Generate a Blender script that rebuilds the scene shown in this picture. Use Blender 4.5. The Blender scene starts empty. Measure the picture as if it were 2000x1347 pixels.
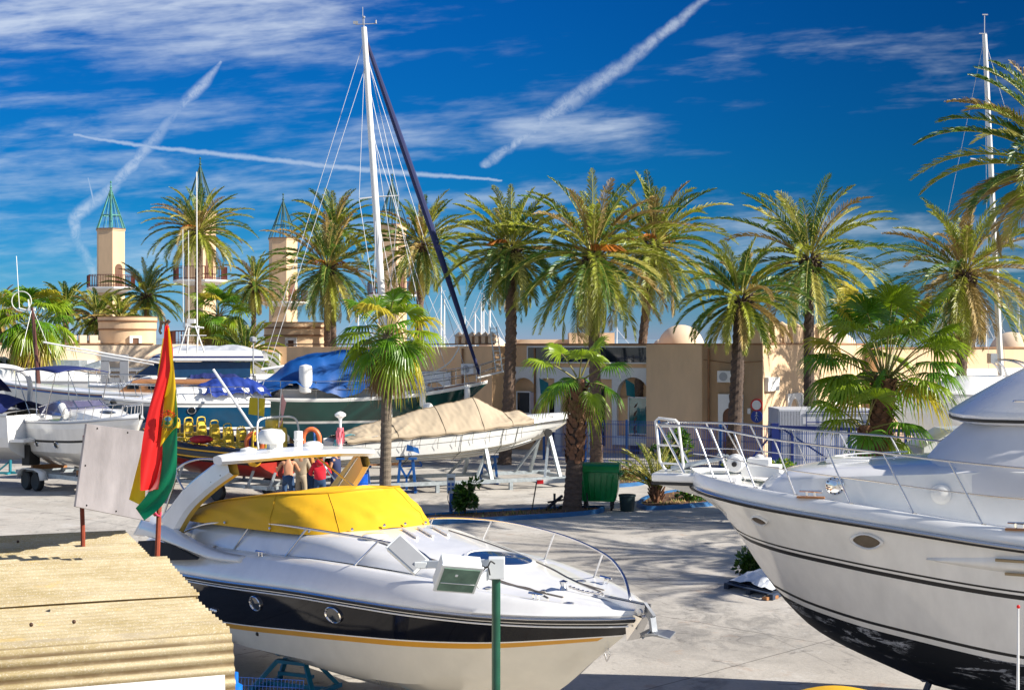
import bpy, bmesh, math, random
from mathutils import Vector, Matrix, noise
R=math.radians; PI=math.pi
C=bpy.context.scene.collection
F=2800.0; HC=5.0
def V(*a): return Vector(a)
def P(px,py,D): return Vector(((px-1000)/F*D, D, HC-(py-673.5)/F*D))
def G(px,py): return P(px,py,HC*F/(py-673.5))
def GX(px,D,z=0.0): return Vector(((px-1000)/F*D, D, z))
def tab(pts):
    """smooth (monotone cubic) interpolation of a table of (s, value)"""
    xs=[p[0] for p in pts]; ys=[p[1] for p in pts]; n=len(xs)
    d=[(ys[i+1]-ys[i])/(xs[i+1]-xs[i]) for i in range(n-1)]
    m=[d[0]]+[0 if d[i-1]*d[i]<=0 else 2*d[i-1]*d[i]/(d[i-1]+d[i]) for i in range(1,n-1)]+[d[-1]]
    def f(x):
        if x<=xs[0]: return ys[0]
        if x>=xs[-1]: return ys[-1]
        i=0
        while x>xs[i+1]: i+=1
        h=xs[i+1]-xs[i]; t=(x-xs[i])/h
        return ((2*t**3-3*t*t+1)*ys[i]+(t**3-2*t*t+t)*h*m[i]+(-2*t**3+3*t*t)*ys[i+1]+(t**3-t*t)*h*m[i+1])
    return f
def smooth_path(pts,k=6):
    """Catmull-Rom through points"""
    p=[Vector(q) for q in pts]
    if len(p)<3: return p
    out=[]
    for i in range(len(p)-1):
        a=p[max(i-1,0)]; b=p[i]; c=p[i+1]; d=p[min(i+2,len(p)-1)]
        for j in range(k):
            t=j/k
            out.append(0.5*((2*b)+(c-a)*t+(2*a-5*b+4*c-d)*t*t+(3*b-a-3*c+d)*t**3))
    out.append(p[-1]); return out
class MB:
    def __init__(s): s.v=[]; s.f=[]; s.m=[]; s.x=None
    def add(s,vs,fs,m=0):
        o=len(s.v)
        if s.x is not None: vs=[s.x@Vector(q) for q in vs]
        s.v.extend([tuple(q) for q in vs]); s.f.extend([tuple(i+o for i in f) for f in fs]); s.m.extend([m]*len(fs)); return s
    def box(s,c,size,rot=None,m=0):
        c=Vector(c); h=Vector(size)*0.5; vs=[]
        if rot is None: rot=Matrix.Identity(3)
        elif not isinstance(rot,Matrix): rot=Matrix.Rotation(rot,3,'Z')
        for x in (-1,1):
            for y in (-1,1):
                for z in (-1,1): vs.append(c+rot@Vector((x*h.x,y*h.y,z*h.z)))
        return s.add(vs,[(0,1,3,2),(4,6,7,5),(0,4,5,1),(2,3,7,6),(0,2,6,4),(1,5,7,3)],m)
    def beam(s,a,b,w,h,up=(0,0,1),m=0):
        a=Vector(a); b=Vector(b); d=(b-a); L=d.length
        if L<1e-6: return s
        x=d/L; u=Vector(up)
        if abs(x.dot(u))>0.98: u=Vector((0,1,0))
        y=u.cross(x).normalized(); z=x.cross(y)
        rot=Matrix((x,y,z)).transposed()
        return s.box((a+b)/2,(L,w,h),rot,m)
    def tube(s,pts,r=0.02,n=7,m=0,caps=True,close=False):
        p=[Vector(q) for q in pts]; k=len(p)
        if k<2: return s
        rs=r if isinstance(r,(list,tuple)) else [r]*k
        vs=[];fs=[]; prev=None
        for i in range(k):
            if close: t=(p[(i+1)%k]-p[i-1])
            else: t=p[min(i+1,k-1)]-p[max(i-1,0)]
            if t.length<1e-9: t=Vector((0,0,1))
            t.normalize()
            if prev is None:
                u=Vector((0,0,1)) if abs(t.z)<0.9 else Vector((1,0,0)); a=t.cross(u).normalized()
            else:
                a=(prev-t*prev.dot(t))
                a=a.normalized() if a.length>1e-6 else t.orthogonal().normalized()
            prev=a; b=t.cross(a)
            for j in range(n):
                q=2*PI*j/n; vs.append(p[i]+(a*math.cos(q)+b*math.sin(q))*rs[i])
        for i in range(k if close else k-1):
            i2=(i+1)%k
            for j in range(n):
                j2=(j+1)%n; fs.append((i*n+j,i2*n+j,i2*n+j2,i*n+j2))
        if caps and not close: fs.append(tuple(reversed(range(n)))); fs.append(tuple(range((k-1)*n,k*n)))
        return s.add(vs,fs,m)
    def lathe(s,prof,c=(0,0,0),n=20,m=0,rot=None,caps=True,arc=2*PI):
        c=Vector(c); vs=[];fs=[]; k=len(prof); full=abs(arc-2*PI)<1e-6; nn=n if full else n+1
        for r,z in prof:
            for j in range(nn):
                q=arc*j/n; w=Vector((r*math.cos(q),r*math.sin(q),z))
                vs.append(c+(rot@w if rot else w))
        for i in range(k-1):
            for j in range(n):
                j2=(j+1)%nn; fs.append((i*nn+j,i*nn+j2,(i+1)*nn+j2,(i+1)*nn+j))
        if caps and full:
            if prof[0][0]>1e-5: fs.append(tuple(reversed(range(nn))))
            if prof[-1][0]>1e-5: fs.append(tuple(range((k-1)*nn,k*nn)))
        return s.add(vs,fs,m)
    def grid(s,rows,m=0,closeu=False,rowm=None,flip=False):
        k=len(rows); n=len(rows[0]); vs=[q for r in rows for q in r]
        for i in range(k-1):
            fs=[]
            for j in range(n if closeu else n-1):
                j2=(j+1)%n; f=(i*n+j,i*n+j2,(i+1)*n+j2,(i+1)*n+j)
                fs.append(f[::-1] if flip else f)
            s._fs(fs,rowm[i] if rowm else m)
        o=len(s.v)
        if s.x is not None: vs=[s.x@Vector(q) for q in vs]
        for i in range(len(s._pf)): s.f.append(tuple(q+o for q in s._pf[i][0])); s.m.append(s._pf[i][1])
        s.v.extend([tuple(q) for q in vs]); s._pf=[]; return s
    _pf=[]
    def _fs(s,fs,m): s._pf=s._pf+[(f,m) for f in fs]
    def prism(s,poly,h0,h1,m=0,axis=None):
        """poly of (x,y) extruded z h0..h1; axis: Matrix 4x4 frame"""
        n=len(poly); vs=[Vector((x,y,h0)) for x,y in poly]+[Vector((x,y,h1)) for x,y in poly]
        if axis is not None: vs=[axis@v for v in vs]
        fs=[tuple(reversed(range(n))),tuple(range(n,2*n))]+[(i,(i+1)%n,n+(i+1)%n,n+i) for i in range(n)]
        return s.add(vs,fs,m)
    def ball(s,c,r,m=0,n=10,k=7,sc=(1,1,1)):
        prof=[(max(1e-4,math.sin(PI*i/k)),-math.cos(PI*i/k)) for i in range(k+1)]
        vs=[];fs=[]
        for a,z in prof:
            for j in range(n):
                q=2*PI*j/n; vs.append(Vector(c)+Vector((a*math.cos(q)*sc[0],a*math.sin(q)*sc[1],z*sc[2]))*r)
        for i in range(k):
            for j in range(n): fs.append((i*n+j,i*n+(j+1)%n,(i+1)*n+(j+1)%n,(i+1)*n+j))
        return s.add(vs,fs,m)
    def build(s,name,mats,parent=None,smooth=35,local=False,bevel=0,solid=0,fix=False):
        me=bpy.data.meshes.new(name)
        vs=s.v
        if parent is not None and not local:
            inv=wm(parent).inverted(); vs=[inv@Vector(q) for q in vs]
        me.from_pydata(vs,[],s.f)
        if not isinstance(mats,(list,tuple)): mats=[mats]
        for mm in mats: me.materials.append(mm)
        me.polygons.foreach_set('material_index',[min(i,len(mats)-1) for i in s.m])
        if smooth:
            me.polygons.foreach_set('use_smooth',[True]*len(me.polygons))
            if smooth<180: me.set_sharp_from_angle(angle=R(smooth))
        if fix:
            bm=bmesh.new(); bm.from_mesh(me); bmesh.ops.remove_doubles(bm,verts=bm.verts,dist=1e-4)
            bmesh.ops.recalc_face_normals(bm,faces=bm.faces); bm.to_mesh(me); bm.free()
            if smooth and smooth<180: me.set_sharp_from_angle(angle=R(smooth))
        me.update()
        o=bpy.data.objects.new(name,me); C.objects.link(o)
        if parent is not None: o.parent=parent
        if solid:
            md=o.modifiers.new('Solidify','SOLIDIFY'); md.thickness=solid; md.offset=0
        if bevel:
            md=o.modifiers.new('Bevel','BEVEL'); md.width=bevel; md.segments=2; md.limit_method='ANGLE'; md.angle_limit=R(40)
        return o
_wm={}
def wm(o):
    M=Matrix.LocRotScale(o.location,o.rotation_euler,o.scale)
    return wm(o.parent)@M if o.parent else M
def thing(name,label,cat,loc=(0,0,0),rz=0,group=None,kind=None):
    o=bpy.data.objects.new(name,None); C.objects.link(o); o.location=loc; o.rotation_euler=(0,0,rz); o.empty_display_size=0.3
    tag(o,label,cat,group,kind); return o
def tag(o,label=None,cat=None,group=None,kind=None):
    if label: o['label']=label
    if cat: o['category']=cat
    if group: o['group']=group
    if kind: o['kind']=kind
    return o
def solo(mb,name,mats,label,cat,loc,group=None,kind=None,**k):
    """a thing that is one mesh, its origin at loc; mb is in world coordinates"""
    loc=Vector(loc); mb.v=[tuple(Vector(q)-loc) for q in mb.v]
    o=mb.build(name,mats,None,**k); o.location=loc; return tag(o,label,cat,group,kind)
def copy_tree(o,parent=None):
    c=o.copy(); C.objects.link(c); c.parent=parent
    for ch in list(o.children): copy_tree(ch,c)
    return c
# ---------------- materials
def lin(c): return tuple(((x/12.92) if x<=0.04045 else ((x+0.055)/1.055)**2.4) for x in c)
_mats={}
def mat(name,col,rough=0.5,metal=0.0,var=0.12,scale=3.0,bump=0.0,bscale=40.0,coat=0.0,trans=0.0,col2=None,mixs=0.5,spec=0.5,detail=5,stretch=(1,1,1),alpha=1.0,emit=None,tl=0.0):
    if name in _mats: return _mats[name]
    m=bpy.data.materials.new(name); m.use_nodes=True; nt=m.node_tree; N=nt.nodes; L=nt.links
    b=N['Principled BSDF']; b.inputs['Roughness'].default_value=rough; b.inputs['Metallic'].default_value=metal
    b.inputs['Coat Weight'].default_value=coat; b.inputs['Coat Roughness'].default_value=0.05
    b.inputs['Transmission Weight'].default_value=trans; b.inputs['Specular IOR Level'].default_value=spec
    if alpha<1: b.inputs['Alpha'].default_value=alpha
    c=tuple(col)+(1,)
    if var>0 or col2:
        tc=N.new('ShaderNodeTexCoord'); mp=N.new('ShaderNodeMapping'); mp.inputs['Scale'].default_value=stretch
        L.new(tc.outputs['Object'],mp.inputs['Vector'])
        nz=N.new('ShaderNodeTexNoise'); nz.inputs['Scale'].default_value=scale; nz.inputs['Detail'].default_value=detail; nz.inputs['Roughness'].default_value=0.6
        L.new(mp.outputs['Vector'],nz.inputs['Vector'])
        rp=N.new('ShaderNodeValToRGB'); e=rp.color_ramp.elements
        a=tuple(max(0,x*(1-var)) for x in col)+(1,); d=(tuple(col2)+(1,)) if col2 else tuple(min(1,x*(1+var)) for x in col)+(1,)
        e[0].position=0.5-mixs*0.45; e[1].position=0.5+mixs*0.45; e[0].color=a; e[1].color=d
        L.new(nz.outputs['Fac'],rp.inputs['Fac']); L.new(rp.outputs['Color'],b.inputs['Base Color'])
        if rough>0.12:
            mr=N.new('ShaderNodeMapRange'); mr.inputs['To Min'].default_value=rough*0.8; mr.inputs['To Max'].default_value=min(1,rough*1.2)
            L.new(nz.outputs['Fac'],mr.inputs['Value']); L.new(mr.outputs['Result'],b.inputs['Roughness'])
    else: b.inputs['Base Color'].default_value=c
    if bump>0:
        tc2=N.new('ShaderNodeTexCoord'); n2=N.new('ShaderNodeTexNoise'); n2.inputs['Scale'].default_value=bscale; n2.inputs['Detail'].default_value=4
        mp2=N.new('ShaderNodeMapping'); mp2.inputs['Scale'].default_value=stretch; L.new(tc2.outputs['Object'],mp2.inputs['Vector'])
        L.new(mp2.outputs['Vector'],n2.inputs['Vector']); bp=N.new('ShaderNodeBump'); bp.inputs['Strength'].default_value=bump; bp.inputs['Distance'].default_value=0.02
        L.new(n2.outputs['Fac'],bp.inputs['Height']); L.new(bp.outputs['Normal'],b.inputs['Normal'])
    if tl>0:
        t=N.new('ShaderNodeBsdfTranslucent'); t.inputs['Color'].default_value=tuple(min(1,x*1.6) for x in col)+(1,)
        mx=N.new('ShaderNodeMixShader'); mx.inputs[0].default_value=tl; out=N['Material Output']
        L.new(b.outputs[0],mx.inputs[1]); L.new(t.outputs[0],mx.inputs[2]); L.new(mx.outputs[0],out.inputs['Surface'])
    _mats[name]=m; return m
M={}
def mk():
    M['gel']=mat('gelcoat white',(0.81,0.81,0.80),0.20,var=0.07,scale=2.5,coat=0.5)
    M['gelw']=mat('gelcoat bright deck',(0.80,0.80,0.79),0.35,var=0.03,scale=4)
    M['gelc']=mat('gelcoat cream',(0.78,0.76,0.72),0.14,var=0.09,scale=3.5,coat=0.5,stretch=(1,1,.22),detail=8)
    M['gelb']=mat('hull black navy',(0.003,0.004,0.008),0.05,var=0,coat=0.0,spec=.22)
    M['yel']=mat('stripe ochre',(0.62,0.30,0.02),0.3,var=0.05)
    M['steel']=mat('stainless steel',(0.60,0.60,0.61),0.25,metal=1.0,var=0)
    M['galv']=mat('galvanised steel',(0.42,0.47,0.50),0.45,metal=0.6,var=0.2,scale=8)
    M['grey']=mat('grey paint',(0.35,0.36,0.38),0.5,var=0.1)
    M['wpaint']=mat('white paint',(0.78,0.78,0.76),0.4,var=0.04)
    M['black']=mat('black rubber',(0.012,0.012,0.013),0.55,var=0.1)
    M['dark']=mat('dark void',(0.01,0.01,0.012),0.8,var=0)
    M['glass']=mat('dark glass',(0.010,0.016,0.022),0.04,var=0,coat=0.6)
    M['smoke']=mat('smoked acrylic',(0.10,0.05,0.02),0.12,var=0.3,scale=6)
    M['blue']=mat('blue paint steel',(0.010,0.10,0.36),0.4,var=0.15)
    M['navy']=mat('navy canvas',(0.008,0.018,0.12),0.75,var=0.15,bump=0.3,bscale=10)
    M['tarp']=mat('blue tarpaulin',(0.006,0.07,0.27),0.42,var=0.25,scale=1.5,bump=0.3,bscale=2)
    M['rust']=mat('red oxide steel',(0.26,0.045,0.018),0.6,var=0.25,scale=12)
    M['wood']=mat('teak',(0.36,0.16,0.06),0.6,var=0.25,scale=5,stretch=(1,8,1))
    M['teal']=mat('turquoise steel',(0.015,0.20,0.26),0.45,var=0.1)
    M['chrome']=mat('chrome',(0.8,0.8,0.8),0.08,metal=1.0,var=0)
mk()
# ---------------- camera, sun, sky
sc=bpy.context.scene
cam=bpy.data.cameras.new('camera'); co=bpy.data.objects.new('camera',cam); C.objects.link(co)
co.location=(0,0,HC); co.rotation_euler=(R(90),0,0); cam.sensor_width=36; cam.lens=36*F/2000; cam.clip_end=20000; cam.clip_start=0.1
sc.camera=co
sc.view_settings.view_transform='Standard'; sc.view_settings.look='None'; sc.view_settings.exposure=0.82; sc.view_settings.gamma=1
EL=R(33); SX,SY=0.970,-0.242
sunv=Vector((SX*math.cos(EL),SY*math.cos(EL),math.sin(EL)))
sd=bpy.data.lights.new('sun','SUN'); sd.energy=5.0; sd.angle=R(0.5); sd.color=(1.0,0.93,0.82)
so=bpy.data.objects.new('sun',sd); C.objects.link(so); so.rotation_euler=(-sunv).to_track_quat('-Z','Y').to_euler(); so.location=(60,-20,60)
class E:
    """tiny expression wrapper round Math nodes"""
    nt=None
    def __init__(s,k): s.k=k
    def _op(a,op,b=None,c=None):
        n=E.nt.nodes.new('ShaderNodeMath'); n.operation=op
        for i,q in enumerate((a,b,c)):
            if q is None: continue
            if isinstance(q,E): E.nt.links.new(q.k,n.inputs[i])
            else: n.inputs[i].default_value=float(q)
        return E(n.outputs[0])
    def __add__(a,b): return E._op(a,'ADD',b)
    def __radd__(a,b): return E._op(b,'ADD',a)
    def __sub__(a,b): return E._op(a,'SUBTRACT',b)
    def __rsub__(a,b): return E._op(b,'SUBTRACT',a)
    def __mul__(a,b): return E._op(a,'MULTIPLY',b)
    def __rmul__(a,b): return E._op(b,'MULTIPLY',a)
    def __truediv__(a,b): return E._op(a,'DIVIDE',b)
    def mn(a,b): return E._op(a,'MINIMUM',b)
    def mx(a,b): return E._op(a,'MAXIMUM',b)
    def pw(a,b): return E._op(a,'POWER',b)
    def sq(a): return E._op(a,'SQRT')
    def cl(a): return E._op(a,'MAXIMUM',0.0).mn(1.0)
    def ss(a,lo,hi):
        n=E.nt.nodes.new('ShaderNodeMapRange'); n.interpolation_type='SMOOTHSTEP'
        E.nt.links.new(a.k,n.inputs['Value']); n.inputs['From Min'].default_value=lo; n.inputs['From Max'].default_value=hi
        return E(n.outputs['Result'])
def xyz(x,y,z):
    n=E.nt.nodes.new('ShaderNodeCombineXYZ')
    for i,q in enumerate((x,y,z)):
        if isinstance(q,E): E.nt.links.new(q.k,n.inputs[i])
        else: n.inputs[i].default_value=float(q)
    return n.outputs[0]
def nzf(vec,scale,detail=6,rough=0.6,dist=0.0):
    n=E.nt.nodes.new('ShaderNodeTexNoise'); n.inputs['Scale'].default_value=scale; n.inputs['Detail'].default_value=detail
    n.inputs['Roughness'].default_value=rough; n.inputs['Distortion'].default_value=dist; E.nt.links.new(vec,n.inputs['Vector']); return E(n.outputs['Fac'])
w=bpy.data.worlds.new('World'); sc.world=w; w.use_nodes=True; nt=w.node_tree; E.nt=nt
bg=nt.nodes['Background']; bg.inputs['Strength'].default_value=0.078
sk=nt.nodes.new('ShaderNodeTexSky'); sk.sky_type='NISHITA'; sk.sun_disc=False; sk.sun_elevation=EL; sk.sun_rotation=math.atan2(SX,SY)
sk.air_density=1.0; sk.dust_density=0.3; sk.ozone_density=3.0; sk.altitude=50
hs=nt.nodes.new('ShaderNodeHueSaturation'); hs.inputs['Saturation'].default_value=1.15; hs.inputs['Value'].default_value=1.0; hs.inputs['Hue'].default_value=0.5
nt.links.new(sk.outputs[0],hs.inputs['Color'])
gm=nt.nodes.new('ShaderNodeGamma'); gm.inputs['Gamma'].default_value=1.0; nt.links.new(hs.outputs[0],gm.inputs[0])
tc=nt.nodes.new('ShaderNodeTexCoord'); sp=nt.nodes.new('ShaderNodeSeparateXYZ'); nt.links.new(tc.outputs['Generated'],sp.inputs[0])
X,Y,Z=(E(sp.outputs[i]) for i in range(3))
Yc=Y.mx(0.05); u=X/Yc; v=Z/Yc
def uv(px,py): return ((px-1000)/F,(673.5-py)/F)
wob=nzf(xyz(u,v,0.0),30,2)-0.5; wob2=nzf(xyz(u,v,4.0),85,3,0.7)-0.5
puff2=nzf(xyz((u+v)*0.8,(v-u)*0.8,7.0),22,3,0.6); puff=nzf(xyz(u*1.5,v*1.5,1.0),80,4,0.75,0.4)
def trail(pts,wd,soft,wb=0.004,tex=0.0,ts=120):
    uu=u+wob*wb+wob2*(wb*0.5); vv=v+wob2*wb
    d=None
    for i in range(len(pts)-1):
        ax,ay=uv(*pts[i]); bx,by=uv(*pts[i+1]); dx,dy=bx-ax,by-ay; LL=dx*dx+dy*dy
        t=((uu-ax)*(dx/LL)+(vv-ay)*(dy/LL)).cl()
        ex=uu-(t*dx+ax); ey=vv-(t*dy+ay)
        # width grows from wd[i] to wd[i+1]
        q=(ex*ex+ey*ey).sq()/(t*((wd[i+1]-wd[i])/F)+wd[i]/F)
        d=q if d is None else d.mn(q)
    k=1.0-d.ss(1-soft,1.0)
    if tex: k=k*(puff*2.4-0.35).cl()*(puff2.ss(0.30,0.62)*0.5+0.5)
    return k
def streak(ang,sx,sy,seed,lo,hi,scale,detail=8,rough=0.62,dist=0.6):
    c,s_=math.cos(ang),math.sin(ang)
    return nzf(xyz((u*c+v*s_)*sx+wob*0.15,(v*c-u*s_)*sy,seed),scale,detail,rough,dist).ss(lo,hi)
def zone(px0,px1,py0,py1,f=120):
    return u.ss((px0-f-1000)/F,(px0+f-1000)/F)*(1.0-u.ss((px1-f-1000)/F,(px1+f-1000)/F))*v.ss((673.5-py1-f*.4)/F,(673.5-py1+f*.4)/F)*(1.0-v.ss((673.5-py0-f*.4)/F,(673.5-py0+f*.4)/F))
c4,s4=math.cos(R(4)),math.sin(R(4))
uu_=u*c4+v*s4; vv_=v*c4-u*s4
n1=nzf(xyz(uu_+wob*0.03,vv_*6.5,0.0),7,6,0.60,0.25); n2=nzf(xyz(uu_*1.0,vv_*4.0,6.0),34,3,0.6)
wz=(zone(-3000,780,-900,120,200)*0.85).mx(zone(-3000,1000,150,640,260)*0.50).mx(zone(930,1290,215,290,90)*0.80).mx(zone(560,1300,330,450,180)*0.62).mx(zone(760,4000,390,560,150)*0.55).mx(zone(1300,4000,40,220,160)*0.34)
dn=n1*0.78+n2*0.22+wz*0.30
cl=dn.ss(0.56,0.92)*(0.28+wz*0.66)*0.78
cl=cl.mx(trail([(1400,-20),(1215,130),(1110,200),(945,325)],[9,20,27,11],0.95,0.010,0.16,130)*0.46)
cl=cl.mx(trail([(145,264),(300,288),(470,306),(760,336),(980,352)],[5,6,8,9,3],0.95,0.003)*0.42)
cl=cl.mx(trail([(430,120),(395,165),(330,235),(265,315),(215,368),(145,425),(150,470),(185,540)],[5,15,17,19,20,18,18,22],0.95,0.006,0.35,150)*0.48)
cl=cl.mx(trail([(172,348),(184,398)],[2,3],0.9,0.001)*0.4)
# deep polarised blue on the side the camera looks at, unseen white cloud added behind it as fill light
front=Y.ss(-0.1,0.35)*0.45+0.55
rp=nt.nodes.new('ShaderNodeValToRGB'); nt.links.new((Z.ss(-0.001,0.001)*Z*3.2+0.0).cl().k,rp.inputs['Fac']); e=rp.color_ramp.elements
e[0].position=0.0; e[0].color=(0.50,0.66,1.30,1); e[1].position=1.0; e[1].color=(0.002,0.29,0.70,1)
q_=rp.color_ramp.elements.new(0.06); q_.color=(0.26,0.54,1.04,1)
q_=rp.color_ramp.elements.new(0.15); q_.color=(0.09,0.42,0.80,1)
q_=rp.color_ramp.elements.new(0.32); q_.color=(0.015,0.33,0.68,1)
rgt=1.0-u.ss(-0.15,0.42)*0.50
tn=nt.nodes.new('ShaderNodeMix'); tn.data_type='RGBA'; tn.blend_type='MULTIPLY'; nt.links.new(front.k,tn.inputs['Factor']); nt.links.new(gm.outputs[0],tn.inputs['A']); nt.links.new(rp.outputs[0],tn.inputs['B'])
vm=nt.nodes.new('ShaderNodeVectorMath'); vm.operation='SCALE'; nt.links.new(tn.outputs['Result'],vm.inputs[0]); nt.links.new((1.0-front*(1.0-rgt)).k,vm.inputs['Scale'])
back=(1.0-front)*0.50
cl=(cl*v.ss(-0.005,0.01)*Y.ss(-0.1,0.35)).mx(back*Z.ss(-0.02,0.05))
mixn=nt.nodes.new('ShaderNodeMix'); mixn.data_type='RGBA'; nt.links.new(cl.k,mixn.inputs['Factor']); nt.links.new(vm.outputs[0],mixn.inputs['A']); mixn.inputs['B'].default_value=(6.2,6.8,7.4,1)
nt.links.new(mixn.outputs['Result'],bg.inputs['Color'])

w.cycles.sampling_method='NONE'
cy=sc.cycles; cy.max_bounces=5; cy.diffuse_bounces=2; cy.glossy_bounces=3; cy.transmission_bounces=4; cy.transparent_max_bounces=8; cy.caustics_reflective=False; cy.caustics_refractive=False
# ---------------- ground, sea, hills
def ground_mat():
    m=bpy.data.materials.new('yard concrete'); m.use_nodes=True; nt=m.node_tree; E.nt=nt; b=nt.nodes['Principled BSDF']
    g=nt.nodes.new('ShaderNodeNewGeometry'); pos=g.outputs['Position']
    sp=nt.nodes.new('ShaderNodeSeparateXYZ'); nt.links.new(pos,sp.inputs[0]); x,y=E(sp.outputs[0]),E(sp.outputs[1])
    big=nzf(pos,0.16,5,0.65); mid=nzf(pos,0.9,6,0.7,0.5); fine=nzf(pos,14,4,0.7); st=nzf(xyz(x*1.0,y*0.35,4.0),0.55,7,0.72,1.2)
    def rgbmix(f,a,b_,):
        n=nt.nodes.new('ShaderNodeMix'); n.data_type='RGBA'; nt.links.new(f.k,n.inputs['Factor'])
        for nm,q in (('A',a),('B',b_)):
            if isinstance(q,tuple): n.inputs[nm].default_value=q+(1,)
            else: nt.links.new(q,n.inputs[nm])
        return n.outputs['Result']
    c=rgbmix(big.ss(0.35,0.65),(0.38,0.355,0.32),(0.52,0.49,0.445))
    c=rgbmix(mid.ss(0.45,0.75)*0.6,c,(0.25,0.235,0.215))
    c=rgbmix(nzf(xyz(x,y,7.0),0.5,6,0.7).ss(0.54,0.66)*0.6,c,(0.56,0.545,0.52))
    c=rgbmix(nzf(xyz(x,y,17.0),1.3,7,0.75,0.8).ss(0.57,0.66)*0.65,c,(0.13,0.12,0.115))
    c=rgbmix(nzf(xyz(x,y,9.0),1.6,6,0.7).ss(0.58,0.72)*0.38,c,(0.36,0.20,0.11))
    c=rgbmix(st.ss(0.55,0.74)*0.6,c,(0.13,0.125,0.12))
    c=rgbmix(nzf(xyz(x,y,21.0),0.8,6,0.75).ss(0.66,0.72)*0.3,c,(0.06,0.16,0.22))
    ex=(x-3.6)*0.42; ey=(y-25.6)*0.40; ex2=(x-1.6)*0.30; ey2=(y-34.0)*0.28
    blot=(1.0-(ex*ex+ey*ey).ss(0.15,1.3)).mx((1.0-(ex2*ex2+ey2*ey2).ss(0.1,1.4))*0.6)*nzf(xyz(x,y*0.6,41.0),1.9,7,0.75,0.6).ss(0.42,0.60)
    c=rgbmix(blot*0.45,c,(0.10,0.10,0.10))
    tyre=nzf(xyz(x*0.9+y*0.25,y*0.05,51.0),2.6,5,0.75,0.4).ss(0.60,0.70)*nzf(xyz(x,y,52.0),0.3,3).ss(0.42,0.6)
    c=rgbmix(tyre*0.45,c,(0.11,0.105,0.10))
    c=rgbmix(nzf(xyz(x,y,61.0),5.5,4,0.7).ss(0.66,0.70)*0.55,c,(0.10,0.095,0.09))
    c=rgbmix(fine.ss(0.4,0.8)*0.38,c,(0.22,0.21,0.19))
    # expansion joints and cracks
    vo=nt.nodes.new('ShaderNodeTexVoronoi'); vo.feature='DISTANCE_TO_EDGE'; vo.inputs['Scale'].default_value=0.17
    dv=nt.nodes.new('ShaderNodeVectorMath'); dv.operation='ADD'; wn=nt.nodes.new('ShaderNodeTexNoise'); wn.inputs['Scale'].default_value=1.1; nt.links.new(pos,wn.inputs['Vector'])
    nt.links.new(pos,dv.inputs[0]); nt.links.new(wn.outputs['Color'],dv.inputs[1]); nt.links.new(dv.outputs[0],vo.inputs['Vector'])
    crack=1.0-E(vo.outputs['Distance']).ss(0.0006,0.0025)
    def joint(a,pitch,off):
        q=(x*math.cos(a)+y*math.sin(a)+off+(nzf(pos,0.6,3)-0.5)*0.05)/pitch
        fr=E._op(q,'FRACT'); d=E._op(fr-0.5,'ABSOLUTE'); return 1.0-d.ss(0.0015,0.0035)
    j=joint(R(45.5),6.2,0.9).mx(joint(R(135.5),6.2,2.3))
    c=rgbmix((j.mx(crack*nzf(xyz(x,y,31.0),0.12,2).ss(.5,.6)*0.7)*0.6),c,(0.07,0.065,0.06))
    nt.links.new(c,b.inputs['Base Color']); b.inputs['Roughness'].default_value=0.82; b.inputs['Specular IOR Level'].default_value=0.3
    bp=nt.nodes.new('ShaderNodeBump'); bp.inputs['Strength'].default_value=0.35; bp.inputs['Distance'].default_value=0.02
    nt.links.new((fine+mid).k,bp.inputs['Height']); nt.links.new(bp.outputs[0],b.inputs['Normal']); return m
mb=MB(); mb.add([(-400,-60,0),(400,-60,0),(400,190,0),(-400,190,0)],[(0,1,2,3)])
g=mb.build('ground',ground_mat(),smooth=0); tag(g,'pale stained concrete of the boatyard with cracks and joints','ground',kind='structure')
mb=MB(); mb.add([(-9000,-60,-1.5),(9000,-60,-1.5),(9000,9000,-1.5),(-9000,9000,-1.5)],[(0,1,2,3)])
g=mb.build('sea',mat('sea water',(0.01,0.06,0.10),0.12,var=0.2,scale=0.02,bump=0.4,bscale=0.6),smooth=0); tag(g,'blue sea beyond the marina buildings','sea',kind='structure')
mb=MB(); rows=[[],[],[]]
for i in range(121):
    x=-4200+i*70; h=26+46*max(0,noise.noise(V(i*0.09,3,0)))+14*noise.noise(V(i*0.4,1,0))
    rows[0].append(V(x,6000,-2)); rows[1].append(V(x,6250,max(8,h*0.6))); rows[2].append(V(x,6600,max(12,h)))
mb.grid(rows,flip=True); g=mb.build('hills',mat('haze tinted hills',(0.16,0.24,0.32),0.9,var=0.25,scale=0.004),smooth=180); tag(g,'low pale blue hills on the far shore','hills',kind='structure')  # distance haze is put into the pale blue-grey hill colour

# ---------------- buildings
TAN=mat('tan render',(0.80,0.50,0.27),0.85,var=0.17,scale=0.9,bump=0.2,bscale=20,detail=9,stretch=(1,1,.35))
CRM=mat('cream render',(0.68,0.48,0.30),0.85,var=0.15,scale=0.9,bump=0.2,bscale=20,detail=9,stretch=(1,1,.35))
CRL=mat('pale cream render',(0.74,0.58,0.42),0.85,var=0.10,scale=0.6,bump=0.1,bscale=20,detail=8)
WHT=mat('white trim render',(0.76,0.75,0.73),0.8,var=0.08,scale=1.2)
COR=mat('dark cornice',(0.26,0.13,0.06),0.8,var=0.25,scale=3)
TEALG=mat('teal glass',(0.02,0.16,0.17),0.06,var=0.5,scale=1.2,coat=0.4)
BRN=mat('brown shutter',(0.14,0.06,0.03),0.6,var=0.2)
POST=mat('poster pinkish',(0.50,0.40,0.42),0.5,var=0.1,scale=4)
RAILB=mat('brown red railing',(0.12,0.03,0.02),0.5,var=0.1)
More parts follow.
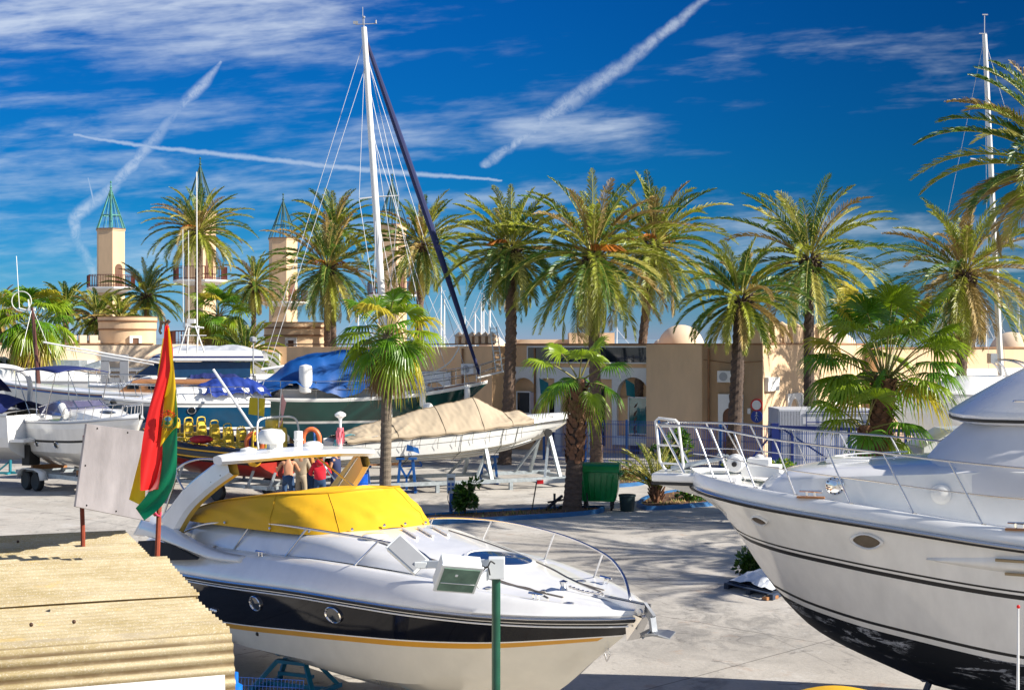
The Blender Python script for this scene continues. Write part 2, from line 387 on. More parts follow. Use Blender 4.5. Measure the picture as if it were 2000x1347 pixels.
def frame(o,d):
    d=Vector((d[0],d[1],0)).normalized(); n=Vector((d.y,-d.x,0)); z=Vector((0,0,1))
    m=Matrix((d,n,z)).transposed().to_4x4(); m.translation=Vector((o[0],o[1],0)); return m
# frame: x along the wall to the right, y out of the wall towards the camera, z up
def arch_pts(cx,zs,r,n=12,z0=None):
    p=[(cx-r,z0 if z0 is not None else zs)]+[(cx-r*math.cos(PI*i/n),zs+r*math.sin(PI*i/n)) for i in range(n+1)]+[(cx+r,z0 if z0 is not None else zs)]
    return p
def arch_strip(mb,x0,x1,ztop,y0,y1,cx,zs,r,z0,m=0,n=12):
    """wall piece x0..x1, z0..ztop with an arched opening; thickness y0..y1"""
    ins=arch_pts(cx,zs,r,n,z0); outs=[]
    k=len(ins)
    for i,(x,z) in enumerate(ins):
        if i==0: outs.append((x0,z0))
        elif i==k-1: outs.append((x1,z0))
        else:
            t=(i-1)/(k-3); 
            ang=PI*t; 
            # project outwards onto rectangle
            if x<cx-1e-6 and (cx-x)>0.75*r: outs.append((x0,z if i>1 else zs))
            elif x>cx and (x-cx)>0.75*r: outs.append((x1,z if i<k-2 else zs))
            else: outs.append((x0+(x1-x0)*((x-(cx-0.75*r))/(1.5*r)),ztop))
    # insert the corners
    vs=[];fs=[]
    poly=[(x0,z0),(x0,zs)]
    for (a,b) in ((ins,outs),):
        for i in range(k-1):
            q=[a[i],a[i+1],b[i+1],b[i]]
            if b[i][1]<ztop-1e-6 and b[i+1][1]>=ztop-1e-6: q=[a[i],a[i+1],b[i+1],(x0,ztop),b[i]]
            if b[i][1]>=ztop-1e-6 and b[i+1][1]<ztop-1e-6: q=[a[i],a[i+1],b[i+1],(x1,ztop),b[i]]
            o=len(vs); vs+= [V(x,y1,z) for x,z in q]; fs.append(tuple(range(o,o+len(q))))
            o=len(vs); vs+=[V(a[i][0],y0,a[i][1]),V(a[i+1][0],y0,a[i+1][1]),V(a[i+1][0],y1,a[i+1][1]),V(a[i][0],y1,a[i][1])]; fs.append((o,o+1,o+2,o+3))
    o=len(vs); vs+=[V(x0,y0,z0),V(x0,y1,z0),V(x0,y1,ztop),V(x0,y0,ztop),V(x1,y0,z0),V(x1,y1,z0),V(x1,y1,ztop),V(x1,y0,ztop)]
    fs+=[(o,o+1,o+2,o+3),(o+4,o+7,o+6,o+5),(o+3,o+2,o+6,o+7)]
    mb.add(vs,fs,m)
def BX(mb,x0,x1,y0,y1,z0,z1,m=0): mb.box(((x0+x1)/2,(y0+y1)/2,(z0+z1)/2),(abs(x1-x0),abs(y1-y0),abs(z1-z0)),None,m)
A=(10.85,62.0); DX=(.871,-.491)
def tx(px,r=0.0):
    k=(px-1000)/2800.0
    return -((10.85+.491*r-62*k-.871*r*k)/(.871+.491*k))
fm=frame(A,DX)
mainb=thing('marina_building','tan flat roofed marina building with white arches and a long black sign band','building',(10.85,62,0))
mb=MB(); mb.x=fm; xr=tx(1371)
rc=-0.7; xa=tx(997,.7); xb=tx(1371,.7)
BX(mb,xr,-0.02,-8,0,0,5.0)                 # corner block left face
BX(mb,xa-0.3,xr,-8,rc-0.35,0,5.0)          # recessed arcade back wall
BX(mb,xa-0.3,xr,rc-.35,rc,3.9,5.0)        # wall above the arcade
xp0=tx(888,-.6); BX(mb,xp0,xa-0.3,-8,0.55,0,4.95)     # pier block
xl=tx(560); BX(mb,xl,xp0,-8,0,0,4.9)
mb.build('wall',TAN,mainb,smooth=0)
mb=MB(); mb.x=fm
for x0,x1,y in ((xr,-0.0,0.05),(xa-.3,xr,rc+.05),(xp0,xa-.3,.62),(xl,xp0,.06)): BX(mb,x0,x1,y-.35,y,5.0,5.07)
mb.build('cornice',COR,mainb,smooth=0)
# crenellated parapets over the pier and the corner
mb=MB(); mb.x=fm
def merlon(mb,x0,x1,y0,y1,z0,z1,m=0):
    BX(mb,x0,x1,y0,y1,z0,z1,m); c=V((x0+x1)/2,(y0+y1)/2,0); a=(x1-x0)/2+.05; b=(y1-y0)/2+.05
    mb.add([c+V(-a,-b,z1),c+V(a,-b,z1),c+V(a,b,z1),c+V(-a,b,z1),c+V(0,0,z1+.22)],[(0,1,4),(1,2,4),(2,3,4),(3,0,4),(3,2,1,0)],m)
n=6; wdt=(xa-.3-xp0)/(n-.45)
for i in range(n): merlon(mb,xp0+i*wdt,xp0+i*wdt+wdt*.55,.15,.58,5.07,5.42)
mb.build('pier_parapet',CRM,mainb,smooth=0); mb=MB(); mb.x=fm; BX(mb,tx(1463),-0.02,-.4,.03,5.07,5.55); merlon(mb,tx(1463)-.02,tx(1490)-.02,-.7,.06,5.55,5.62)
mb.build('parapet',CRM,mainb,smooth=0)
# arcade trim
mb=MB(); mb.x=fm; zt=3.95
def pxz(px,py,r=.7):
    x=tx(px,r); D=62+.871*r+ (-x)*.491; return x,HC-(py-673.5)/F*D
tr=MB(); tr.x=fm; nich=MB(); nich.x=fm
def arc(pxc,hw,ztop,zs,z0,rr,y0=rc-.34,y1=rc+.03,px0=None,px1=None):
    cx=tx(pxc,.7); arch_strip(tr,px0 if px0 is not None else cx-hw,px1 if px1 is not None else cx+hw,ztop,y0,y1,cx,zs,rr,z0)
cols=[(1022,1.05,.72),(1122,1.05,.72),(1236,1.05,.80),(1352,.86,.62)]
edges=[]
prev=xa-.28
for i,(pc,hw,rr) in enumerate(cols):
    cx=tx(pc,.7); x0=cx-hw; x1=min(cx+hw,xr-.01)
    if x0>prev+.02: BX(tr,prev,x0,rc-.2,rc+.03,3.42,3.95); BX(nich,prev,x0,rc-.34,rc-.1,0,3.42)
    arch_strip(tr,x0,x1,3.95,rc-.34,rc+.03,cx,2.72 if i<3 else 2.9,rr if i<3 else min(rr,x1-cx-.08),0.0 if i in (1,3) else (0.5 if i==2 else 2.2))
    prev=x1
BX(nich,xa-.28,prev,rc-.345,rc-.16,0,2.55)
tr.build('arcade_trim',WHT,mainb,smooth=0); nich.build('niche_wall',TAN,mainb,smooth=0)
def panel(name,px0,px1,py0,py1,mt,r=.7,y=rc-.1,d=.06,fr=None,parent=mainb,label=None,fw=.06,fmm=fm,zs=None):
    x0,z1=pxz(px0,py0,r); x1,z0=pxz(px1,py1,r)
    if zs: z0,z1=zs
    q=MB(); q.x=fmm
    if fr:
        for a,b,c_,d_ in ((x0-fw,x0,z0-fw,z1+fw),(x1,x1+fw,z0-fw,z1+fw),(x0,x1,z1,z1+fw),(x0,x1,z0-fw,z0)): BX(q,a,b,y-.02,y+d+.03,c_,d_)
        f=q.build(name+'_frame' if name not in('window','door') else name,fr,parent,smooth=0)
        q=MB(); q.x=fmm; BX(q,x0,x1,y-.01,y+d,z0,z1); o=q.build('pane' if name in('window','door') else 'board',mt,f,smooth=0)
        if label: f['label']=label
        return f
    BX(q,x0,x1,y,y+d,z0,z1); o=q.build(name,mt,parent,smooth=0)
    if label: o['label']=label
    return o
panel('sign_band',1033,1300,678,708,M['glass'],y=rc+.01,fr=WHT,label='long black sign band in a white frame')
panel('window',1009,1033,766,806,M['glass'],y=rc-.15,fr=WHT,label='dark shop window')
panel('poster',1035,1056,766,800,POST,y=rc-.08,label='pinkish poster beside the window')
panel('door',1071,1092,768,872,M['glass'],y=rc-.15,fr=WHT,label='dark glass door')
panel('window',1150,1178,760,868,M['glass'],y=rc-.15,fr=BRN)
panel('window',1228,1297,777,848,TEALG,y=rc-.12,fr=WHT,label='teal shop window')
panel('window_sign',1261,1293,794,809,M['glass'],y=rc-.05,label='black sticker on the teal window')
panel('plinth',1197,1314,850,872,WHT,y=rc-.1,d=.2)
panel('niche_panel',1338,1370,756,870,WHT,y=rc-.2,d=.08)
for a in (1345.5,1364.5):
    q=MB(); q.x=fm; cx=tx(a,.7); q.prism([(x,z) for x,z in arch_pts(cx,2.55,.13,8,1.15)],0,.03,axis=Matrix(((1,0,0,0),(0,0,-1,rc-.09),(0,1,0,0),(0,0,0,1)))); q.build('slit_window',BRN,mainb,smooth=0)
panel('wall_lamp',1292,1303,713,724,M['grey'],y=rc+.03,d=.16,label='small emergency lamp')
for a in (1072,1240):
    q=MB(); q.x=fm; x0=tx(a,.7); q.grid([[V(x0,rc+.05,3.2),V(x0-.25,rc+.5,3.45)],[V(x0+.02,rc+.05,2.6),V(x0-.2,rc+.45,2.7)]]); q.build('banner',M['teal'],mainb,smooth=0,solid=.01)
for px,r_ in ((1385,0),(1046,.7),(905,-.55)):
    q=MB(); q.x=fm; x=tx(px,r_); y_=-r_; q.tube([V(x,y_+.08,.1),V(x,y_+.08,4.85)],.05,6); q.build('drain_pipe',COR,mainb)
for px,py in ((1420,735),(930,720)):
    x,z=pxz(px,py,0); q=MB(); q.x=fm; yy=.02 if px>1000 else .56; BX(q,x-.35,x+.35,yy,yy+.28,z-.25,z+.25); o=q.build('air_conditioner',WHT,mainb,smooth=0,bevel=.02); q=MB(); q.x=fm; q.lathe([(.19,0),(.19,.015),(.001,.02)],(x-.06,yy+.28,z),16,rot=Matrix.Rotation(R(-90),3,'X')); q.build('fan_grille',M['grey'],o,smooth=30)
q=MB(); q.x=fm; q.tube([V(tx(1490),.03,4.3),V(tx(1430),.05,4.2),V(tx(1375),.04,4.35)],.018,4); q.build('cable',COR,mainb)
# left stretch of the same building, behind the sailboat
for i,a in enumerate((640,700,745,795,850)):
    q=MB(); q.x=fm; cx=tx(a,0); arch_strip(q,cx-.95,cx+.95,3.7,0.0,.09,cx,2.5,.7,1.2); q.build('arch_trim',WHT,mainb,smooth=0)
    q=MB(); q.x=fm; BX(q,cx-.38,cx+.38,0,.05,1.2,2.35); q.build('window',M['glass'],mainb,smooth=0)
# door and box in the corner block
q=MB(); q.x=fm; cx=tx(1428,0); arch_strip(q,cx-.57,cx+.57,2.85,0,.1,cx,1.9,.36,0); q.build('door_surround',WHT,mainb,smooth=0)
q=MB(); q.x=fm; BX(q,cx-.36,cx+.36,0,.04,0,2.25); q.build('door',BRN,mainb,smooth=0)
panel('switch_box',1461,1467,797,808,WHT,r=0,y=0,d=.08)
# road signs on the wall
def disc(px,py,rad,ring,face,label,marks=None):
    x,z=pxz(px,py,0); t=thing('road_sign',label,'sign',fm@V(x,.06,z),math.atan2(DX[1],DX[0]))
    rot=Matrix.Rotation(R(90),3,'X')
    q=MB(); q.lathe([(rad,0),(rad,.03),(0.001,.03)],(0,0,0),28,rot=rot); q.v=[(a,b,c) for a,b,c in q.v]; q.build('ring',ring,t,local=True,smooth=30)
    q=MB(); q.lathe([(rad*.76,.0),(rad*.76,.034),(0.001,.034)],(0,0,0),28,rot=rot); q.build('face',face,t,local=True,smooth=30)
    if marks:
        q=MB()
        for a,b,wd in marks: q.beam(V(a[0]*rad,-.036,a[1]*rad),V(b[0]*rad,-.036,b[1]*rad),.012,wd*rad,up=(0,1,0))
        q.lathe([(.13*rad,0),(.13*rad,.008),(.001,.008)],(0,-.034,.62*rad),10,rot=rot)
        q.build('walking_figure',M['wpaint'],t,local=True,smooth=0)
RED=mat('sign red',(0.55,0.01,0.015),0.4,var=0); BLU=mat('sign blue',(0.008,0.04,0.30),0.4,var=0)
disc(1479,790.5,.27,RED,M['wpaint'],'round white sign with red ring on the tan corner wall')
disc(1479,813,.265,BLU,BLU,'round blue sign with white walking figure below the red ringed sign',[((0,.45),(0,-.05),.22),((0,-.05),(.25,-.65),.13),((0,-.05),(-.22,-.65),.13),((0,.4),(.3,.05),.1),((0,.4),(-.28,.02),.1)])
# right lit face of the corner building
DR=(.491,.871); fr_=frame(A,DR)   # x away right, y towards camera right
def lx(px):
    k=(px-1000)/2800.0; return (62*k-10.85)/(.491-.871*k)
def lz(px,py):
    t=lx(px); return t,HC-(py-673.5)/F*(62+.871*t)
corner=thing('corner_building','sunlit cream corner building with battlements behind the blue gate','building',(10.85,62,0))
mb=MB(); mb.x=fr_; L1=lx(1690)
BX(mb,0.0,L1,-5.5,0.0,0,5.02); mb.build('wall',CRM,corner,smooth=0)
mb=MB(); mb.x=fr_; BX(mb,0,L1,-.2,.05,5.02,5.09); mb.build('cornice',COR,corner,smooth=0)
mb=MB(); mb.x=fr_
for a,b in ((1492,1503),(1513,1522),(1532,1541),(1549,1568),(1573,1592),(1600,1612),(1619,1627)): merlon(mb,lx(a),lx(b),-.45,.0,5.09,5.85)
BX(mb,lx(1492),lx(1627),-.4,-.1,5.09,5.3); mb.build('battlement',CRM,corner,smooth=0)
for a,b,c_,d_,nm in ((1493,1515,737,762,'wall_box'),(1535,1562,769,830,'white_panel'),(1628,1652,757,835,'white_panel'),(1560,1590,769,835,'white_panel')):
    t0,z1=lz(a,c_); t1,z0=lz(b,d_); q=MB(); q.x=fr_; 
    if nm=='wall_box': BX(q,t0,t1,0,.18,z0,z1); q.build(nm,WHT,corner,smooth=0)
    else: arch_strip(q,t0,t1,z1,0,.1,(t0+t1)/2,z1-(t1-t0)*.42,(t1-t0)*.3,0); q.build(nm,WHT,corner,smooth=0)
# domes
def dome(px,py,rpx,D,label,m=CRL):
    c=P(px,py,D); r=rpx/F*D; mb=MB(); prof=[(r,-1.2*r)]+[(r*math.cos(a),r*math.sin(a)) for a in [i*PI/2/8 for i in range(8)]]+[(0.001,r)]
    mb.lathe(prof,c,26); return solo(mb,'roof_dome',m,label,'dome',(c.x,c.y,c.z-1.2*r),smooth=40)
dome(1330,680,46,74,'cream dome on the flat roof left of the corner battlement')
dome(1640,684,34,80,'small cream dome beside the sunlit battlements')
dome(1975,690,42,88,'low cream dome on the far right roof')
dome(1290,676,14,76,'tiny cream dome left of the larger roof dome')
dome(962,683,28,78,'cream dome behind the leaning palm')
mb=MB(); a=P(1154,673,72); mb.box((a.x,a.y,5.1),(2.25,1.8,1.0)); solo(mb,'roof_hut',CRL,'cream plant room box on the flat roof behind the forked palms','roof hut',(a.x,a.y,4.6),smooth=0)
mb=MB(); a=P(1060,676,72); mb.box((a.x,a.y,5.0),(2.6,1.2,.55)); solo(mb,'roof_parapet',CRL,'low cream parapet block on the roof left of the plant room','parapet',(a.x,a.y,4.7),smooth=0)
# far right wall
farw=thing('harbour_wall_building','long pale cream building at the far right with a white band','building',(24,78,0),math.atan2(.5,.87))
fw_=frame((20.5,76.0),(.87,.5))
mb=MB(); mb.x=fw_; BX(mb,-1.5,26,-8,0,0,4.82); mb.build('wall',CRM,farw,smooth=0)
mb=MB(); mb.x=fw_; BX(mb,-1.5,26,-.1,.08,4.82,4.89); mb.build('cornice',COR,farw,smooth=0)
mb=MB(); mb.x=fw_; BX(mb,3,24,0,.1,2.9,3.7)
for x in (5,8.4,11.8): arch_strip(mb,x-1.5,x+1.5,2.9,0,.1,x,1.6,1.0,0.2)
mb.build('white_band',WHT,farw,smooth=0)
for x in (5,8.4,11.8):
    mb=MB(); mb.x=fw_; BX(mb,x-.5,x+.5,-.02,.05,0,2.3); mb.build('door',BRN,farw,smooth=0)
for x in (1.2,14.5,17.5):
    mb=MB(); mb.x=fw_; BX(mb,x-.5,x+.5,0,.06,1.2,2.4); f=mb.build('window',WHT,farw,smooth=0); mb=MB(); mb.x=fw_; BX(mb,x-.4,x+.4,.05,.08,1.3,2.3); mb.build('pane',M['glass'],f,smooth=0)
# left long building
lw=thing('arcade_building','long low cream building with white arched band at the far left','building',(-28,90,0),math.atan2(.5,.87))
fl_=frame((-28.6,90.0),(.87,.5))
def lwx(px): k=(px-1000)/F; return (90*k+28.6)/(.87-.5*k)
mb=MB(); mb.x=fl_; x0_,x1_=lwx(-160),lwx(540); BX(mb,x0_,x1_,-8,0,0,5.04); mb.build('wall',CRL,lw,smooth=0)
mb=MB(); mb.x=fl_; BX(mb,x0_,lwx(300),-.1,.08,5.04,5.12); mb.build('cornice',COR,lw,smooth=0)
mb=MB(); mb.x=fl_; BX(mb,lwx(-160),lwx(185),0,.12,3.3,4.0)
for px in (-70,30,117,): x=lwx(px); arch_strip(mb,x-1.9,x+1.9,3.3,0,.12,x,1.7,1.3,0.3)
BX(mb,lwx(200),lwx(290),0,.12,3.3,3.55); mb.build('arch_trim',WHT,lw,smooth=0)
mb=MB(); mb.x=fl_
for a,b in ((133,150),(156,170),(176,192)): BX(mb,lwx(a),lwx(b),-.4,0,5.12,5.62)
BX(mb,lwx(140),lwx(200),-.9,-.5,5.04,5.3); mb.build('battlement',CRL,lw,smooth=0)
def turret(px0,px1,ytop,D,label,win,ys):
    x=((px0+px1)/2-1000)/F*D; r=(px1-px0)/2/F*D; zt=HC-(ytop-673.5)/F*D; t=thing('round_turret',label,'turret',(x,D,0))
    zz=[HC-(y-673.5)/F*D for y in ys]
    mb=MB(); mb.lathe([(r,0),(r,zz[1]-.08),(r,zz[1]),(r+.04,zz[1]+.02),(r+.04,zz[0]-.08),(r+.04,zz[0]),(r+.08,zz[0]+.02),(r+.08,zt),(r-.25,zt),(r-.25,zt-.5),(.01,zt-.5)],(x,D,0),48); mb.build('wall',CRM,t,smooth=30)
    mb=MB(); mb.lathe([(r+.07,zz[1]-.06),(r+.07,zz[1]+.04)],(x,D,0),48); mb.lathe([(r+.11,zz[0]-.06),(r+.11,zz[0]+.04)],(x,D,0),48); mb.lathe([(r+.1,zt),(r+.1,zt+.05),(r-.3,zt+.05)],(x,D,0),48); mb.build('moulding',COR,t,smooth=30)
    a=math.asin(max(-1,min(1,((win[0]+win[1])/2-1000)/F*D/r-x/r))); wz1=HC-(win[2]-673.5)/F*D; wz0=HC-(win[3]-673.5)/F*D; ww=(win[1]-win[0])/F*D
    c=V(x+math.sin(a)*r,D-math.cos(a)*r,(wz0+wz1)/2); rot=Matrix.Rotation(a,3,'Z'); mb=MB()
    for sx_,w_,h_,zo in ((-ww*.38,ww*.24,wz1-wz0,0),(ww*.38,ww*.24,wz1-wz0,0),(0,ww*.53,(wz1-wz0)*.14,(wz1-wz0)*.43),(0,ww*.53,(wz1-wz0)*.14,-(wz1-wz0)*.43)):
        mb.box(c+rot@V(sx_,0,zo),(w_,.24,h_),rot)
    f=mb.build('window',WHT,t,smooth=0); mb=MB(); mb.box(c+rot@V(0,.0,0),(ww*.5,.12,(wz1-wz0)*.7),rot); mb.build('pane',BRN,f,smooth=0)
turret(195,303,620,95,'round cream turret with two mouldings at the left',(265,288,656,686),(627,643))
turret(518,652,631,90,'round cream turret behind the two tallest left palms',(568,590,660,694),(640,655))
mb=MB(); mb.box((-14.4,84,2.4),(3.6,6,5.0)); mb.box((-14.4,80.9,3.0),(2.6,.2,3.2),m=1); solo(mb,'annex',[TAN,WHT],'low tan annex with a white panel beside the right turret','annex',(-14.4,84,0),smooth=0)
# lighthouse-like towers
def tower(pxc,wpx,ytop,ytip,ybal,D,label,rot,spm,low=False,win=True):
    x=(pxc-1000)/F*D; zt=HC-(ytop-673.5)/F*D; ztip=HC-(ytip-673.5)/F*D; zb=HC-(ybal-673.5)/F*D; r=wpx/2/F*D*1.06
    t=thing('lantern_tower',label,'tower',(x,D,0)); n=6
    def ring(rr,z): return [V(x+rr*math.cos(2*PI*i/n+rot),D+rr*math.sin(2*PI*i/n+rot),z) for i in range(n)]
    mb=MB(); mb.grid([ring(r*1.0,0),ring(r,zt-.1),ring(r*1.05,zt-.1),ring(r*1.05,zt),ring(r*.2,zt)],closeu=True); mb.build('shaft',CRM,t,smooth=0)
    mb=MB(); mb.grid([ring(r*1.07,zt),ring(r*1.07,zt+.09),ring(.01,zt+.09)],closeu=True); mb.build('rim',COR,t,smooth=0)
    mb=MB(); tip=V(x,D,ztip-.5); base=ring(r*1.02,zt+.09)
    for i in range(n):
        mb.beam(base[i],tip,.075,.075); b2=(base[i]+base[(i+1)%n])/2; mb.tube([b2,b2.lerp(tip,.96)],.022,4)
        q=base[i].lerp(tip,.33); q2=base[(i+1)%n].lerp(tip,.33); mb.beam(q,q2,.08,.08)
        q=base[i].lerp(tip,.86); q2=base[(i+1)%n].lerp(tip,.86); mb.beam(q,q2,.06,.06)
    mb.tube([V(x,D,zt),tip+V(0,0,.35)],.06,5); mb.lathe([(.02,0),(.14,.06),(.05,.2),(.03,.45),(.1,.55),(.01,.7)],tip,8); mb.build('spire',spm,t,smooth=0)
    def balc(zb,rr):
        mb=MB(); mb.grid([ring(r,zb-.45),ring(rr*.8,zb-.25),ring(rr,zb-.12),ring(rr,zb+.03),ring(r*.5,zb+.03)],closeu=True); o=mb.build('balcony',WHT,t,smooth=0)
        mb=MB(); g_=ring(rr*.97,zb+.03)
        for i in range(n):
            a=g_[i]; b=g_[(i+1)%n]
            for z in (.12,1.05): mb.beam(a+V(0,0,z),b+V(0,0,z),.06,.06)
            for k in range(9): q=a.lerp(b,k/9); mb.beam(q,q+V(0,0,1.05),.04 if k else .08,.04 if k else .08)
        mb.build('railing',RAILB,o,smooth=0)
    balc(zb,r*1.75)
    if low: balc(HC-(672-673.5)/F*D,r*2.0)
    if win:
        a=rot+2*PI/n*(5.5 if math.cos(rot)>0 else 5.5); nrm=V(math.cos(a),math.sin(a),0); c=V(x,D,0)+nrm*r*.87; rm=Matrix((V(-nrm.y,nrm.x,0),V(0,0,1),nrm)).transposed().to_4x4(); rm.translation=c
        mb=MB(); mb.prism(arch_pts(0,zb+1.7,.38,8,zb+.1),0,.03,axis=rm); mb.build('doorway',BRN,t,smooth=0)
GRS=mat('verdigris steel',(0.07,0.26,0.20),0.6,var=0.4,scale=3); DKS=mat('dark verdigris steel',(0.03,0.09,0.08),0.6,var=0.4,scale=3)
tower(216.5,54,449,357,562,127,'cream hexagonal tower with green open spire, far left',R(-8),GRS)
tower(391,60,416,311,548,118,'cream tower with open spire behind the orange fruited palm',R(-8),DKS,low=True)
tower(553,54,467,381,590,134,'cream tower with dark open spire standing above the right turret',R(-8),DKS)
tower(766,54,441,343,576,124,'cream tower with open spire partly behind the white mast',R(-8),DKS)
# ---------------- palms
LF=[mat('frond green',(0.075,0.145,0.016),0.42,var=0.35,scale=1.5,tl=0.22),mat('frond olive',(0.25,0.28,0.025),0.42,var=0.3,scale=1.5,tl=0.22),
    mat('frond pale',(0.48,0.45,0.11),0.45,var=0.25,scale=1.5,tl=0.2),mat('frond dry',(0.33,0.23,0.07),0.6,var=0.3,scale=2,tl=0.1)]
FF=[mat('fan green',(0.10,0.23,0.012),0.34,var=0.3,scale=2,tl=0.3),mat('fan lime',(0.22,0.32,0.015),0.34,var=0.25,scale=2,tl=0.35),
    mat('fan yellow',(0.45,0.38,0.03),0.4,var=0.2,scale=2,tl=0.3),mat('fan dead',(0.30,0.19,0.085),0.7,var=0.3,scale=3,tl=0.1)]
TRK=mat('palm trunk',(0.13,0.085,0.06),0.9,var=0.45,scale=7,bump=0.8,bscale=22,stretch=(1,1,2.5))
TRKD=mat('palm trunk dark',(0.075,0.050,0.038),0.9,var=0.45,scale=7,bump=0.8,bscale=22,stretch=(1,1,2.5))
TRKG=mat('grey fan palm trunk',(0.17,0.135,0.10),0.9,var=0.35,scale=5,bump=0.7,bscale=18,stretch=(1,1,5))
TRKR=mat('red brown boots',(0.20,0.095,0.05),0.85,var=0.5,scale=8,bump=0.6,bscale=25)
FRT=mat('orange fruit stalks',(0.50,0.17,0.02),0.5,var=0.25,scale=6)
PET=mat('petiole',(0.22,0.20,0.05),0.5,var=0.2)
UP=Vector((0,0,1))
def frond(mb,rnd,c,az,el,L,droop,mi,npair=46,ll=.42,w=.05,twist=0):
    h=Vector((math.cos(az),math.sin(az),0)); side=Vector((-math.sin(az),math.cos(az),0))
    n=12; pts=[]; p=Vector(c); e=el
    bend=droop/n
    for i in range(n+1):
        pts.append(p.copy()); d=h*math.cos(e)+UP*math.sin(e); p=p+d*(L/n); e-=bend*(0.45+1.1*i/n)
    rs=[.028*(1-i/n)+.006 for i in range(n+1)]
    mb.tube(pts,rs,4,m=mi if mi==3 else 2,caps=False)
    vs=[];fs=[]
    for k in range(npair):
        t=.14+.86*(k+rnd.random()*.5)/npair; f=t*n; i=min(int(f),n-1); q=pts[i].lerp(pts[i+1],f-i); tg=(pts[i+1]-pts[i]).normalized()
        nr=side.cross(tg).normalized(); nr=nr if nr.z>-.2 else -nr
        s_=side*math.cos(twist)+nr*math.sin(twist); nn=nr*math.cos(twist)-side*math.sin(twist)
        lk=ll*(math.sin(PI*min(1,(t*.93+.06)))**.55)*(.85+.3*rnd.random())
        for sg in (-1,1):
            vang=.62+rnd.uniform(-.22,.22); fw=.95+.6*t+rnd.uniform(-.1,.1)
            d=(s_*sg*math.cos(vang)+nn*math.sin(vang)+tg*fw).normalized()
            wd=tg*w*.5 + nn*rnd.uniform(-.01,.01)
            tip=q+d*lk-UP*lk*(.10+.25*rnd.random()); mid=q+d*lk*.55
            o=len(vs); vs+=[q-wd*.7,q+wd*.7,mid+wd,tip,mid-wd]; fs+=[(o,o+1,o+2,o+3,o+4)]
    mb.add(vs,fs,mi)
def crown(seed,r=3.3,nf=62,fruit=True,dry=.10,dens=46,up=0,lowest=-.9,cut=None,w=.052,pal=(.30,.42,.16)):
    rnd=random.Random(seed); mb=MB(); ga=2.39996
    for i in range(nf):
        t=(i+.5)/nf; az=i*ga+rnd.uniform(-.25,.25)
        el=1.45-(1.45-lowest)*t**.92+rnd.uniform(-.13,.13)
        L=r*(.82+.32*math.sin(PI*min(1,t*1.15)))*rnd.uniform(.88,1.1)
        droop=(.75+1.0*t+rnd.uniform(-.25,.3)) if el>-.3 else .7
        q=rnd.random(); mi=0 if q<pal[0] else 1 if q<pal[0]+pal[1] else 2 if q<.97-dry else 3
        if t>.86: mi=3 if rnd.random()<dry*2 else (2 if rnd.random()<.4 else 1)
        frond(mb,rnd,V(math.cos(az)*.12,math.sin(az)*.12,.15-.5*t),az,el,L,droop,mi,npair=dens,ll=.50*(r/3.0)**.5,w=w,twist=rnd.uniform(-.3,.3))
    fr=None
    if fruit:
        fr=MB()
        for i in range(6):
            az=rnd.uniform(0,6.28)
            for k in range(16):
                a=az+rnd.uniform(-.35,.35); L=rnd.uniform(.55,1.0)*r/3; p=[]
                for j in range(5):
                    s_=j/4; p.append(V(math.cos(a)*(.15+L*s_),math.sin(a)*(.15+L*s_),.12+L*(.9*s_-.95*s_*s_)+rnd.uniform(-.02,.02)))
                fr.tube(p,.014,3,caps=False)
    # boss of cut stubs
    bs=MB()
    for i in range(60):
        az=i*ga; z=-.1-.9*(i/60); rr=.30+.08*math.sin(i); 
        a=V(math.cos(az)*rr*.5,math.sin(az)*rr*.5,z-.1); b=V(math.cos(az)*(rr+.18),math.sin(az)*(rr+.18),z+.22)
        bs.tube([a,b],[.07,.045],5)
    return mb,fr,bs
def trunk(mb,base,top,r0,r1,seed=0,n=14,bend=.0,rough=.10,step=.11,bulge=None,pat='date'):
    base=Vector(base); top=Vector(top); H=(top-base).length; k=max(8,int(H/step)); rnd=random.Random(seed); rows=[]
    side=Vector((1,0.3,0)).normalized()
    for i in range(k+1):
        t=i/k; c=base.lerp(top,t)+side*bend*math.sin(PI*t); r=r0+(r1-r0)*t+(.22*r0*math.exp(-t*H/.35))
        if bulge and t*H>H-bulge[0]: r*=1+bulge[1]*min(1,(t*H-H+bulge[0])/.4)
        row=[]
        for j in range(n):
            a=2*PI*j/n
            if pat=='date': q=1+rough*(((j*2+i)%3)-1)*.9+rnd.uniform(-rough,rough)*.5
            elif pat=='ring': q=1+rough*.5*(1 if i%2 else -1)+rnd.uniform(-rough,rough)*.4
            row.append(c+V(math.cos(a),math.sin(a),0)*r*q)
        rows.append(row)
    mb.grid(rows,closeu=True,flip=False); return mb
def palm(label,px,D,zc,base_px=None,r=3.3,seed=1,nf=62,tr=.24,fruit=True,dry=.1,dens=46,lowest=-.9,rz=0,name='date_palm',group='date palms',bend=0,mt=None,baseD=None,w=.052,pal=(.42,.38,.14)):
    top=GX(px,D,zc); bp=GX(base_px if base_px is not None else px,baseD or D,0)
    t=thing(name,label,'palm tree',bp,0,group)
    mb=MB(); trunk(mb,bp,top+V(0,0,-.2),tr,tr*.82,seed,bend=bend,bulge=(.9,.35)); mb.build('trunk',mt or TRK,t,smooth=0)
    c,f,bs=crown(seed*7+3,r,int(nf*1.05),fruit,dry,dens,lowest=lowest,w=w,pal=pal)
    Mx=Matrix.Translation(top)@Matrix.Rotation(rz,4,'Z')
    for q,nm,mm in ((c,'crown',LF),(f,'fruit_stalks',FRT),(bs,'crown_boss',TRKD)):
        if q is None: continue
        q.v=[tuple(Mx@Vector(a)) for a in q.v]; q.build(nm,mm,t,smooth=0)
    return t
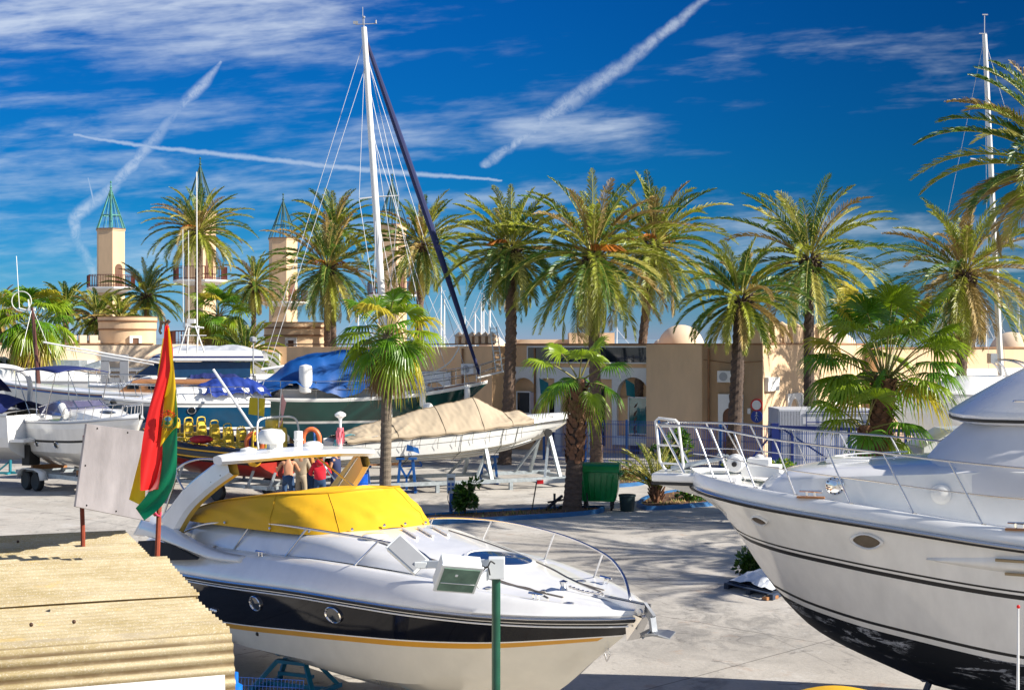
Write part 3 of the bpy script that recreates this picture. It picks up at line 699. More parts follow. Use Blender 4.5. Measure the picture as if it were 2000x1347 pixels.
def fan(mb,rnd,c,az,el,Lp,Rb,mi,spread=2.1,nseg=28,dr=.5,pm=4):
    h=V(math.cos(az),math.sin(az),0); pts=[]; p=Vector(c); e=el; n=6
    for i in range(n+1):
        pts.append(p.copy()); d=h*math.cos(e)+UP*math.sin(e); p=p+d*(Lp/n); e-=dr*.5/n*(i*.5)
    mb.tube(pts,[.03-.017*i/n for i in range(n+1)],4,m=mi if mi==3 else pm,caps=False)
    hub=pts[-1]; tg=(pts[-1]-pts[-2]).normalized(); side=V(-math.sin(az),math.cos(az),0); nr=side.cross(tg).normalized()
    if nr.z<0: nr=-nr
    tilt=rnd.uniform(-.35,.35); s2=side*math.cos(tilt)+nr*math.sin(tilt); nr=tg.cross(s2).normalized()
    if nr.z<0: nr=-nr
    vs=[];fs=[]
    st=[0,.35,.62,.84,1.0]
    for i in range(nseg):
        a0=-spread+2*spread*i/nseg; a1=-spread+2*spread*(i+1)/nseg; am=(a0+a1)/2
        L=Rb*(.78+.22*math.cos(am*.75))*rnd.uniform(.92,1.05)
        curl=.30*abs(math.sin(am*.5))  # blade cups
        dd=rnd.uniform(.7,1.3)*dr
        rows=[]
        for t in st:
            r=L*t; drop=UP*(-r*r/Rb*.42*dd*(1 if t<.65 else 1+.9*(t-.65)/.35))
            def pt(a,up): return hub+(tg*math.cos(a)+s2*math.sin(a))*r+nr*(up+curl*r*.5)+drop
            if t<=.62: rows.append((pt(a0,0),pt(am,.022*Rb*(t>0)*1.2),pt(a1,0)))
            elif t<1: ww=.38*(a1-a0)*.5; rows.append((pt(am-ww,0),pt(am,.01),pt(am+ww,0)))
            else: rows.append((pt(am-.002,0),pt(am,.0),pt(am+.002,0)))
        o=len(vs)
        for rw in rows: vs+=list(rw)
        for k in range(len(st)-1):
            for j in range(2): fs.append((o+k*3+j,o+k*3+j+1,o+k*3+4+j,o+k*3+3+j))
    mb.add(vs,fs,mi)
def fan_palm(label,px,D,zc,seed,nf=26,Lp=.85,Rb=.85,tr=.22,base_px=None,skirt=14,boots=None,mt=None,lowest=-.7,base_flare=1.0,pal=(.4,.45,.12),group='fan palms',name='fan_palm',sk=1.0,sect=None,nseg=28,top_r=None,taper=0.0):
    top=GX(px,D,zc); bp=GX(base_px if base_px is not None else px,D,0); t=thing(name,label,'palm tree',bp,0,group); rnd=random.Random(seed)
    mb=MB(); trunk(mb,bp,top,tr*base_flare,top_r or tr,seed,pat='ring',rough=.06,step=.09,n=18); mb.build('trunk',mt or TRKG,t,smooth=0)
    if boots:
        mb=MB(); z0,z1,sz=boots; k=int((z1-z0)/.05*2.2); H=top.z
        for i in range(k):
            z=z0+(z1-z0)*i/k; a=i*2.39996+rnd.uniform(-.2,.2); c=bp.lerp(top,z/H); rr=tr*.98
            h=V(math.cos(a),math.sin(a),0); s_=V(-math.sin(a),math.cos(a),0); q=c+h*rr; L=sz*rnd.uniform(.6,1.2); o_=sz*rnd.uniform(.25,.75)
            mb.add([q-s_*.10*sz/.16,q+s_*.10*sz/.16,q+h*o_+UP*L+s_*.035,q+h*o_+UP*L-s_*.035,q-UP*.1-s_*.07,q-UP*.1+s_*.07,q+h*.05+UP*L*.5],[(0,1,2,3),(4,5,1,0),(1,6,2),(0,3,6)],0)
        mb.build('trunk_boots',TRKR,t,smooth=0)
    mb=MB(); 
    for i in range(nf):
        tt=(i+.5)/nf; az=i*2.39996+rnd.uniform(-.3,.3); el=1.35-(1.35-lowest)*tt**.95+rnd.uniform(-.15,.15)
        q=rnd.random(); mi=0 if q<pal[0] else 1 if q<pal[0]+pal[1] else 2
        if taper and tt>.42 and math.sin(az)<-.35 and abs(math.cos(az))<.8: continue
        if tt>.85 and rnd.random()<.5: mi=2
        fan(mb,rnd,top+V(math.cos(az)*.08,math.sin(az)*.08,.1-.35*tt),az,el,Lp*rnd.uniform(.85,1.15)*((.75+.4*math.sin(PI*min(1,tt+.15))) if not taper else 1.12-taper*tt),Rb*rnd.uniform(.85,1.1),mi,dr=.5+.6*tt,nseg=nseg)
    mb.build('crown',FF+[PET],t,smooth=0)
    if skirt:
        mb=MB()
        for i in range(skirt):
            az=i*2.39996+rnd.uniform(-.3,.3); el=-.75-.65*i/skirt; fan(mb,rnd,top+V(math.cos(az)*.12,math.sin(az)*.12,-.25-.25*rnd.random()),az,el,.35*sk,Rb*.85*sk,3,dr=1.0,nseg=22,spread=1.3)
        mb.build('dead_skirt',FF+[PET],t,smooth=0)
    return t
# midground date palms
palm('tall palm with orange fruit in front of the second tower',387,100,13.0,None,3.7,1,74,.25,True,.12)
palm('small palm with bare stubs between second and third tower',497,106,9.6,492,2.6,2,50,.2,False,.25,lowest=-1.3)
palm('tall double tiered palm left of the white mast',640,84,9.6,640,4.0,3,70,.24,True,.1,lowest=-1.2)
t=palm('upper spray palm rising behind the double tiered palm',652,88,12.1,650,2.9,33,44,.2,False,.05,lowest=-.3)
palm('tall palm between white mast and blue forestay',824,84,11.0,812,3.5,4,70,.24,False,.15,lowest=-1.35)
palm('leaning palm right of the blue forestay',998,60.5,9.1,985,3.0,5,66,.26,True,.12,bend=.12,baseD=60,lowest=-1.25)
palm('big central palm with orange stalks, nearest the arches',1158,58.5,8.7,1165,3.95,6,78,.25,True,.1,lowest=-1.3)
palm('palm just behind and right of the big central palm',1278,66,9.7,1241,3.75,7,66,.22,True,.12,bend=-.15,lowest=-1.15)
palm('short stout palm in front of the tan corner block',1447,56.5,6.9,1430,2.55,8,58,.28,False,.1,mt=TRKD,lowest=-1.15,pal=(.35,.5,.1))
palm('tall spreading palm before the sunlit battlements',1580,60,8.7,1580,3.9,9,58,.23,False,.08,mt=TRKD,lowest=-1.0)
palm('large palm with golden drooping fronds at the right',1885,64,8.3,1872,4.0,10,78,.25,False,.35,lowest=-1.4,pal=(.2,.4,.2))
palm('near palm cut by the right edge of the picture',2085,38,9.7,2110,3.6,11,62,.26,False,.1,lowest=-.35,dens=54,w=.045)
palm('off picture palm whose shadow crosses the yard',2600,31,8.3,2600,3.4,12,50,.26,False,.1,dens=28)
palm('second off picture palm whose shadow crosses the yard',2640,36,9.0,2640,3.4,13,50,.26,False,.1,dens=28)
palm('third off picture palm whose shadow crosses the yard',2900,27.0,8.2,2900,3.3,14,50,.26,False,.1,dens=28)
palm('dark feathery palm behind the left turret',286,102,8.6,286,2.9,15,46,.22,False,.04,pal=(.7,.25,.03),lowest=-.9)
palm('dark upright palm between fan palm and first tower',128,108,7.9,128,2.4,16,42,.25,False,.03,pal=(.9,.08,.01),lowest=-.4)
palm('yellowish drooping palm at the foot of the first tower',190,98,7.0,190,2.5,17,46,.22,False,.15,pal=(.2,.5,.25),lowest=-1.1)
palm('yellow green palm cut by the left edge',0,98,7.3,0,2.4,18,40,.22,False,.1,pal=(.3,.5,.15))
palm('low bushy palm under the first tower balcony',235,96,6.8,240,2.0,19,30,.2,False,.1,pal=(.3,.5,.15))
palm('low feathery palm behind the blue tarpaulin',478,78,4.5,478,2.3,20,34,.16,False,.04,pal=(.35,.6,.03),lowest=-.5)
# fan palms
fan_palm('fan palm with dead skirt behind the brown mizzen mast',66,76,6.3,31,nf=34,Lp=1.2,Rb=1.25,tr=.3,skirt=18,sk=1.3,lowest=-.8)
fan_palm('fan palm right of the second tower',428,84,6.8,32,nf=28,Lp=1.1,Rb=1.1,tr=.2,skirt=14,sk=1.2,pal=(.25,.6,.12))
fan_palm('slender fan palm rising beside the sailboat mast',757,46,5.35,33,nf=25,Lp=.95,Rb=.92,tr=.185,base_px=752,skirt=18,sk=1.05,lowest=-.75,top_r=.16)
fan_palm('short fan palm with shaggy boots beside the green bin',1131,42.6,4.0,34,nf=12,Lp=.85,Rb=.80,tr=.27,base_px=1117,skirt=5,sk=.75,boots=(1.55,3.85,.16),lowest=-.55,base_flare=1.0,mt=TRKD,top_r=.2,pal=(.25,.65,.1))
fan_palm('large lush fan palm with red brown boots at the right',1728,41,4.05,35,nf=44,Lp=2.0,Rb=1.15,tr=.30,base_px=1706,skirt=0,boots=(.4,4.0,.22),lowest=.05,taper=.62,pal=(.4,.48,.1),nseg=34,mt=TRKR)
fan_palm('small fan palm leaning against the large lush one',1690,40.3,2.75,36,nf=9,Lp=.95,Rb=.95,tr=.17,base_px=1682,skirt=0,boots=(.9,2.6,.16),lowest=-.1,pal=(.6,.35,.05),mt=TRKR)
# low bushes
def bush(name,label,px,py,h,r,seed,ml,n=900,ls=.09,cat='shrub',D=None,stems=6,group=None):
    b=G(px,py) if D is None else GX(px,D,0); rnd=random.Random(seed); t=thing(name,label,cat,b,0,group); st=MB(); lv=MB(); tips=[]
    for i in range(stems):
        a=rnd.uniform(0,6.28); q=b+V(math.cos(a)*r*.6,math.sin(a)*r*.6,h*rnd.uniform(.6,.95)); m_=b.lerp(q,.5)+V(rnd.uniform(-.1,.1),rnd.uniform(-.1,.1),.1); st.tube([b+V(0,0,-.02),m_,q],[.03,.02,.008],4); tips+= [m_,q]
    st.build('stems',TRKD,t,smooth=0)
    blobs=[(b+V(rnd.gauss(0,r*.42),rnd.gauss(0,r*.42),h*rnd.uniform(.25,.9)),r*rnd.uniform(.25,.5)) for _ in range(14)]
    for i in range(n):
        c,rr=rnd.choice(blobs); d=Vector((rnd.gauss(0,1),rnd.gauss(0,1),rnd.gauss(0,1))).normalized(); p=c+d*rr*rnd.uniform(.5,1); p.z=max(.03,p.z)
        a=(d+V(rnd.uniform(-.6,.6),rnd.uniform(-.6,.6),rnd.uniform(-.2,.8))).normalized(); s_=a.orthogonal().normalized()*ls*.28; s_=Matrix.Rotation(rnd.uniform(0,6.28),3,a)@s_; L=ls*rnd.uniform(.7,1.3)
        lv.add([p,p+a*L*.5+s_,p+a*L,p+a*L*.5-s_],[(0,1,2,3)],rnd.randrange(3))
    lv.build('leaves',ml,t,smooth=0); return t
GL=[mat('leaf mid',(0.035,0.10,0.012),0.4,var=0.3,tl=.25),mat('leaf dark',(0.018,0.06,0.008),0.4,var=0.3,tl=.2),mat('leaf light',(0.09,0.19,0.02),0.4,var=0.3,tl=.3)]
YL=[mat('leaf lemon',(0.10,0.22,0.012),0.4,var=0.3,tl=.3),mat('leaf yellow',(0.28,0.33,0.02),0.4,var=0.3,tl=.3),GL[0]]
bush('oleander_bush','narrow leaved green oleander beside the blue power post',908,1006,1.15,.36,41,GL,1500,.13)
bush('lemon_shrub','tall glossy shrub behind the pulpit ladder',1318,0,2.0,.65,42,GL[:2]+YL[:1],1900,.13,D=54)
bush('low_bush','yellow green bush left of the blue gate post',1435,0,.9,.40,43,YL,500,.12,D=52)
bush('low_bush','yellow green bush at the foot of the gate',1525,0,1.0,.55,44,YL,800,.13,D=50)
bush('ground_plant','low leafy plant at the right end of the far planter',1350,980,.45,.45,45,GL,600,.12)
bush('ground_plant','small dark plant by the white debris under the yacht bow',1468,1135,.7,.35,46,[GL[1],LF[0],GL[1]],600,.14)
def small_palm(label,px,py,h,seed,n=26,L=1.6,tr=.12):
    b=G(px,py); t=thing('young_palm',label,'palm tree',b,0); rnd=random.Random(seed); mb=MB()
    for i in range(n):
        az=i*2.4+rnd.uniform(-.2,.2); el=1.45-1.0*(i/n)+rnd.uniform(-.1,.1)
        frond(mb,rnd,b+V(0,0,h*.45*rnd.uniform(.6,1)),az,el,L*rnd.uniform(.8,1.15),.6+.5*rnd.random(),0 if rnd.random()<.35 else (1 if rnd.random()<.7 else 2),npair=30,ll=.30,w=.02)
    mb.build('crown',LF,t,smooth=0); mb=MB(); trunk(mb,b,b+V(0,0,h*.45),tr,tr*1.2,seed,n=9,rough=.2,step=.07)
    for k in range(26):
        a=k*2.4; z=.05+h*.4*k/26; mb.tube([b+V(math.cos(a)*tr,math.sin(a)*tr,z),b+V(math.cos(a)*(tr+.16),math.sin(a)*(tr+.16),z+.28)],[.04,.02],4)
    mb.build('trunk',TRKR,t,smooth=0)
small_palm('young bushy palm with spiky fronds in the far planter',1282,985,1.3,51)
# ---------------- boats
class Boat:
    """frame: local (s, lat, z) = (metres aft of the bow, metres to port, height above the yard)"""
    def __init__(b,name,label,bow,h,L,B,ZS,ZK,BC,ZC,flare=1.0,cat='boat',group=None,swap=1):
        h=Vector((h[0],h[1],0)).normalized(); port=Vector((-h.y,h.x,0))
        b.h=h; b.L=L; b.B=tab(B); b.ZS=tab(ZS); b.ZK=tab(ZK); b.BC=tab(BC); b.ZC=tab(ZC); b.fl=flare
        b.M=Matrix((-h,port,Vector((0,0,1)))).transposed().to_4x4(); b.M.translation=Vector((bow[0],bow[1],0))
        o=b.M@V(L*.5,0,0); b.t=thing(name,label,cat,o,math.atan2(h.y,h.x),group)
    def mb(b): m=MB(); m.x=b.M; return m
    def w(b,s,l,z): return b.M@V(s,l,z)
    def y(b,s,z):
        zk=b.ZK(s); zs=b.ZS(s); zc=min(max(b.ZC(s),zk+1e-4),zs-1e-3) if zs-zk>2e-3 else zk; bc=b.BC(s); B=b.B(s)
        if zs-zk<2e-3: return B
        bc=min(bc,B)
        if z<=zc: t=max(0,(z-zk)/max(1e-4,zc-zk)); return bc*t**.85
        t=(z-zc)/max(1e-4,zs-zc); return bc+(B-bc)*(t**b.fl)
    def hull(b,bands,mats,n=44,sub=4,name='hull',lip=None):
        """bands: functions z(s) ascending above the keel; bands[i]..bands[i+1] takes material i+1"""
        mb=b.mb(); S=[b.L*(i/n)**1.6 for i in range(n+1)]; levels=[b.ZK,None]+bands+[b.ZS]
        rows=[];rm=[]
        for side in (1,-1):
            rows=[];rm=[]
            for k in range(len(bands)+1):
                lo=b.ZK if k==0 else bands[k-1]; hi=bands[k] if k<len(bands) else b.ZS; m_=sub if k else sub+4
                for j in range(m_ if k<len(bands) else m_+1):
                    row=[]
                    for s in S:
                        zk=b.ZK(s); zs=b.ZS(s); a=min(max(lo(s),zk),zs); c=min(max(hi(s),zk),zs); z=a+(c-a)*j/m_; row.append(V(s,side*b.y(s,z),z))
                    rows.append(row); rm.append(k)
            mb.grid(rows,rowm=rm,flip=(side<0))
        # transom
        s=b.L; lo=b.ZK(s); hi=b.ZS(s); zz=[lo+(hi-lo)*i/12 for i in range(13)]
        for i in range(12):
            y0,y1=b.y(s,zz[i]),b.y(s,zz[i+1]); mb.add([(s,-y0,zz[i]),(s,y0,zz[i]),(s,y1,zz[i+1]),(s,-y1,zz[i+1])],[(0,1,2,3)],len(mats)-1 if len(mats)>len(bands)+1 else len(bands))
        return mb.build(name,mats,b.t,smooth=32,fix=True)
    def loft(b,fn,s0,s1,n,name,mats,rowm=None,sym=True,smooth=35,mb=None,cap=False,pw=1.0,parent=None,build=True):
        """fn(s) -> list of (lat,z) from the side to the middle; mirrored when sym"""
        own=mb is None; mb=mb or b.mb(); cols=[]
        for i in range(n+1):
            s=s0+(s1-s0)*(i/n)**pw; p=fn(s)
            if sym: p=p+[(-a,c) for a,c in reversed(p[:-1])]
            cols.append([V(s,a,c) for a,c in p])
        k=len(cols[0]); rows=[[c[j] for c in cols] for j in range(k)]
        if rowm and sym: rowm=rowm+list(reversed(rowm))
        mb.grid(rows,rowm=rowm)
        if cap:
            for c,fl in ((cols[0],0),(cols[-1],1)): mb.add(c,[tuple(range(k)) if fl else tuple(reversed(range(k)))],0)
        if own and build: return mb.build(name,mats,parent or b.t,smooth=smooth)
        return mb
    def line(b,mb,fn,s0,s1,r,n=40,side=(1,-1),m=0,pw=1.4,k=6):
        for sd_ in side:
            mb.tube([V(*(lambda q:(s,sd_*q[0],q[1]))(fn(s))) for s in [s0+(s1-s0)*(i/n)**pw for i in range(n+1)]],r,k,m=m)
    def find(b,px,py,side,off=0.0):
        """point of the hull side seen at a pixel -> (s,z)"""
        best=None
        for i in range(200):
            s=b.L*i/200
            for j in range(41):
                z=b.ZK(s)+(b.ZS(s)-b.ZK(s))*j/40; q=b.w(s,side*b.y(s,z),z); e=abs(1000+F*q.x/q.y-px)+abs(673.5-F*(q.z-HC)/q.y-py)
                if best is None or e<best[0]: best=(e,s,z)
        return best[1],best[2]
    def nrm(b,s,z,side):
        e=.05; p=V(s,side*b.y(s,z),z); a=V(s+e,side*b.y(s+e,z),z)-p; c=V(s,side*b.y(s,z+e),z+e)-p
        n=a.cross(c).normalized(); n=n if n.y*side>0 else -n; return p,a.normalized(),n
    def oval(b,s,z,side,rx,rz,ring,glass,name='porthole',dep=.03,pts=None,rw=.16):
        p,a,n=b.nrm(s,z,side); up=n.cross(a).normalized(); up=up if up.z>0 else -up; N_=24; sh=pts or [(math.cos(2*PI*i/N_),math.sin(2*PI*i/N_)) for i in range(N_)]; k=len(sh)
        mb=b.mb(); rings=[[p+a*(x*rx*q)+up*(y_*rz*q)+n*o for x,y_ in sh] for q,o in ((1.0,-.02),(1.0,dep*.7),(1-rw*.5,dep),(1-rw,dep*.55),(1-rw,-.01))]
        mb.grid(rings,closeu=True); o=mb.build(name,ring,b.t,smooth=40)
        mb=b.mb(); q=[p+a*(x*rx*(1-rw))+up*(y_*rz*(1-rw))+n*.012 for x,y_ in sh]; mb.add(q+[p+n*.016],[(i,(i+1)%k,k) for i in range(k)]); mb.build('pane',glass,o,smooth=0); return o
def cleat(mb,p,a,r=.018,L=.11,up=V(0,0,1)):
    a=Vector(a).normalized(); p=Vector(p)
    for k in (-.35,.35): mb.tube([p+a*L*k*2*.5,p+a*L*k*2*.5+up*.06],r*.8,6)
    mb.tube([p-a*L+up*.065,p+a*L+up*.065],[r*.6,r,r,r*.6][:2],6)
def chain(mb,pts,r=.014,n=20):
    p=smooth_path(pts,8)
    for i in range(0,len(p)-1,1): mb.tube([p[i],p[i+1]],r*(1.3 if i%2 else .8),5)
# ======== foreground cruiser: black topsides, ochre stripe, yellow cover
b=Boat('motor_cruiser','white cruiser with black topsides, ochre stripe and yellow cockpit cover in front','',(0,1),1,[(0,0),(1,1)],[(0,0),(1,1)],[(0,0),(1,1)],[(0,0),(1,1)],[(0,0),(1,1)]) if False else \
  Boat('motor_cruiser','white cruiser with black topsides, ochre stripe and yellow cockpit cover in front',(1.39,15.6),(.618,-.786),10.0,
  B=[(0,.03),(.12,.22),(.3,.40),(.8,.78),(1.66,1.13),(3,1.40),(4.5,1.5),(7,1.5),(10,1.4)],
  ZS=[(0,2.02),(1.66,1.94),(4.3,1.85),(6.9,1.68),(10,1.5)],
  ZK=[(0,1.97),(.3,1.76),(.8,1.40),(1.38,.98),(2.3,.58),(3.2,.43),(4.5,.40),(10,.40)],
  BC=[(0,0),(.3,.02),(.8,.16),(1.4,.45),(2.2,.85),(3.2,1.15),(4.8,1.32),(10,1.32)],
  ZC=[(0,1.98),(.3,1.78),(.8,1.48),(1.4,1.2),(2.2,1.02),(3.2,.92),(6.9,.80),(10,.74)],flare=.8)
zb=tab([(0,1.84),(.5,1.78),(1.66,1.62),(4.3,1.37),(6.9,1.10),(10,.88)])
zy1=lambda s: zb(s)-.015; zy0=lambda s: zb(s)-.015-min(.065,.03+.02*s)*(1 if s>.45 else 0)
b.hull([zy0,zy1,zb,lambda s:b.ZS(s)-.05],[mat('hull cream lower',(0.72,0.69,0.60),0.16,var=0.05,coat=.6),M['yel'],M['gel'],M['gelb'],M['gel']],n=60)
# rub rail
m=b.mb(); b.line(m,lambda s:(b.B(s)+.012,b.ZS(s)-.005),0,10,.028); m.build('rub_rail',M['black'],b.t)
m=b.mb(); b.line(m,lambda s:(b.B(s)+.03,b.ZS(s)+.012),0,10,.016); m.build('rail_trim',M['steel'],b.t)
m=b.mb(); b.line(m,lambda s:(b.B(s)+.006,b.ZS(s)-.07),0.05,10,.010); m.build('pinstripe',M['gel'],b.t)
hd=tab([(0,.08),(.6,.14),(1.5,.22),(3,.33),(5,.38),(8,.42),(10,.40)]); zc0=tab([(0,2.10),(1,2.19),(2.5,2.34),(4,2.46),(5,2.52),(6,2.50),(8.6,2.40),(10,2.2)])
ins=tab([(0,.0),(.3,.12),(1,.22),(2.5,.28),(10,.30)])
def deckf(s):
    B_=b.B(s); z=b.ZS(s); h=hd(s); i=ins(s); f=min(1,B_/.6)
    yi=max(0,B_-i); cz=zc0(s); ci=tab([(0,0),(1,.25),(2.5,.75),(4.2,1.0),(5.2,1.06),(8,1.16),(10,1.1)])(s); ci=min(ci,max(0,yi-.1))
    zi=z+h; cr=max(cz-.07,zi+.02)
    return [(B_+.0,z),(B_+.01,z+.05),(B_-i*.18,z+h*.42),(B_-i*.5,z+h*.78),(B_-i*.82,z+h*.97),(yi,zi+.01),(max(0,yi-.09*f),zi),(max(0,yi-.20*f),zi-.012),(ci+.1*min(1,ci),zi+.01),(ci+.03*min(1,ci),zi+(cr-zi)*.6),(ci*.93,cr),(ci*.6,(cr+cz)/2+.02),(ci*.3,cz-.005),(0,cz)]
b.loft(deckf,0,8.7,80,'deck',M['gel'],smooth=60,pw=1.4)
def sternf(s):
    B_=b.B(s); z=b.ZS(s); h=hd(s); i=ins(s); t=min(1,(s-8.7)/1.3); q=deckf(8.7)
    return [(a,c-(c-1.95)*.75*t*t if c>2.0 else c-.02*t) for a,c in q]
b.loft(sternf,8.7,10,10,'stern_deck',M['gel'],smooth=60)
m=b.mb()
for i in range(2): m.box((10.45,0,1.05+.0*i),(.95,2.5,.10)) if i==0 else m.box((10.04,0,1.5),(.12,2.7,.8))
m.build('swim_platform',M['gel'],b.t,bevel=.03)
# stern quarter air scoop
m=b.mb()
for sd_ in (-1,1):
    if sd_>0: m.build('air_scoop',M['dark'],b.t,smooth=0); m=b.mb()
    pts=[(9.9,1.44,1.93),(9.2,1.50,2.02),(8.5,1.51,2.03),(7.7,1.46,1.93)]
    lo=[(9.9,1.47,1.72),(9.2,1.54,1.76),(8.5,1.54,1.80),(7.7,1.47,1.90)]
    m.grid([[V(s,sd_*(l),z) for s,l,z in pts],[V(s,sd_*(l+.02),z-.0) for s,l,z in lo]])
m.build('air_scoop',M['dark'],b.t,smooth=0)
m=b.mb()
for sd_ in (-1,1):
    m.grid([[V(s,sd_*(l),z) for s,l,z in smooth_path([(9.95,1.30,2.32),(9.2,1.36,2.32),(8.4,1.40,2.20),(7.4,1.36,2.06),(6.6,1.30,2.05)],5)],[V(s,sd_*(l),z) for s,l,z in smooth_path([(9.95,1.48,2.02),(9.2,1.56,2.08),(8.4,1.57,2.06),(7.4,1.48,1.96),(6.6,1.38,1.98)],5)]])
m.build('quarter_moulding',M['gel'],b.t,smooth=60,solid=.05)
# cockpit cover
base=[(9.1,-1.07,2.30),(8.3,-1.20,2.36),(7.2,-1.19,2.40),(6.2,-1.13,2.43),(5.5,-1.02,2.45),(5.08,-.70,2.48),(4.9,-.30,2.51),(4.87,0,2.53),(4.9,.30,2.51),(5.08,.70,2.48),(5.5,1.02,2.45),(6.2,1.13,2.43),(7.2,1.19,2.40),(8.3,1.20,2.36),(9.1,1.07,2.30)]
top=[(9.0,-1.02,2.42),(8.2,-1.00,2.64),(7.2,-.98,2.80),(6.4,-.93,2.90),(6.0,-.76,2.93),(5.75,-.48,2.95),(5.65,-.22,2.97),(5.62,0,2.98),(5.62,.26,2.98),(5.62,.52,2.98),(5.9,.80,2.95),(6.4,.93,2.90),(7.2,.98,2.80),(8.2,1.00,2.64),(9.0,1.02,2.42)]
bp_=smooth_path(base,6); tp_=smooth_path(top,6); nb=len(bp_); rows=[]
for k in range(15):
    t=k/14; row=[]
    for i in range(nb):
        p=bp_[i].lerp(tp_[i],t); c=V(7,0,2.4); o=(p-c); o.z=0; o=o.normalized() if o.length else o
        bul=.05*math.sin(PI*t)+.03*(1-2*abs(noise.noise(V(i*.22+k*.25,k*.15,3))))*math.sin(PI*min(1,t+.15))*.6+.022*noise.noise(V(i*.35,k*.5,3))*math.sin(PI*min(1,t+.1))+.02*math.sin(i*.9+k*.8)*math.sin(PI*t)**2
        p=p+o*bul; row.append(p)
    rows.append(row)
half=nb//2
m=b.mb(); m.grid(rows)
rr=[]
for i in range(half+1):
    a=tp_[i]; c=tp_[nb-1-i]; rr.append([a.lerp(c,j/10)+V(0,0,.07*math.sin(PI*j/10)-.05*math.sin(PI*j/10)*abs(math.sin(i*.35))) for j in range(11)])
m.grid(rr)
YC=mat('yellow canvas',(0.72,0.40,0.006),0.72,var=0.10,scale=1.2,bump=0.35,bscale=2.2)
cv=m.build('cockpit_cover',YC,b.t,smooth=70,fix=True)
m=b.mb()
for i in (18,30,54,66): m.tube([r[i]+V(0,0,.004)*0+(r[i]-V(7,0,r[i].z)).normalized()*.004 for r in rows],.006,4)
m.tube([q+V(0,0,.01) for q in tp_],.012,5); m.build('seam',mat('yellow seam',(0.55,0.30,0.005),.7,var=0),cv)
m=b.mb()
for i in range(4,nb-3,7): m.ball(rows[0][i]+(rows[0][i]-V(7,0,rows[0][i].z)).normalized()*.02+V(0,0,.05),.022,n=8,k=4)
m.build('snap_fastener',M['steel'],b.t)
# radar arch
YI=mat('arch yellow reflection',(0.85,0.58,0.12),0.4,var=0.08)  # cover's yellow reflection, coloured into the inner leg faces and wing underside
pth=smooth_path([(9.05,-1.36,2.12),(8.75,-1.36,2.36),(8.30,-1.33,2.72),(7.75,-1.24,3.05),(7.35,-1.12,3.27)],5)
m=b.mb()
for sd_ in (1,-1):
    rws=[]
    for i,p in enumerate(pth):
        t=i/(len(pth)-1); tg=(pth[min(i+1,len(pth)-1)]-pth[max(i-1,0)]).normalized(); wd=.30-.10*t+.12*(1-t)**3; nn=V(0,1,0); u_=tg.cross(nn).normalized(); th=.05
        rws.append([V(q.x,sd_*-q.y,q.z) for q in (p+u_*wd-nn*th,p+u_*wd+nn*th,p-u_*wd+nn*th,p-u_*wd-nn*th)])
    k=len(rws); cols=[[rws[i][j] for i in range(k)] for j in range(4)]
    m.grid([cols[3],cols[0]],m=0); m.grid([cols[0],cols[1]],m=1 if sd_>0 else 0); m.grid([cols[1],cols[2]],m=1); m.grid([cols[2],cols[3]],m=1)
m.build('arch_leg',[M['gel'],YI],b.t,smooth=40,bevel=.012) if False else None
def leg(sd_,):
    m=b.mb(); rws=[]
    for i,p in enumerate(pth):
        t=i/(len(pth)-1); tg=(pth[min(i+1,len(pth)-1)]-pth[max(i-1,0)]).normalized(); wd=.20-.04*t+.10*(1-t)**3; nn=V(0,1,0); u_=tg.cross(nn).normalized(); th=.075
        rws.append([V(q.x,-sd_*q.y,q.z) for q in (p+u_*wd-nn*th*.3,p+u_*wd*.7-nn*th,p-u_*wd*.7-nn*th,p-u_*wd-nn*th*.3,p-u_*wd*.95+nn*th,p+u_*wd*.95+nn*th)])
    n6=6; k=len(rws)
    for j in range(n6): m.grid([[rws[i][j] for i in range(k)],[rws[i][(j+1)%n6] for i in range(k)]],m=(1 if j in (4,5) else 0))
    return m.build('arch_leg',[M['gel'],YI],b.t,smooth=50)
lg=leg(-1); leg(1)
m=b.mb()
for i in range(3,len(pth)-2,2):
    for q in (-.08,.07): p=pth[i]; m.ball((p.x+q,p.y-.058,p.z+q*.5),.011,n=6,k=4)
m.box((8.86,-1.42,2.36),(.14,.02,.10)); m.build('rivet',M['black'],lg)
# spoiler plate on the arch
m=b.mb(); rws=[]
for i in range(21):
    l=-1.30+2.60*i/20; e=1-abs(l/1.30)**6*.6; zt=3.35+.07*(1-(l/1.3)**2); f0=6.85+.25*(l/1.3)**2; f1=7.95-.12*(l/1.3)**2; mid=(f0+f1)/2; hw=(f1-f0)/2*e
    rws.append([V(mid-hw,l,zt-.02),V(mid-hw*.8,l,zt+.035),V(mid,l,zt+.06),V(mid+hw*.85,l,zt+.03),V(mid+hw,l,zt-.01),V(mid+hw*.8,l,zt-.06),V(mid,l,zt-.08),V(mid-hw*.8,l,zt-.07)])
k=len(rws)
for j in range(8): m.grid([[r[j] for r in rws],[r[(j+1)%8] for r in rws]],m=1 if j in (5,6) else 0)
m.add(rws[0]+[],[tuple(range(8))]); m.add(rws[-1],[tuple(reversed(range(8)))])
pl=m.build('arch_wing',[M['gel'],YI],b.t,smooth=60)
m=b.mb(); m.box((7.42,-.45,3.50),(.10,.10,.14)); m.lathe([(.02,0),(.17,.0),(.20,.04),(.20,.14),(.15,.20),(.001,.22)],(7.42,-.45,3.55),20); m.build('radar_dome',M['wpaint'],b.t,smooth=40)
m=b.mb(); m.lathe([(.09,0),(.09,.03),(.065,.04),(.065,.13),(.075,.135),(.075,.15),(.065,.16),(.065,.27),(.001,.28)],(7.45,0.02,3.44),16); m.build('searchlight',M['wpaint'],b.t,smooth=30)
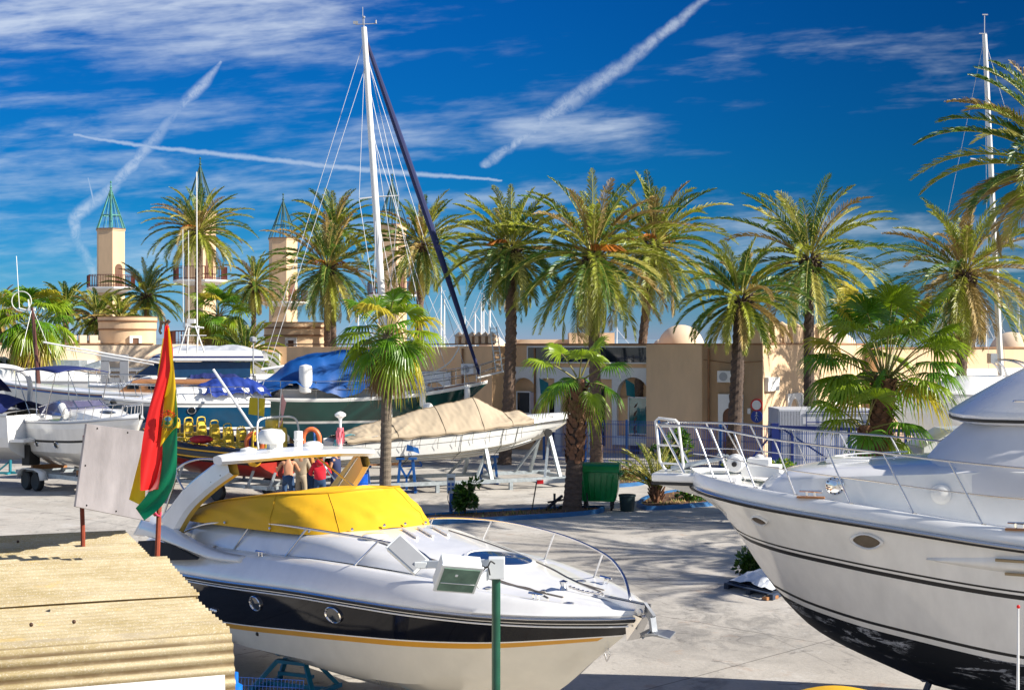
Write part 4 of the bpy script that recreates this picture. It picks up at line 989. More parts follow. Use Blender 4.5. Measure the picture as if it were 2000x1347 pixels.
m=b.mb(); m.lathe([(.16,0),(.15,.06),(.09,.10),(.001,.11)],(7.5,.30,3.44),16); m.lathe([(.13,0),(.12,.06),(.001,.09)],(7.5,-.78,3.42),16); m.lathe([(.08,0),(.08,.10),(.001,.11)],(7.6,-.25,3.43),14); m.build('gps_dome',M['wpaint'],b.t,smooth=40)
m=b.mb(); m.lathe([(.035,0),(.02,.1),(.02,.42),(.03,.46),(.085,.50),(.085,.53),(.04,.56),(.001,.57)],(7.4,.72,3.42),14); m.build('mushroom_antenna',M['wpaint'],b.t,smooth=40)
m=b.mb()
for i in range(14):
    a=i*2.4; m.add([(7.4+.05*math.cos(a),.72+.05*math.sin(a),3.72),(7.4+.07*math.cos(a+.6),.72+.07*math.sin(a+.6),3.70-.01*i),(7.4+.06*math.cos(a+.3),.72+.06*math.sin(a+.3),3.50-.012*(i%5))],[(0,1,2)])
m.tube([(7.4,.72,3.74),(7.4,.72,3.6)],.05,7); m.build('pink_rag',mat('pink cloth',(0.75,0.16,0.20),.8,var=.3),b.t,smooth=0)
# bimini frame tubes aft of the arch
m=b.mb(); m.tube(smooth_path([(7.7,-1.1,3.32),(8.3,-1.18,3.30),(8.75,-1.25,3.18),(8.82,-1.3,3.02),(8.45,-1.32,2.78)],5),.016,6)
m.tube([(8.80,-1.3,3.04),(9.2,-1.40,2.22)],.016,6); m.build('canopy_frame',M['steel'],b.t); m=b.mb(); m.tube(smooth_path([(7.7,1.1,3.35),(8.3,1.18,3.30),(8.75,1.25,3.18),(8.82,1.3,3.02),(8.45,1.32,2.78)],5),.016,6); m.tube([(7.2,.9,3.3),(8.3,1.1,2.6)],.014,6); m.tube([(7.5,.3,3.35),(6.6,.5,2.9)],.014,6)
m.build('canopy_frame',M['steel'],b.t)
m=b.mb(); 
for k in range(3): m.lathe([(.001,-.03),(.05,-.02),(.05,.03),(.001,.04)],b.M.inverted()@b.w(0,0,0)+V(9.05+.0*k,-1.40,2.28-.06*k),10)
m.build('deck_light',M['chrome'],b.t)
# side and bow rails
m=b.mb()
st=smooth_path([(8.86,-1.29,2.10),(8.0,-1.22,2.36),(6.7,-1.12,2.50),(5.3,-1.10,2.56),(3.45,-1.02,2.57),(2.7,-.98,2.50),(2.2,-.98,2.20)],6); m.tube(st,.016,7)
for (s0,l0,z0,s1,l1,z1) in ((7.15,-1.22,2.06,6.75,-1.13,2.49),(5.65,-1.22,2.14,5.28,-1.10,2.55),(4.05,-1.14,2.20,3.62,-1.03,2.57)): m.tube([(s0,l0,z0),(s1,l1,z1)],.013,6)
m.build('side_rail',M['steel'],b.t)
m=b.mb(); st=smooth_path([(6.6,1.16,2.30),(5.44,1.10,2.52),(4.05,1.10,2.62),(2.55,.95,2.61),(1.4,.70,2.52),(.75,.42,2.40),(.36,.18,2.22),(.30,.12,2.08)],6); m.tube(st,.017,7)
for (s0,l0,z0,s1,l1,z1) in ((4.45,1.15,2.20,4.1,1.10,2.61),(2.95,1.08,2.20,2.6,.96,2.60),(1.72,.84,2.14,1.4,.71,2.50),(5.8,1.18,2.2,5.5,1.11,2.51)): m.tube([(s0,l0,z0),(s1,l1,z1)],.013,6)
m.build('bow_rail',M['steel'],b.t)
# deck fittings
m=b.mb(); b.loft
def dz(s,l): # height of the deck surface
    f=deckf(s); l=abs(l)
    for i in range(len(f)-1):
        a,c=f[i],f[i+1]
        if (a[0]-l)*(c[0]-l)<=0 and abs(a[0]-c[0])>1e-6: return a[1]+(c[1]-a[1])*(a[0]-l)/(a[0]-c[0])
    return f[-1][1]
def dp(s,l,h=0): return V(s,l,dz(s,l)+h)
for sd_ in (-1,1): m.grid([[dp(s,sd_*(lf(s)-.018),.006) for s in [1.0+3.6*i/26 for i in range(27)]] for lf in ()] ) if False else None
for sd_ in (-1,1):
    for lf in (lambda s:.10+.20*s-.008*s*s*s*.5,): 
        pts=[dp(s,sd_*lf(s),.004) for s in [.95+3.5*i/26 for i in range(27)]]; m.tube(pts,.012,4)
    pts=[dp(s,sd_*l,.004) for s,l in ((2.9,.55),(2.2,.52),(1.75,.44),(1.45,.36),(1.05,.42))]; m.tube(smooth_path(pts,4),.011,4)
m.build('deck_groove',mat('groove grey brown',(0.22,0.19,0.16),.7,var=.1),b.t)
m=b.mb(); N_=28; 
ring=lambda q,h: [dp(2.62+.46*q*math.cos(2*PI*i/N_),.10+.40*q*math.sin(2*PI*i/N_),h) for i in range(N_)]
m.grid([ring(1.08,.0),ring(1.05,.03),ring(.95,.035),ring(.93,.02)],closeu=True); hf=m.build('hatch',M['gel'],b.t)
m=b.mb(); r_=ring(.94,.025); m.add(r_+[dp(2.62,.1,.035)],[(i,(i+1)%N_,N_) for i in range(N_)]); m.build('pane',mat('hatch glass',(0.02,0.035,0.07),.08,var=0,coat=.5),hf,smooth=0)
m=b.mb()
m.lathe([(.17,0),(.17,.03),(.14,.05),(.001,.055)],dp(4.45,-.55),20); m.build('round_vent',M['gel'],b.t)
m=b.mb()
for s,l in ((1.05,-.60),(6.2,-1.28),(1.35,.72)): cleat(m,dp(s,l),(1,0.1*(1 if l>0 else -1),0))
m.build('cleat',M['chrome'],b.t)
m=b.mb()
for k_,(s,l,q) in enumerate(((2.15,-.72,.07),(1.85,-.66,.045),(.72,-.40,.06),(7.7,-1.2,.05),(1.55,.50,.06),(1.28,-.30,.035))): m=b.mb(); m.lathe([(q,0),(q,.012),(q*.6,.016),(.001,.008)],dp(s,l),16); m.build('deck_fitting',M['steel'],b.t)
# framed deck hatch strip near windscreen
m=b.mb()
for l in (-.1,.15,.4): m.tube([dp(4.7,l+.15,.02),dp(4.1,l-.02,.02)],.018,5)
m.build('grab_rail',M['gel'],b.t)
for px,py,rx,rz in ((500,1177,.155,.105),(651,1198,.175,.105)):
    s,z=b.find(px,py,-1); b.oval(s,z,-1,rx,rz,M['chrome'],M['glass'])
    b.oval(s,z,1,rx,rz,M['chrome'],M['glass'])
s,z=b.find(423,1194,-1); m=b.mb()
for k in range(3): p,a,n=b.nrm(s+.07*k,z,-1); m.ball(p+n*.01,.028,n=8,k=5)
m.build('outlet',M['chrome'],b.t)
s,z=b.find(501,1238,-1); m=b.mb(); p,a,n=b.nrm(s,z,-1); m.ball(p,.03,n=8,k=5); m.build('drain',M['black'],b.t)
m=b.mb(); p=V(.52,0,b.ZK(.52)); m.tube([p+V(.0,0,.03),p+V(-.06,-.03,-.05),p+V(-.02,-.03,-.12),p+V(.05,0,-.05)],.012,6); m.build('bow_eye',M['steel'],b.t)
# bow roller, anchor, chain
m=b.mb(); m.beam((.75,0,2.17),(-.06,0,2.12),.03,.03); m.box((.25,.05,2.15),(.75,.012,.09)); m.box((.25,-.05,2.15),(.75,.012,.09)); m.add([(.15,-.09,2.10),(.15,.09,2.10),(-.10,.06,2.05),(-.10,-.06,2.05),(.10,-.10,1.78),(.10,.10,1.78)],[(0,1,2,3),(3,2,5,4),(0,3,4),(1,5,2)]); m.tube([(-.06,-.07,2.11),(-.06,.07,2.11)],.04,8); m.build('bow_roller',M['steel'],b.t,smooth=0)
m=b.mb(); chain(m,[(1.05,-.12,2.25),(.85,-.06,2.21),(.6,0,2.21)]); m.lathe([(.05,0),(.03,.05),(.05,.1),(.001,.12)],(1.12,-.14,2.20),10); m.build('anchor_chain',M['steel'],b.t)
AG=mat('anchor galvanised',(0.30,0.32,0.35),.45,metal=.7,var=.25)
m=b.mb(); m.beam((.45,0,2.17),(-.08,0,2.17),.03,.05); m.beam((-.06,0,2.18),(-.20,0,2.06),.035,.08); m.beam((-.19,0,2.07),(-.22,0,1.92),.03,.07)
m.grid([[V(-.14,-.13,1.86),V(-.26,-.17,1.92),V(-.42,-.13,1.93)],[V(-.18,0,1.93),V(-.30,0,1.90),V(-.46,0,1.88)],[V(-.14,.13,1.86),V(-.26,.17,1.92),V(-.42,.13,1.93)]]); m.add([(.0,0,1.86),(-.18,-.13,1.85),(-.22,0,1.97),(-.18,.13,1.85)],[(0,1,2),(0,2,3)])
m.build('anchor',AG,b.t,smooth=0,solid=.014)
CR1=b
# ======== big white flybridge yacht at the right
b=Boat('flybridge_yacht','large cream white flybridge yacht with scuffed black antifouling at the right',(2.47,19.7),(-.96,.28),13.0,
  B=[(0,.12),(.1,.42),(.25,.66),(.5,.90),(1,1.20),(1.8,1.55),(2.6,1.80),(4.2,2.05),(6,2.15),(13,2.05)],
  ZS=[(0,3.09),(.4,3.03),(1,2.95),(1.75,2.88),(2.5,2.81),(4.2,2.63),(7,2.42),(13,2.25)],
  ZK=[(0,3.0),(.2,2.92),(.4,2.74),(.65,2.42),(.9,2.04),(1.3,1.52),(1.7,1.17),(2.5,.80),(3.4,.50),(5,.34),(13,.34)],
  BC=[(0,.02),(.4,.03),(.9,.07),(1.3,.20),(1.7,.42),(2.5,.90),(4.2,1.50),(6,1.80),(13,1.85)],
  ZC=[(0,3.02),(.4,2.78),(.9,2.15),(1.3,1.66),(1.7,1.38),(2.5,1.14),(4.2,.92),(6,.80),(13,.75)],flare=.92)
zt_=tab([(0,2.70),(.5,2.52),(1.2,2.43),(2,2.35),(4.2,2.13),(8,1.95),(13,1.9)]); zbt=tab([(0,2.0),(1.1,1.78),(1.7,1.65),(3,1.47),(4.2,1.33),(8,1.15),(13,1.1)])
ANT=bpy.data.materials.new('scuffed antifouling'); ANT.use_nodes=True; nt=ANT.node_tree; E.nt=nt; bs_=nt.nodes['Principled BSDF']; g_=nt.nodes.new('ShaderNodeNewGeometry'); sp_=nt.nodes.new('ShaderNodeSeparateXYZ'); nt.links.new(g_.outputs['Position'],sp_.inputs[0]); x_,y_,z_=(E(sp_.outputs[i]) for i in range(3))
k1=nzf(xyz(x_*.55,y_*.55,z_*2.4),2.6,7,.7,.6).ss(.52,.58)*nzf(xyz(x_*3,y_*3,z_*9),3,5,.8).ss(.4,.55); k2=nzf(xyz(x_*.3,y_,z_*1.5),1.2,3).ss(.40,.55)
mx_=nt.nodes.new('ShaderNodeMix'); mx_.data_type='RGBA'; nt.links.new((k1*k2).k,mx_.inputs['Factor']); mx_.inputs['A'].default_value=(.006,.008,.012,1); mx_.inputs['B'].default_value=(.36,.38,.42,1); nt.links.new(mx_.outputs['Result'],bs_.inputs['Base Color']); bs_.inputs['Roughness'].default_value=.6; bs_.inputs['Specular IOR Level'].default_value=.25
fz=lambda f,o: (lambda s:f(s)-o)
b.hull([fz(zbt,.11),fz(zbt,.04),zbt,fz(zt_,.11),fz(zt_,.055),fz(zt_,.025),zt_],[ANT,M['gelc'],M['black'],M['gelc'],M['black'],M['gelc'],M['black'],M['gelc']],n=60,sub=3)
m=b.mb(); b.line(m,lambda s:(b.B(s)+.02,b.ZS(s)),0,13,.035); m.tube([V(0,-b.B(0)-.02,b.ZS(0)),V(0,b.B(0)+.02,b.ZS(0))],.035); rr_=m.build('rub_rail',M['black'],b.t)
m=b.mb(); b.line(m,lambda s:(b.B(s)+.045,b.ZS(s)+.018),0,13,.022); m.tube([V(-.03,-b.B(0)-.03,b.ZS(0)+.018),V(-.03,b.B(0)+.03,b.ZS(0)+.018)],.022); m.build('rail_trim',M['steel'],b.t)
GS=M['gel']
W=tab([(1.0,.62),(1.35,.95),(2,1.22),(3,1.48),(4.2,1.62),(7,1.7),(13,1.65)]); TZ=tab([(1.0,3.14),(1.35,3.30),(2,3.40),(3,3.48),(4.2,3.55),(13,3.5)])
def ydeck(s):
    B_=b.B(s); z=b.ZS(s)
    if s<1.0: w_=max(0,B_-.2)*.7; tz=z+.17+.01
    else: w_=min(W(s),B_-.22); tz=max(TZ(s),z+.18)
    return [(B_,z),(B_+.015,z+.06),(B_-.01,z+.17),(max(0,B_-.06),z+.22),(max(0,B_-.12),z+.22),(max(0,B_-.16),z+.165),(w_+.05 if w_+.05<B_-.16 else max(0,B_-.17),z+.165),(w_,z+.20),(w_-.03*(w_>.1),tz-.06 if s>=1.0 else tz),(max(0,w_-.12),tz),(w_*.6,tz+.03*(s>=1)),(w_*.3,tz+.05*(s>=1)),(0,tz+.055*(s>=1))]
b.loft(ydeck,0,8,90,'deck',GS,smooth=45,pw=1.3)
m=b.mb(); p=ydeck(0); q=p+[(-a,c) for a,c in reversed(p[:-1])]; m.add([V(0,a,c) for a,c in q],[tuple(range(len(q)))]); m.build('bow_face',GS,b.t,smooth=0)
# pulpit platform
m=b.mb(); sec=[(.7,.44),(.2,.40),(-.2,.36),(-.5,.34)]
for z0,z1 in ((3.14,3.26),): 
    poly=[(s,l) for s,l in sec]+[(s,-l) for s,l in reversed(sec)]; m.prism(poly,z0,z1)
m.build('pulpit',GS,b.t,bevel=.03)
m=b.mb(); poly=[(s,l*.96) for s,l in sec]+[(s,-l*.96) for s,l in reversed(sec)]; m.prism(poly,3.10,3.14); m.build('pulpit_edge',M['black'],b.t,smooth=0)
m=b.mb(); m.grid([[V(.75,.36,3.10),V(-.45,.30,3.11)],[V(1.0,.10,2.35),V(.15,.10,2.93)],[V(1.0,-.10,2.35),V(.15,-.10,2.93)],[V(.75,-.36,3.10),V(-.45,-.30,3.11)]]); m.add([V(-.45,.30,3.11),V(.15,.1,2.93),V(.15,-.1,2.93),V(-.45,-.30,3.11)],[(0,1,2,3)]); m.build('pulpit_underside',M['gelc'],b.t,smooth=60)
# ladder stowed on the pulpit
m=b.mb()
def lad(l): return [(-.30,l,3.26),(-.42,l,3.34),(-.42,l,3.55),(-.50,l,3.95)]
fr2=[(-.12,.10,3.27),(-.10,.10,3.36),(-.17,.10,3.93),(-.21,.10,3.97),(-.46,.02,3.99),(-.50,.02,3.95),(-.44,.02,3.40),(-.38,.02,3.30),(-.34,.02,3.27)]
m.tube(fr2,.019,7)
for z,s,s2 in ((3.88,-.49,-.17),(3.62,-.465,-.135),(3.37,-.43,-.105)): m.tube([(s,.02,z),(s2,.10,z)],.015,6)
m.build('boarding_ladder',M['wpaint'],b.t)
# rails both sides
STN=[(.42,.12),(.68,.34),(1.0,.69),(1.53,1.24),(2.22,1.9),(2.97,2.6),(3.75,3.36),(4.7,4.3),(5.8,5.4),(7,6.6)]
RZ=tab([(-.4,3.92),(.34,3.90),(1.24,3.80),(2.6,3.69),(3.36,3.62),(6.6,3.42)]); RL=lambda s: b.B(max(s,.05))-.14 if s>.3 else tab([(-.45,.32),(.0,.44),(.3,.60)])(s)
for sd_,nm in ((1,'near'),(-1,'far')):
    m=b.mb(); pts=[V(s,sd_*RL(s),RZ(s)) for s in [-.40+7.0*i/40 for i in range(41)]]; m.tube(pts,.015,7)
    pts=[V(s,sd_*(RL(s)+.0),RZ(s)-.36) for s in [0.1+6.5*i/40 for i in range(41)]]; m.tube(pts,.009,5)
    for s0,s1 in STN: m.tube([V(s0,sd_*(b.B(s0)-.10),b.ZS(s0)+.2),V(s1,sd_*RL(s1),RZ(s1))],.0115,6); m.lathe([(.03,0),(.03,.03),(.001,.035)],V(s0,sd_*(b.B(s0)-.10),b.ZS(s0)+.2),8)
    m.tube([V(-.40,sd_*.32,RZ(-.4)),V(-.05,sd_*.34,3.27)],.018,6)
    if sd_>0: m.tube([V(-.40,.32,RZ(-.4)),V(-.43,.0,RZ(-.4)-.02),V(-.40,-.32,RZ(-.4))],.018,6)
    m.build('guard_rail',M['steel'],b.t)
# windlass, anchor roller
m=b.mb(); m.box((.95,-.02,3.30),(.52,.34,.16)); m.box((.92,-.02,3.42),(.30,.28,.10)); m.lathe([(.001,0),(.12,.0),(.13,.02),(.13,.05),(.07,.07),(.07,.12),(.11,.14),(.11,.17),(.001,.18)],(.62,.10,3.40),16,rot=Matrix.Rotation(R(-90),3,'X')); m.lathe([(.06,0),(.05,.04),(.001,.05)],(.92,-.02,3.47),12); wl=m.build('windlass',M['wpaint'],b.t,bevel=.012)
m=b.mb(); m.lathe([(.001,0),(.035,.0),(.035,.02),(.001,.02)],(.62,.285,3.40),12,rot=Matrix.Rotation(R(-90),3,'X')); m.build('drum_cap',M['black'],wl)
m=b.mb(); m.tube([(-.28,.02,3.30),(.42,.02,3.46)],[.035,.03],8); chain(m,[(.35,.02,3.5),(.5,.03,3.49),(.75,.04,3.44)],.016); m.build('anchor_shank',M['galv'],b.t)
m=b.mb(); m.box((1.2,.35,3.165),(.28,.04,.02)); m.build('deck_slot',M['dark'],b.t,smooth=0)
for nm,px,py in (('cleat',1605,1003),('cleat',1970,1044)):
    s=1.72 if px<1700 else 4.15; l=b.B(s)-.07; z=b.ZS(s)+.225; m=b.mb(); m.box((s,l,z-.0),(.34,.10,.02)); m.build('cleat_pad',M['wood'],b.t,smooth=0)
    m=b.mb(); cleat(m,V(s,l,z+.01),(1,.1,0),.02,.14); m.build('cleat',M['chrome'],b.t)
# lamp and horn on the cabin trunk side
def tside(s,z): return V(s,W(s)+.005,z)
for s,z,r_,mt,nm in ((2.0,3.24,.115,M['chrome'],'vent_lamp'),(3.27,3.20,.12,M['wpaint'],'round_vent')):
    m=b.mb(); m.lathe([(r_,-.03),(r_,.02),(r_*.72,.035),(r_*.72,.05),(.001,.07)],tside(s,z),20,rot=Matrix.Rotation(R(-90),3,'X')); o=m.build(nm,mt,b.t)
    m=b.mb()
    if nm=='vent_lamp':
        for k in range(12): a=k*PI/6; m.ball(tside(s,z)+V(math.cos(a)*r_*.86,.028,math.sin(a)*r_*.86),.012,n=6,k=4)
        m.build('vent_hole',M['black'],o)
# almond portholes
alm=[(math.cos(t),math.sin(t)*(1-.35*abs(math.cos(t))**2)) for t in [2*PI*i/28 for i in range(28)]]
BRZ=mat('porthole bronze tint',(0.10,0.075,0.05),.25,var=.3,scale=5)
for px,py,rx,rz in ((1481,1015,.15,.085),(1690,1058,.215,.115)):
    s,z=b.find(px,py,1); b.oval(s,z,1,rx,rz,M['gelc'],BRZ,pts=alm,rw=.2,dep=.035)
m=b.mb(); s,z=b.find(1940,1105,1); p,a,n=b.nrm(s,z,1); up=n.cross(a).normalized(); up=up if up.z>0 else -up; a=a*(1 if a.x>0 else -1)
rws=[]
for i in range(25):
    t=i/24; wv=.16*math.sin(min(1,t*1.8)*PI/2)**.8; hgt=.05*math.sin(min(1,t*2)*PI/2); rws.append([p+a*(-.75+2.6*t)+up*(q*wv)+n*(hgt*(1-q*q)-.03*abs(q)) for q in (-1,-.7,-.3,0,.3,.7,1)])
m.grid(rws); m.build('hull_pod',M['gelc'],b.t,smooth=70)
m=b.mb(); m.beam(p+a*.05+up*.08+n*.05,p+a*1.7+up*.08+n*.06,.02,.03,up=tuple(up)); m.beam(p+a*.15-up*.09+n*.05,p+a*1.7-up*.09+n*.06,.02,.03,up=tuple(up)); m.build('pod_slot',mat('bronze slot',(.30,.22,.12),.5,var=.1),b.t,smooth=0)
# superstructure with canvas-covered screens
CAN=mat('pale grey canvas',(0.66,0.66,0.68),.8,var=.06,scale=1.5,bump=.3,bscale=2.5)
m=b.mb(); lev=[(3.20,3.12,1.64),(3.44,3.06,1.61),(3.7,3.28,1.52),(3.95,3.56,1.42),(4.10,3.74,1.36)]
def loopy(f0,w_,s1=9.5,z=0,n=10):
    return [V(s1,w_,z),V(f0+1.6,w_,z),V(f0+.75,w_*.99,z),V(f0+.35,w_*.92,z),V(f0+.12,w_*.72,z),V(f0,w_*.4,z),V(f0-.04,0,z),V(f0,-w_*.4,z),V(f0+.12,-w_*.72,z),V(f0+.35,-w_*.92,z),V(f0+.75,-w_*.99,z),V(f0+1.6,-w_,z),V(s1,-w_,z)]
m.grid([loopy(f0,w_,z=z) for z,f0,w_ in lev]); m.build('screen_cover',CAN,b.t,smooth=60)
m=b.mb()
for s_a in (4.55,5.9): m.tube([V(s_a,1.66,3.22),V(s_a+.14,1.63,3.42),V(s_a+.28,1.53,3.7),V(s_a+.42,1.43,3.95),V(s_a+.48,1.37,4.1)],.010,4)
m.build('screen_seam',M['black'],b.t)
fly=mat('flybridge gelcoat',(0.74,0.74,0.75),.28,var=.03,coat=.3)
m=b.mb(); m.grid([loopy(3.85,1.34,z=4.02),loopy(3.50,1.42,z=4.03),loopy(3.42,1.46,z=4.06)]); m.grid([loopy(3.42,1.46,z=4.10),loopy(3.41,1.47,z=4.14),loopy(3.50,1.46,z=4.20),loopy(3.75,1.43,z=4.36),loopy(4.05,1.41,z=4.54),loopy(4.38,1.38,z=4.72),loopy(4.5,1.33,z=4.76),loopy(4.58,1.28,z=4.70),loopy(4.6,1.28,z=4.3)]); m.build('flybridge',fly,b.t,smooth=50)
m=b.mb(); m.grid([loopy(3.42,1.46,z=4.06),loopy(3.415,1.465,z=4.10)]); m.build('flybridge_band',M['black'],b.t,smooth=60)
m=b.mb(); m.add([V(4.6,1.28,4.3),V(9.5,1.28,4.3),V(9.5,-1.28,4.3),V(4.6,-1.28,4.3)],[(0,1,2,3)]); m.build('flybridge_floor',GS,b.t,smooth=0)
m=b.mb(); m.tube(smooth_path([(4.1,1.43,4.32),(4.15,1.48,4.33),(4.4,1.48,4.33),(5.1,1.48,4.33),(5.2,1.43,4.32)],4),.016,6); m.build('hand_rail',M['chrome'],b.t)
m=b.mb(); m.tube([V(1.9,0.35,3.49),V(2.2,.5,3.52),(2.85,.52,3.56)],.012,5); m.tube([V(1.9,-0.35,3.49),V(2.2,-.5,3.52),(2.85,-.52,3.56)],.012,5); m.box((2.1,0,3.47),(.55,.6,.05)); m.build('deck_hatch',GS,b.t,bevel=.01)
YB=b
m=MB(); g=b.w(3.05,0,0); tp=b.w(3.15,0,.62); m.tube([g+V(0,0,.35),tp],.045,8); m.tube([g+V(0,0,.0),g+V(0,0,.4)],.07,8)
for a in range(4): m.beam(g+V(0,0,.3),g+V(math.cos(a*PI/2+.5)*.45,math.sin(a*PI/2+.5)*.45,.03),.05,.05)
m.box(tuple(tp+V(0,0,.02)),(.3,.3,.05)); solo(m,'boat_stand',mat('stand navy steel',(.02,.04,.10),.5,var=.3),'dark steel prop under the keel of the flybridge yacht','stand',(g.x,g.y,0))
for i,(s,l) in enumerate(((6.5,0),(10,0))):
    g=b.w(s,l,0); m=MB(); m.box((g.x,g.y,.16),(1.0,.5,.32)); solo(m,'keel_block',M['wood'],('timber block','second timber block')[i]+' under the flybridge yacht keel, further aft','block',(g.x,g.y,0),smooth=0)
# ======== speedboat under a tan cover
SPB=b=Boat('speedboat','long white speedboat under a tan tarpaulin on a steel cradle',(2.1,52.0),(.92,.39),8.9,
  B=[(0,.04),(.3,.22),(1,.50),(2,.80),(3,.98),(5,1.15),(8.9,1.12)],
  ZS=[(0,2.36),(1,2.30),(2,2.22),(5,1.97),(8.9,1.72)],
  ZK=[(0,2.30),(.3,2.08),(.9,1.78),(1.7,1.47),(2.8,1.20),(4,1.05),(8.9,.88)],
  BC=[(0,.01),(.6,.10),(1.5,.38),(3,.78),(5,.98),(8.9,1.0)],
  ZC=[(0,2.32),(.6,2.02),(1.5,1.75),(3,1.50),(5,1.32),(8.9,1.18)],flare=.85)
HW=mat('speedboat hull white',(0.76,0.76,0.74),.25,var=.04,coat=.3)  # plain white gelcoat of the speedboat
b.hull([lambda s:b.ZC(s),lambda s:b.ZS(s)-.02],[mat('hull bottom cream',(0.66,0.62,0.52),.35,var=.1),HW,HW],n=40)
m=b.mb(); b.line(m,lambda s:(b.B(s)+.01,b.ZS(s)-.04),0,8.9,.022); b.line(m,lambda s:(b.y(s,b.ZS(s)-.28)+.004,b.ZS(s)-.28),.6,8.9,.006); m.build('rub_rail',M['black'],b.t)
m=b.mb()
for f in (.35,.65):
    for sd_ in (1,-1): m.tube([V(s,sd_*(b.y(s,b.ZK(s)+(b.ZC(s)-b.ZK(s))*f)+.02),b.ZK(s)+(b.ZC(s)-b.ZK(s))*f-.01) for s in [1.6+7.2*i/24 for i in range(25)]],.022,4)
m.build('spray_strake',HW,b.t)
def sd(s):
    B_=b.B(s); z=b.ZS(s); c=.16+.10*min(1,s/3)
    return [(B_,z),(B_*.96,z+.07),(B_*.8,z+.13),(B_*.5,z+c),(0,z+c+.05)]
b.loft(sd,0,7.6,34,'deck',HW,smooth=50,pw=1.3)
m=b.mb(); m.grid([[V(7.6,1.08,1.95),V(8.9,1.08,1.78)],[V(7.6,.8,1.98),V(8.9,.85,1.55)],[V(7.6,-.8,1.98),V(8.9,-.85,1.55)],[V(7.6,-1.08,1.95),V(8.9,-1.08,1.78)]]); m.box((9.15,0,1.30),(.6,1.9,.08)); m.box((9.1,0,1.05),(.3,.5,.5),m=1); m.build('stern_platform',[HW,M['dark']],b.t,smooth=0)
m=b.mb()
for l in (-.75,-.55): m.tube(smooth_path([(8.2,l,1.85),(8.4,l,2.0),(8.9,l,1.85),(9.0,l,1.62)],4),.018,6)
m.build('stern_handle',M['teal'],b.t)
m=b.mb(); cleat(m,V(.9,-.40,2.40),(1,0,0)); cleat(m,V(.25,0,2.50),(0,1,0)); m.build('cleat',M['steel'],b.t)
TANC=mat('tan tarpaulin',(0.44,0.36,0.26),.85,var=.07,scale=1.0,bump=.12,bscale=1.5)
rd=tab([(1.75,2.52),(2.1,2.66),(2.5,2.60),(2.9,2.74),(3.3,2.93),(3.75,3.14),(4.3,3.03),(5.5,2.80),(6.8,2.48),(7.9,2.22),(8.7,1.98)])
rnd=random.Random(5)
rows=[]
for i in range(141):
    s=1.75+6.95*i/140; i=i*60/140; B_=b.B(s)+.025; z=b.ZS(s); r=rd(s); row=[]
    for j in range(57):
        q=-1+2*j/56; a=abs(q); sgn=1 if q>0 else -1
        l=B_*(1-.0*a) if a>.88 else B_*(a/.88)**.9; skirt=.0 if a<=.88 else (a-.88)/.12
        zz=z+.10+(r-z-.10)*(1-(min(a,.88)/.88)**1.08); zz-=skirt*(.13+.02*math.sin(i*.8)+.03*noise.noise(V(i*.3,2,0)))
        f=.020*noise.noise(V(i*.16,q*3,1))+.018*math.sin(i*.55+q*5+3*noise.noise(V(i*.1,q,5)))*(.3+a)+.02*noise.noise(V(i*.9,q*6,1))
        f+=.020*(1-3.2*abs(noise.noise(V(i*.20+q*2.2,q*1.3-i*.03,8))))*(.35+a*.65)+.005*(1-3*abs(noise.noise(V(i*.7-q*2,q*1.5,2))))
        if s>6.6: f*=1.6
        row.append(V(s,sgn*(l+.01*skirt),zz+f*(1 if a<.86 else .25)))
    rows.append(row)
m=b.mb(); m.grid(rows); cvo=m.build('boat_cover',TANC,b.t,smooth=75)
m=b.mb()
for k in (18,41,70,104): m.tube([q+V(0,0,.008) for q in rows[k]],.011,4)
m.tube([r[28]+V(0,0,.008) for r in rows],.011,4); m.tube([r[1]+V(0,-.01,0) for r in rows],.014,4); m.tube([r[-2] for r in rows],.014,4)
m.build('seam',mat('tan seam',(.20,.15,.10),.9,var=0),cvo)
for k in range(10,140,13):
    m=b.mb(); r=rows[k]; e=r[0] if r[0].y<0 else r[-1]; m.tube([e,V(e.x+.05,e.y*1.0,e.z-.22),V(e.x+.02,e.y*.92,e.z-.42)],.007,4); m.build('tie_cord',M['black'],cvo)
m=b.mb()
for s in (2.4,3.0,4.6,6.4): m.tube([V(s,-b.B(s)-.03,b.ZS(s)+.02),V(s+.05,-b.y(s,b.ZS(s)-.5)-.03,b.ZS(s)-.5),V(s+.02,-b.y(s,b.ZC(s))-.03,b.ZC(s)),V(s+.1,-.3,b.ZK(s)-.05)],.010,4)
m.build('strap',M['black'],b.t)
m=b.mb(); p=b.w(6.4,-b.B(6.4)-.06,1.55); m.x=None; m.grid([[p+V(-.22,0,.10),p+V(0,-.03,.02),p+V(.16,0,-.02)],[p+V(-.25,-.02,-.12),p+V(0,-.05,-.14),p+V(.2,0,-.22)]]); solo(m,'blue_cloth',M['blue'],'blue rag tied to the side of the tan covered speedboat','cloth',p,smooth=0,solid=.01)
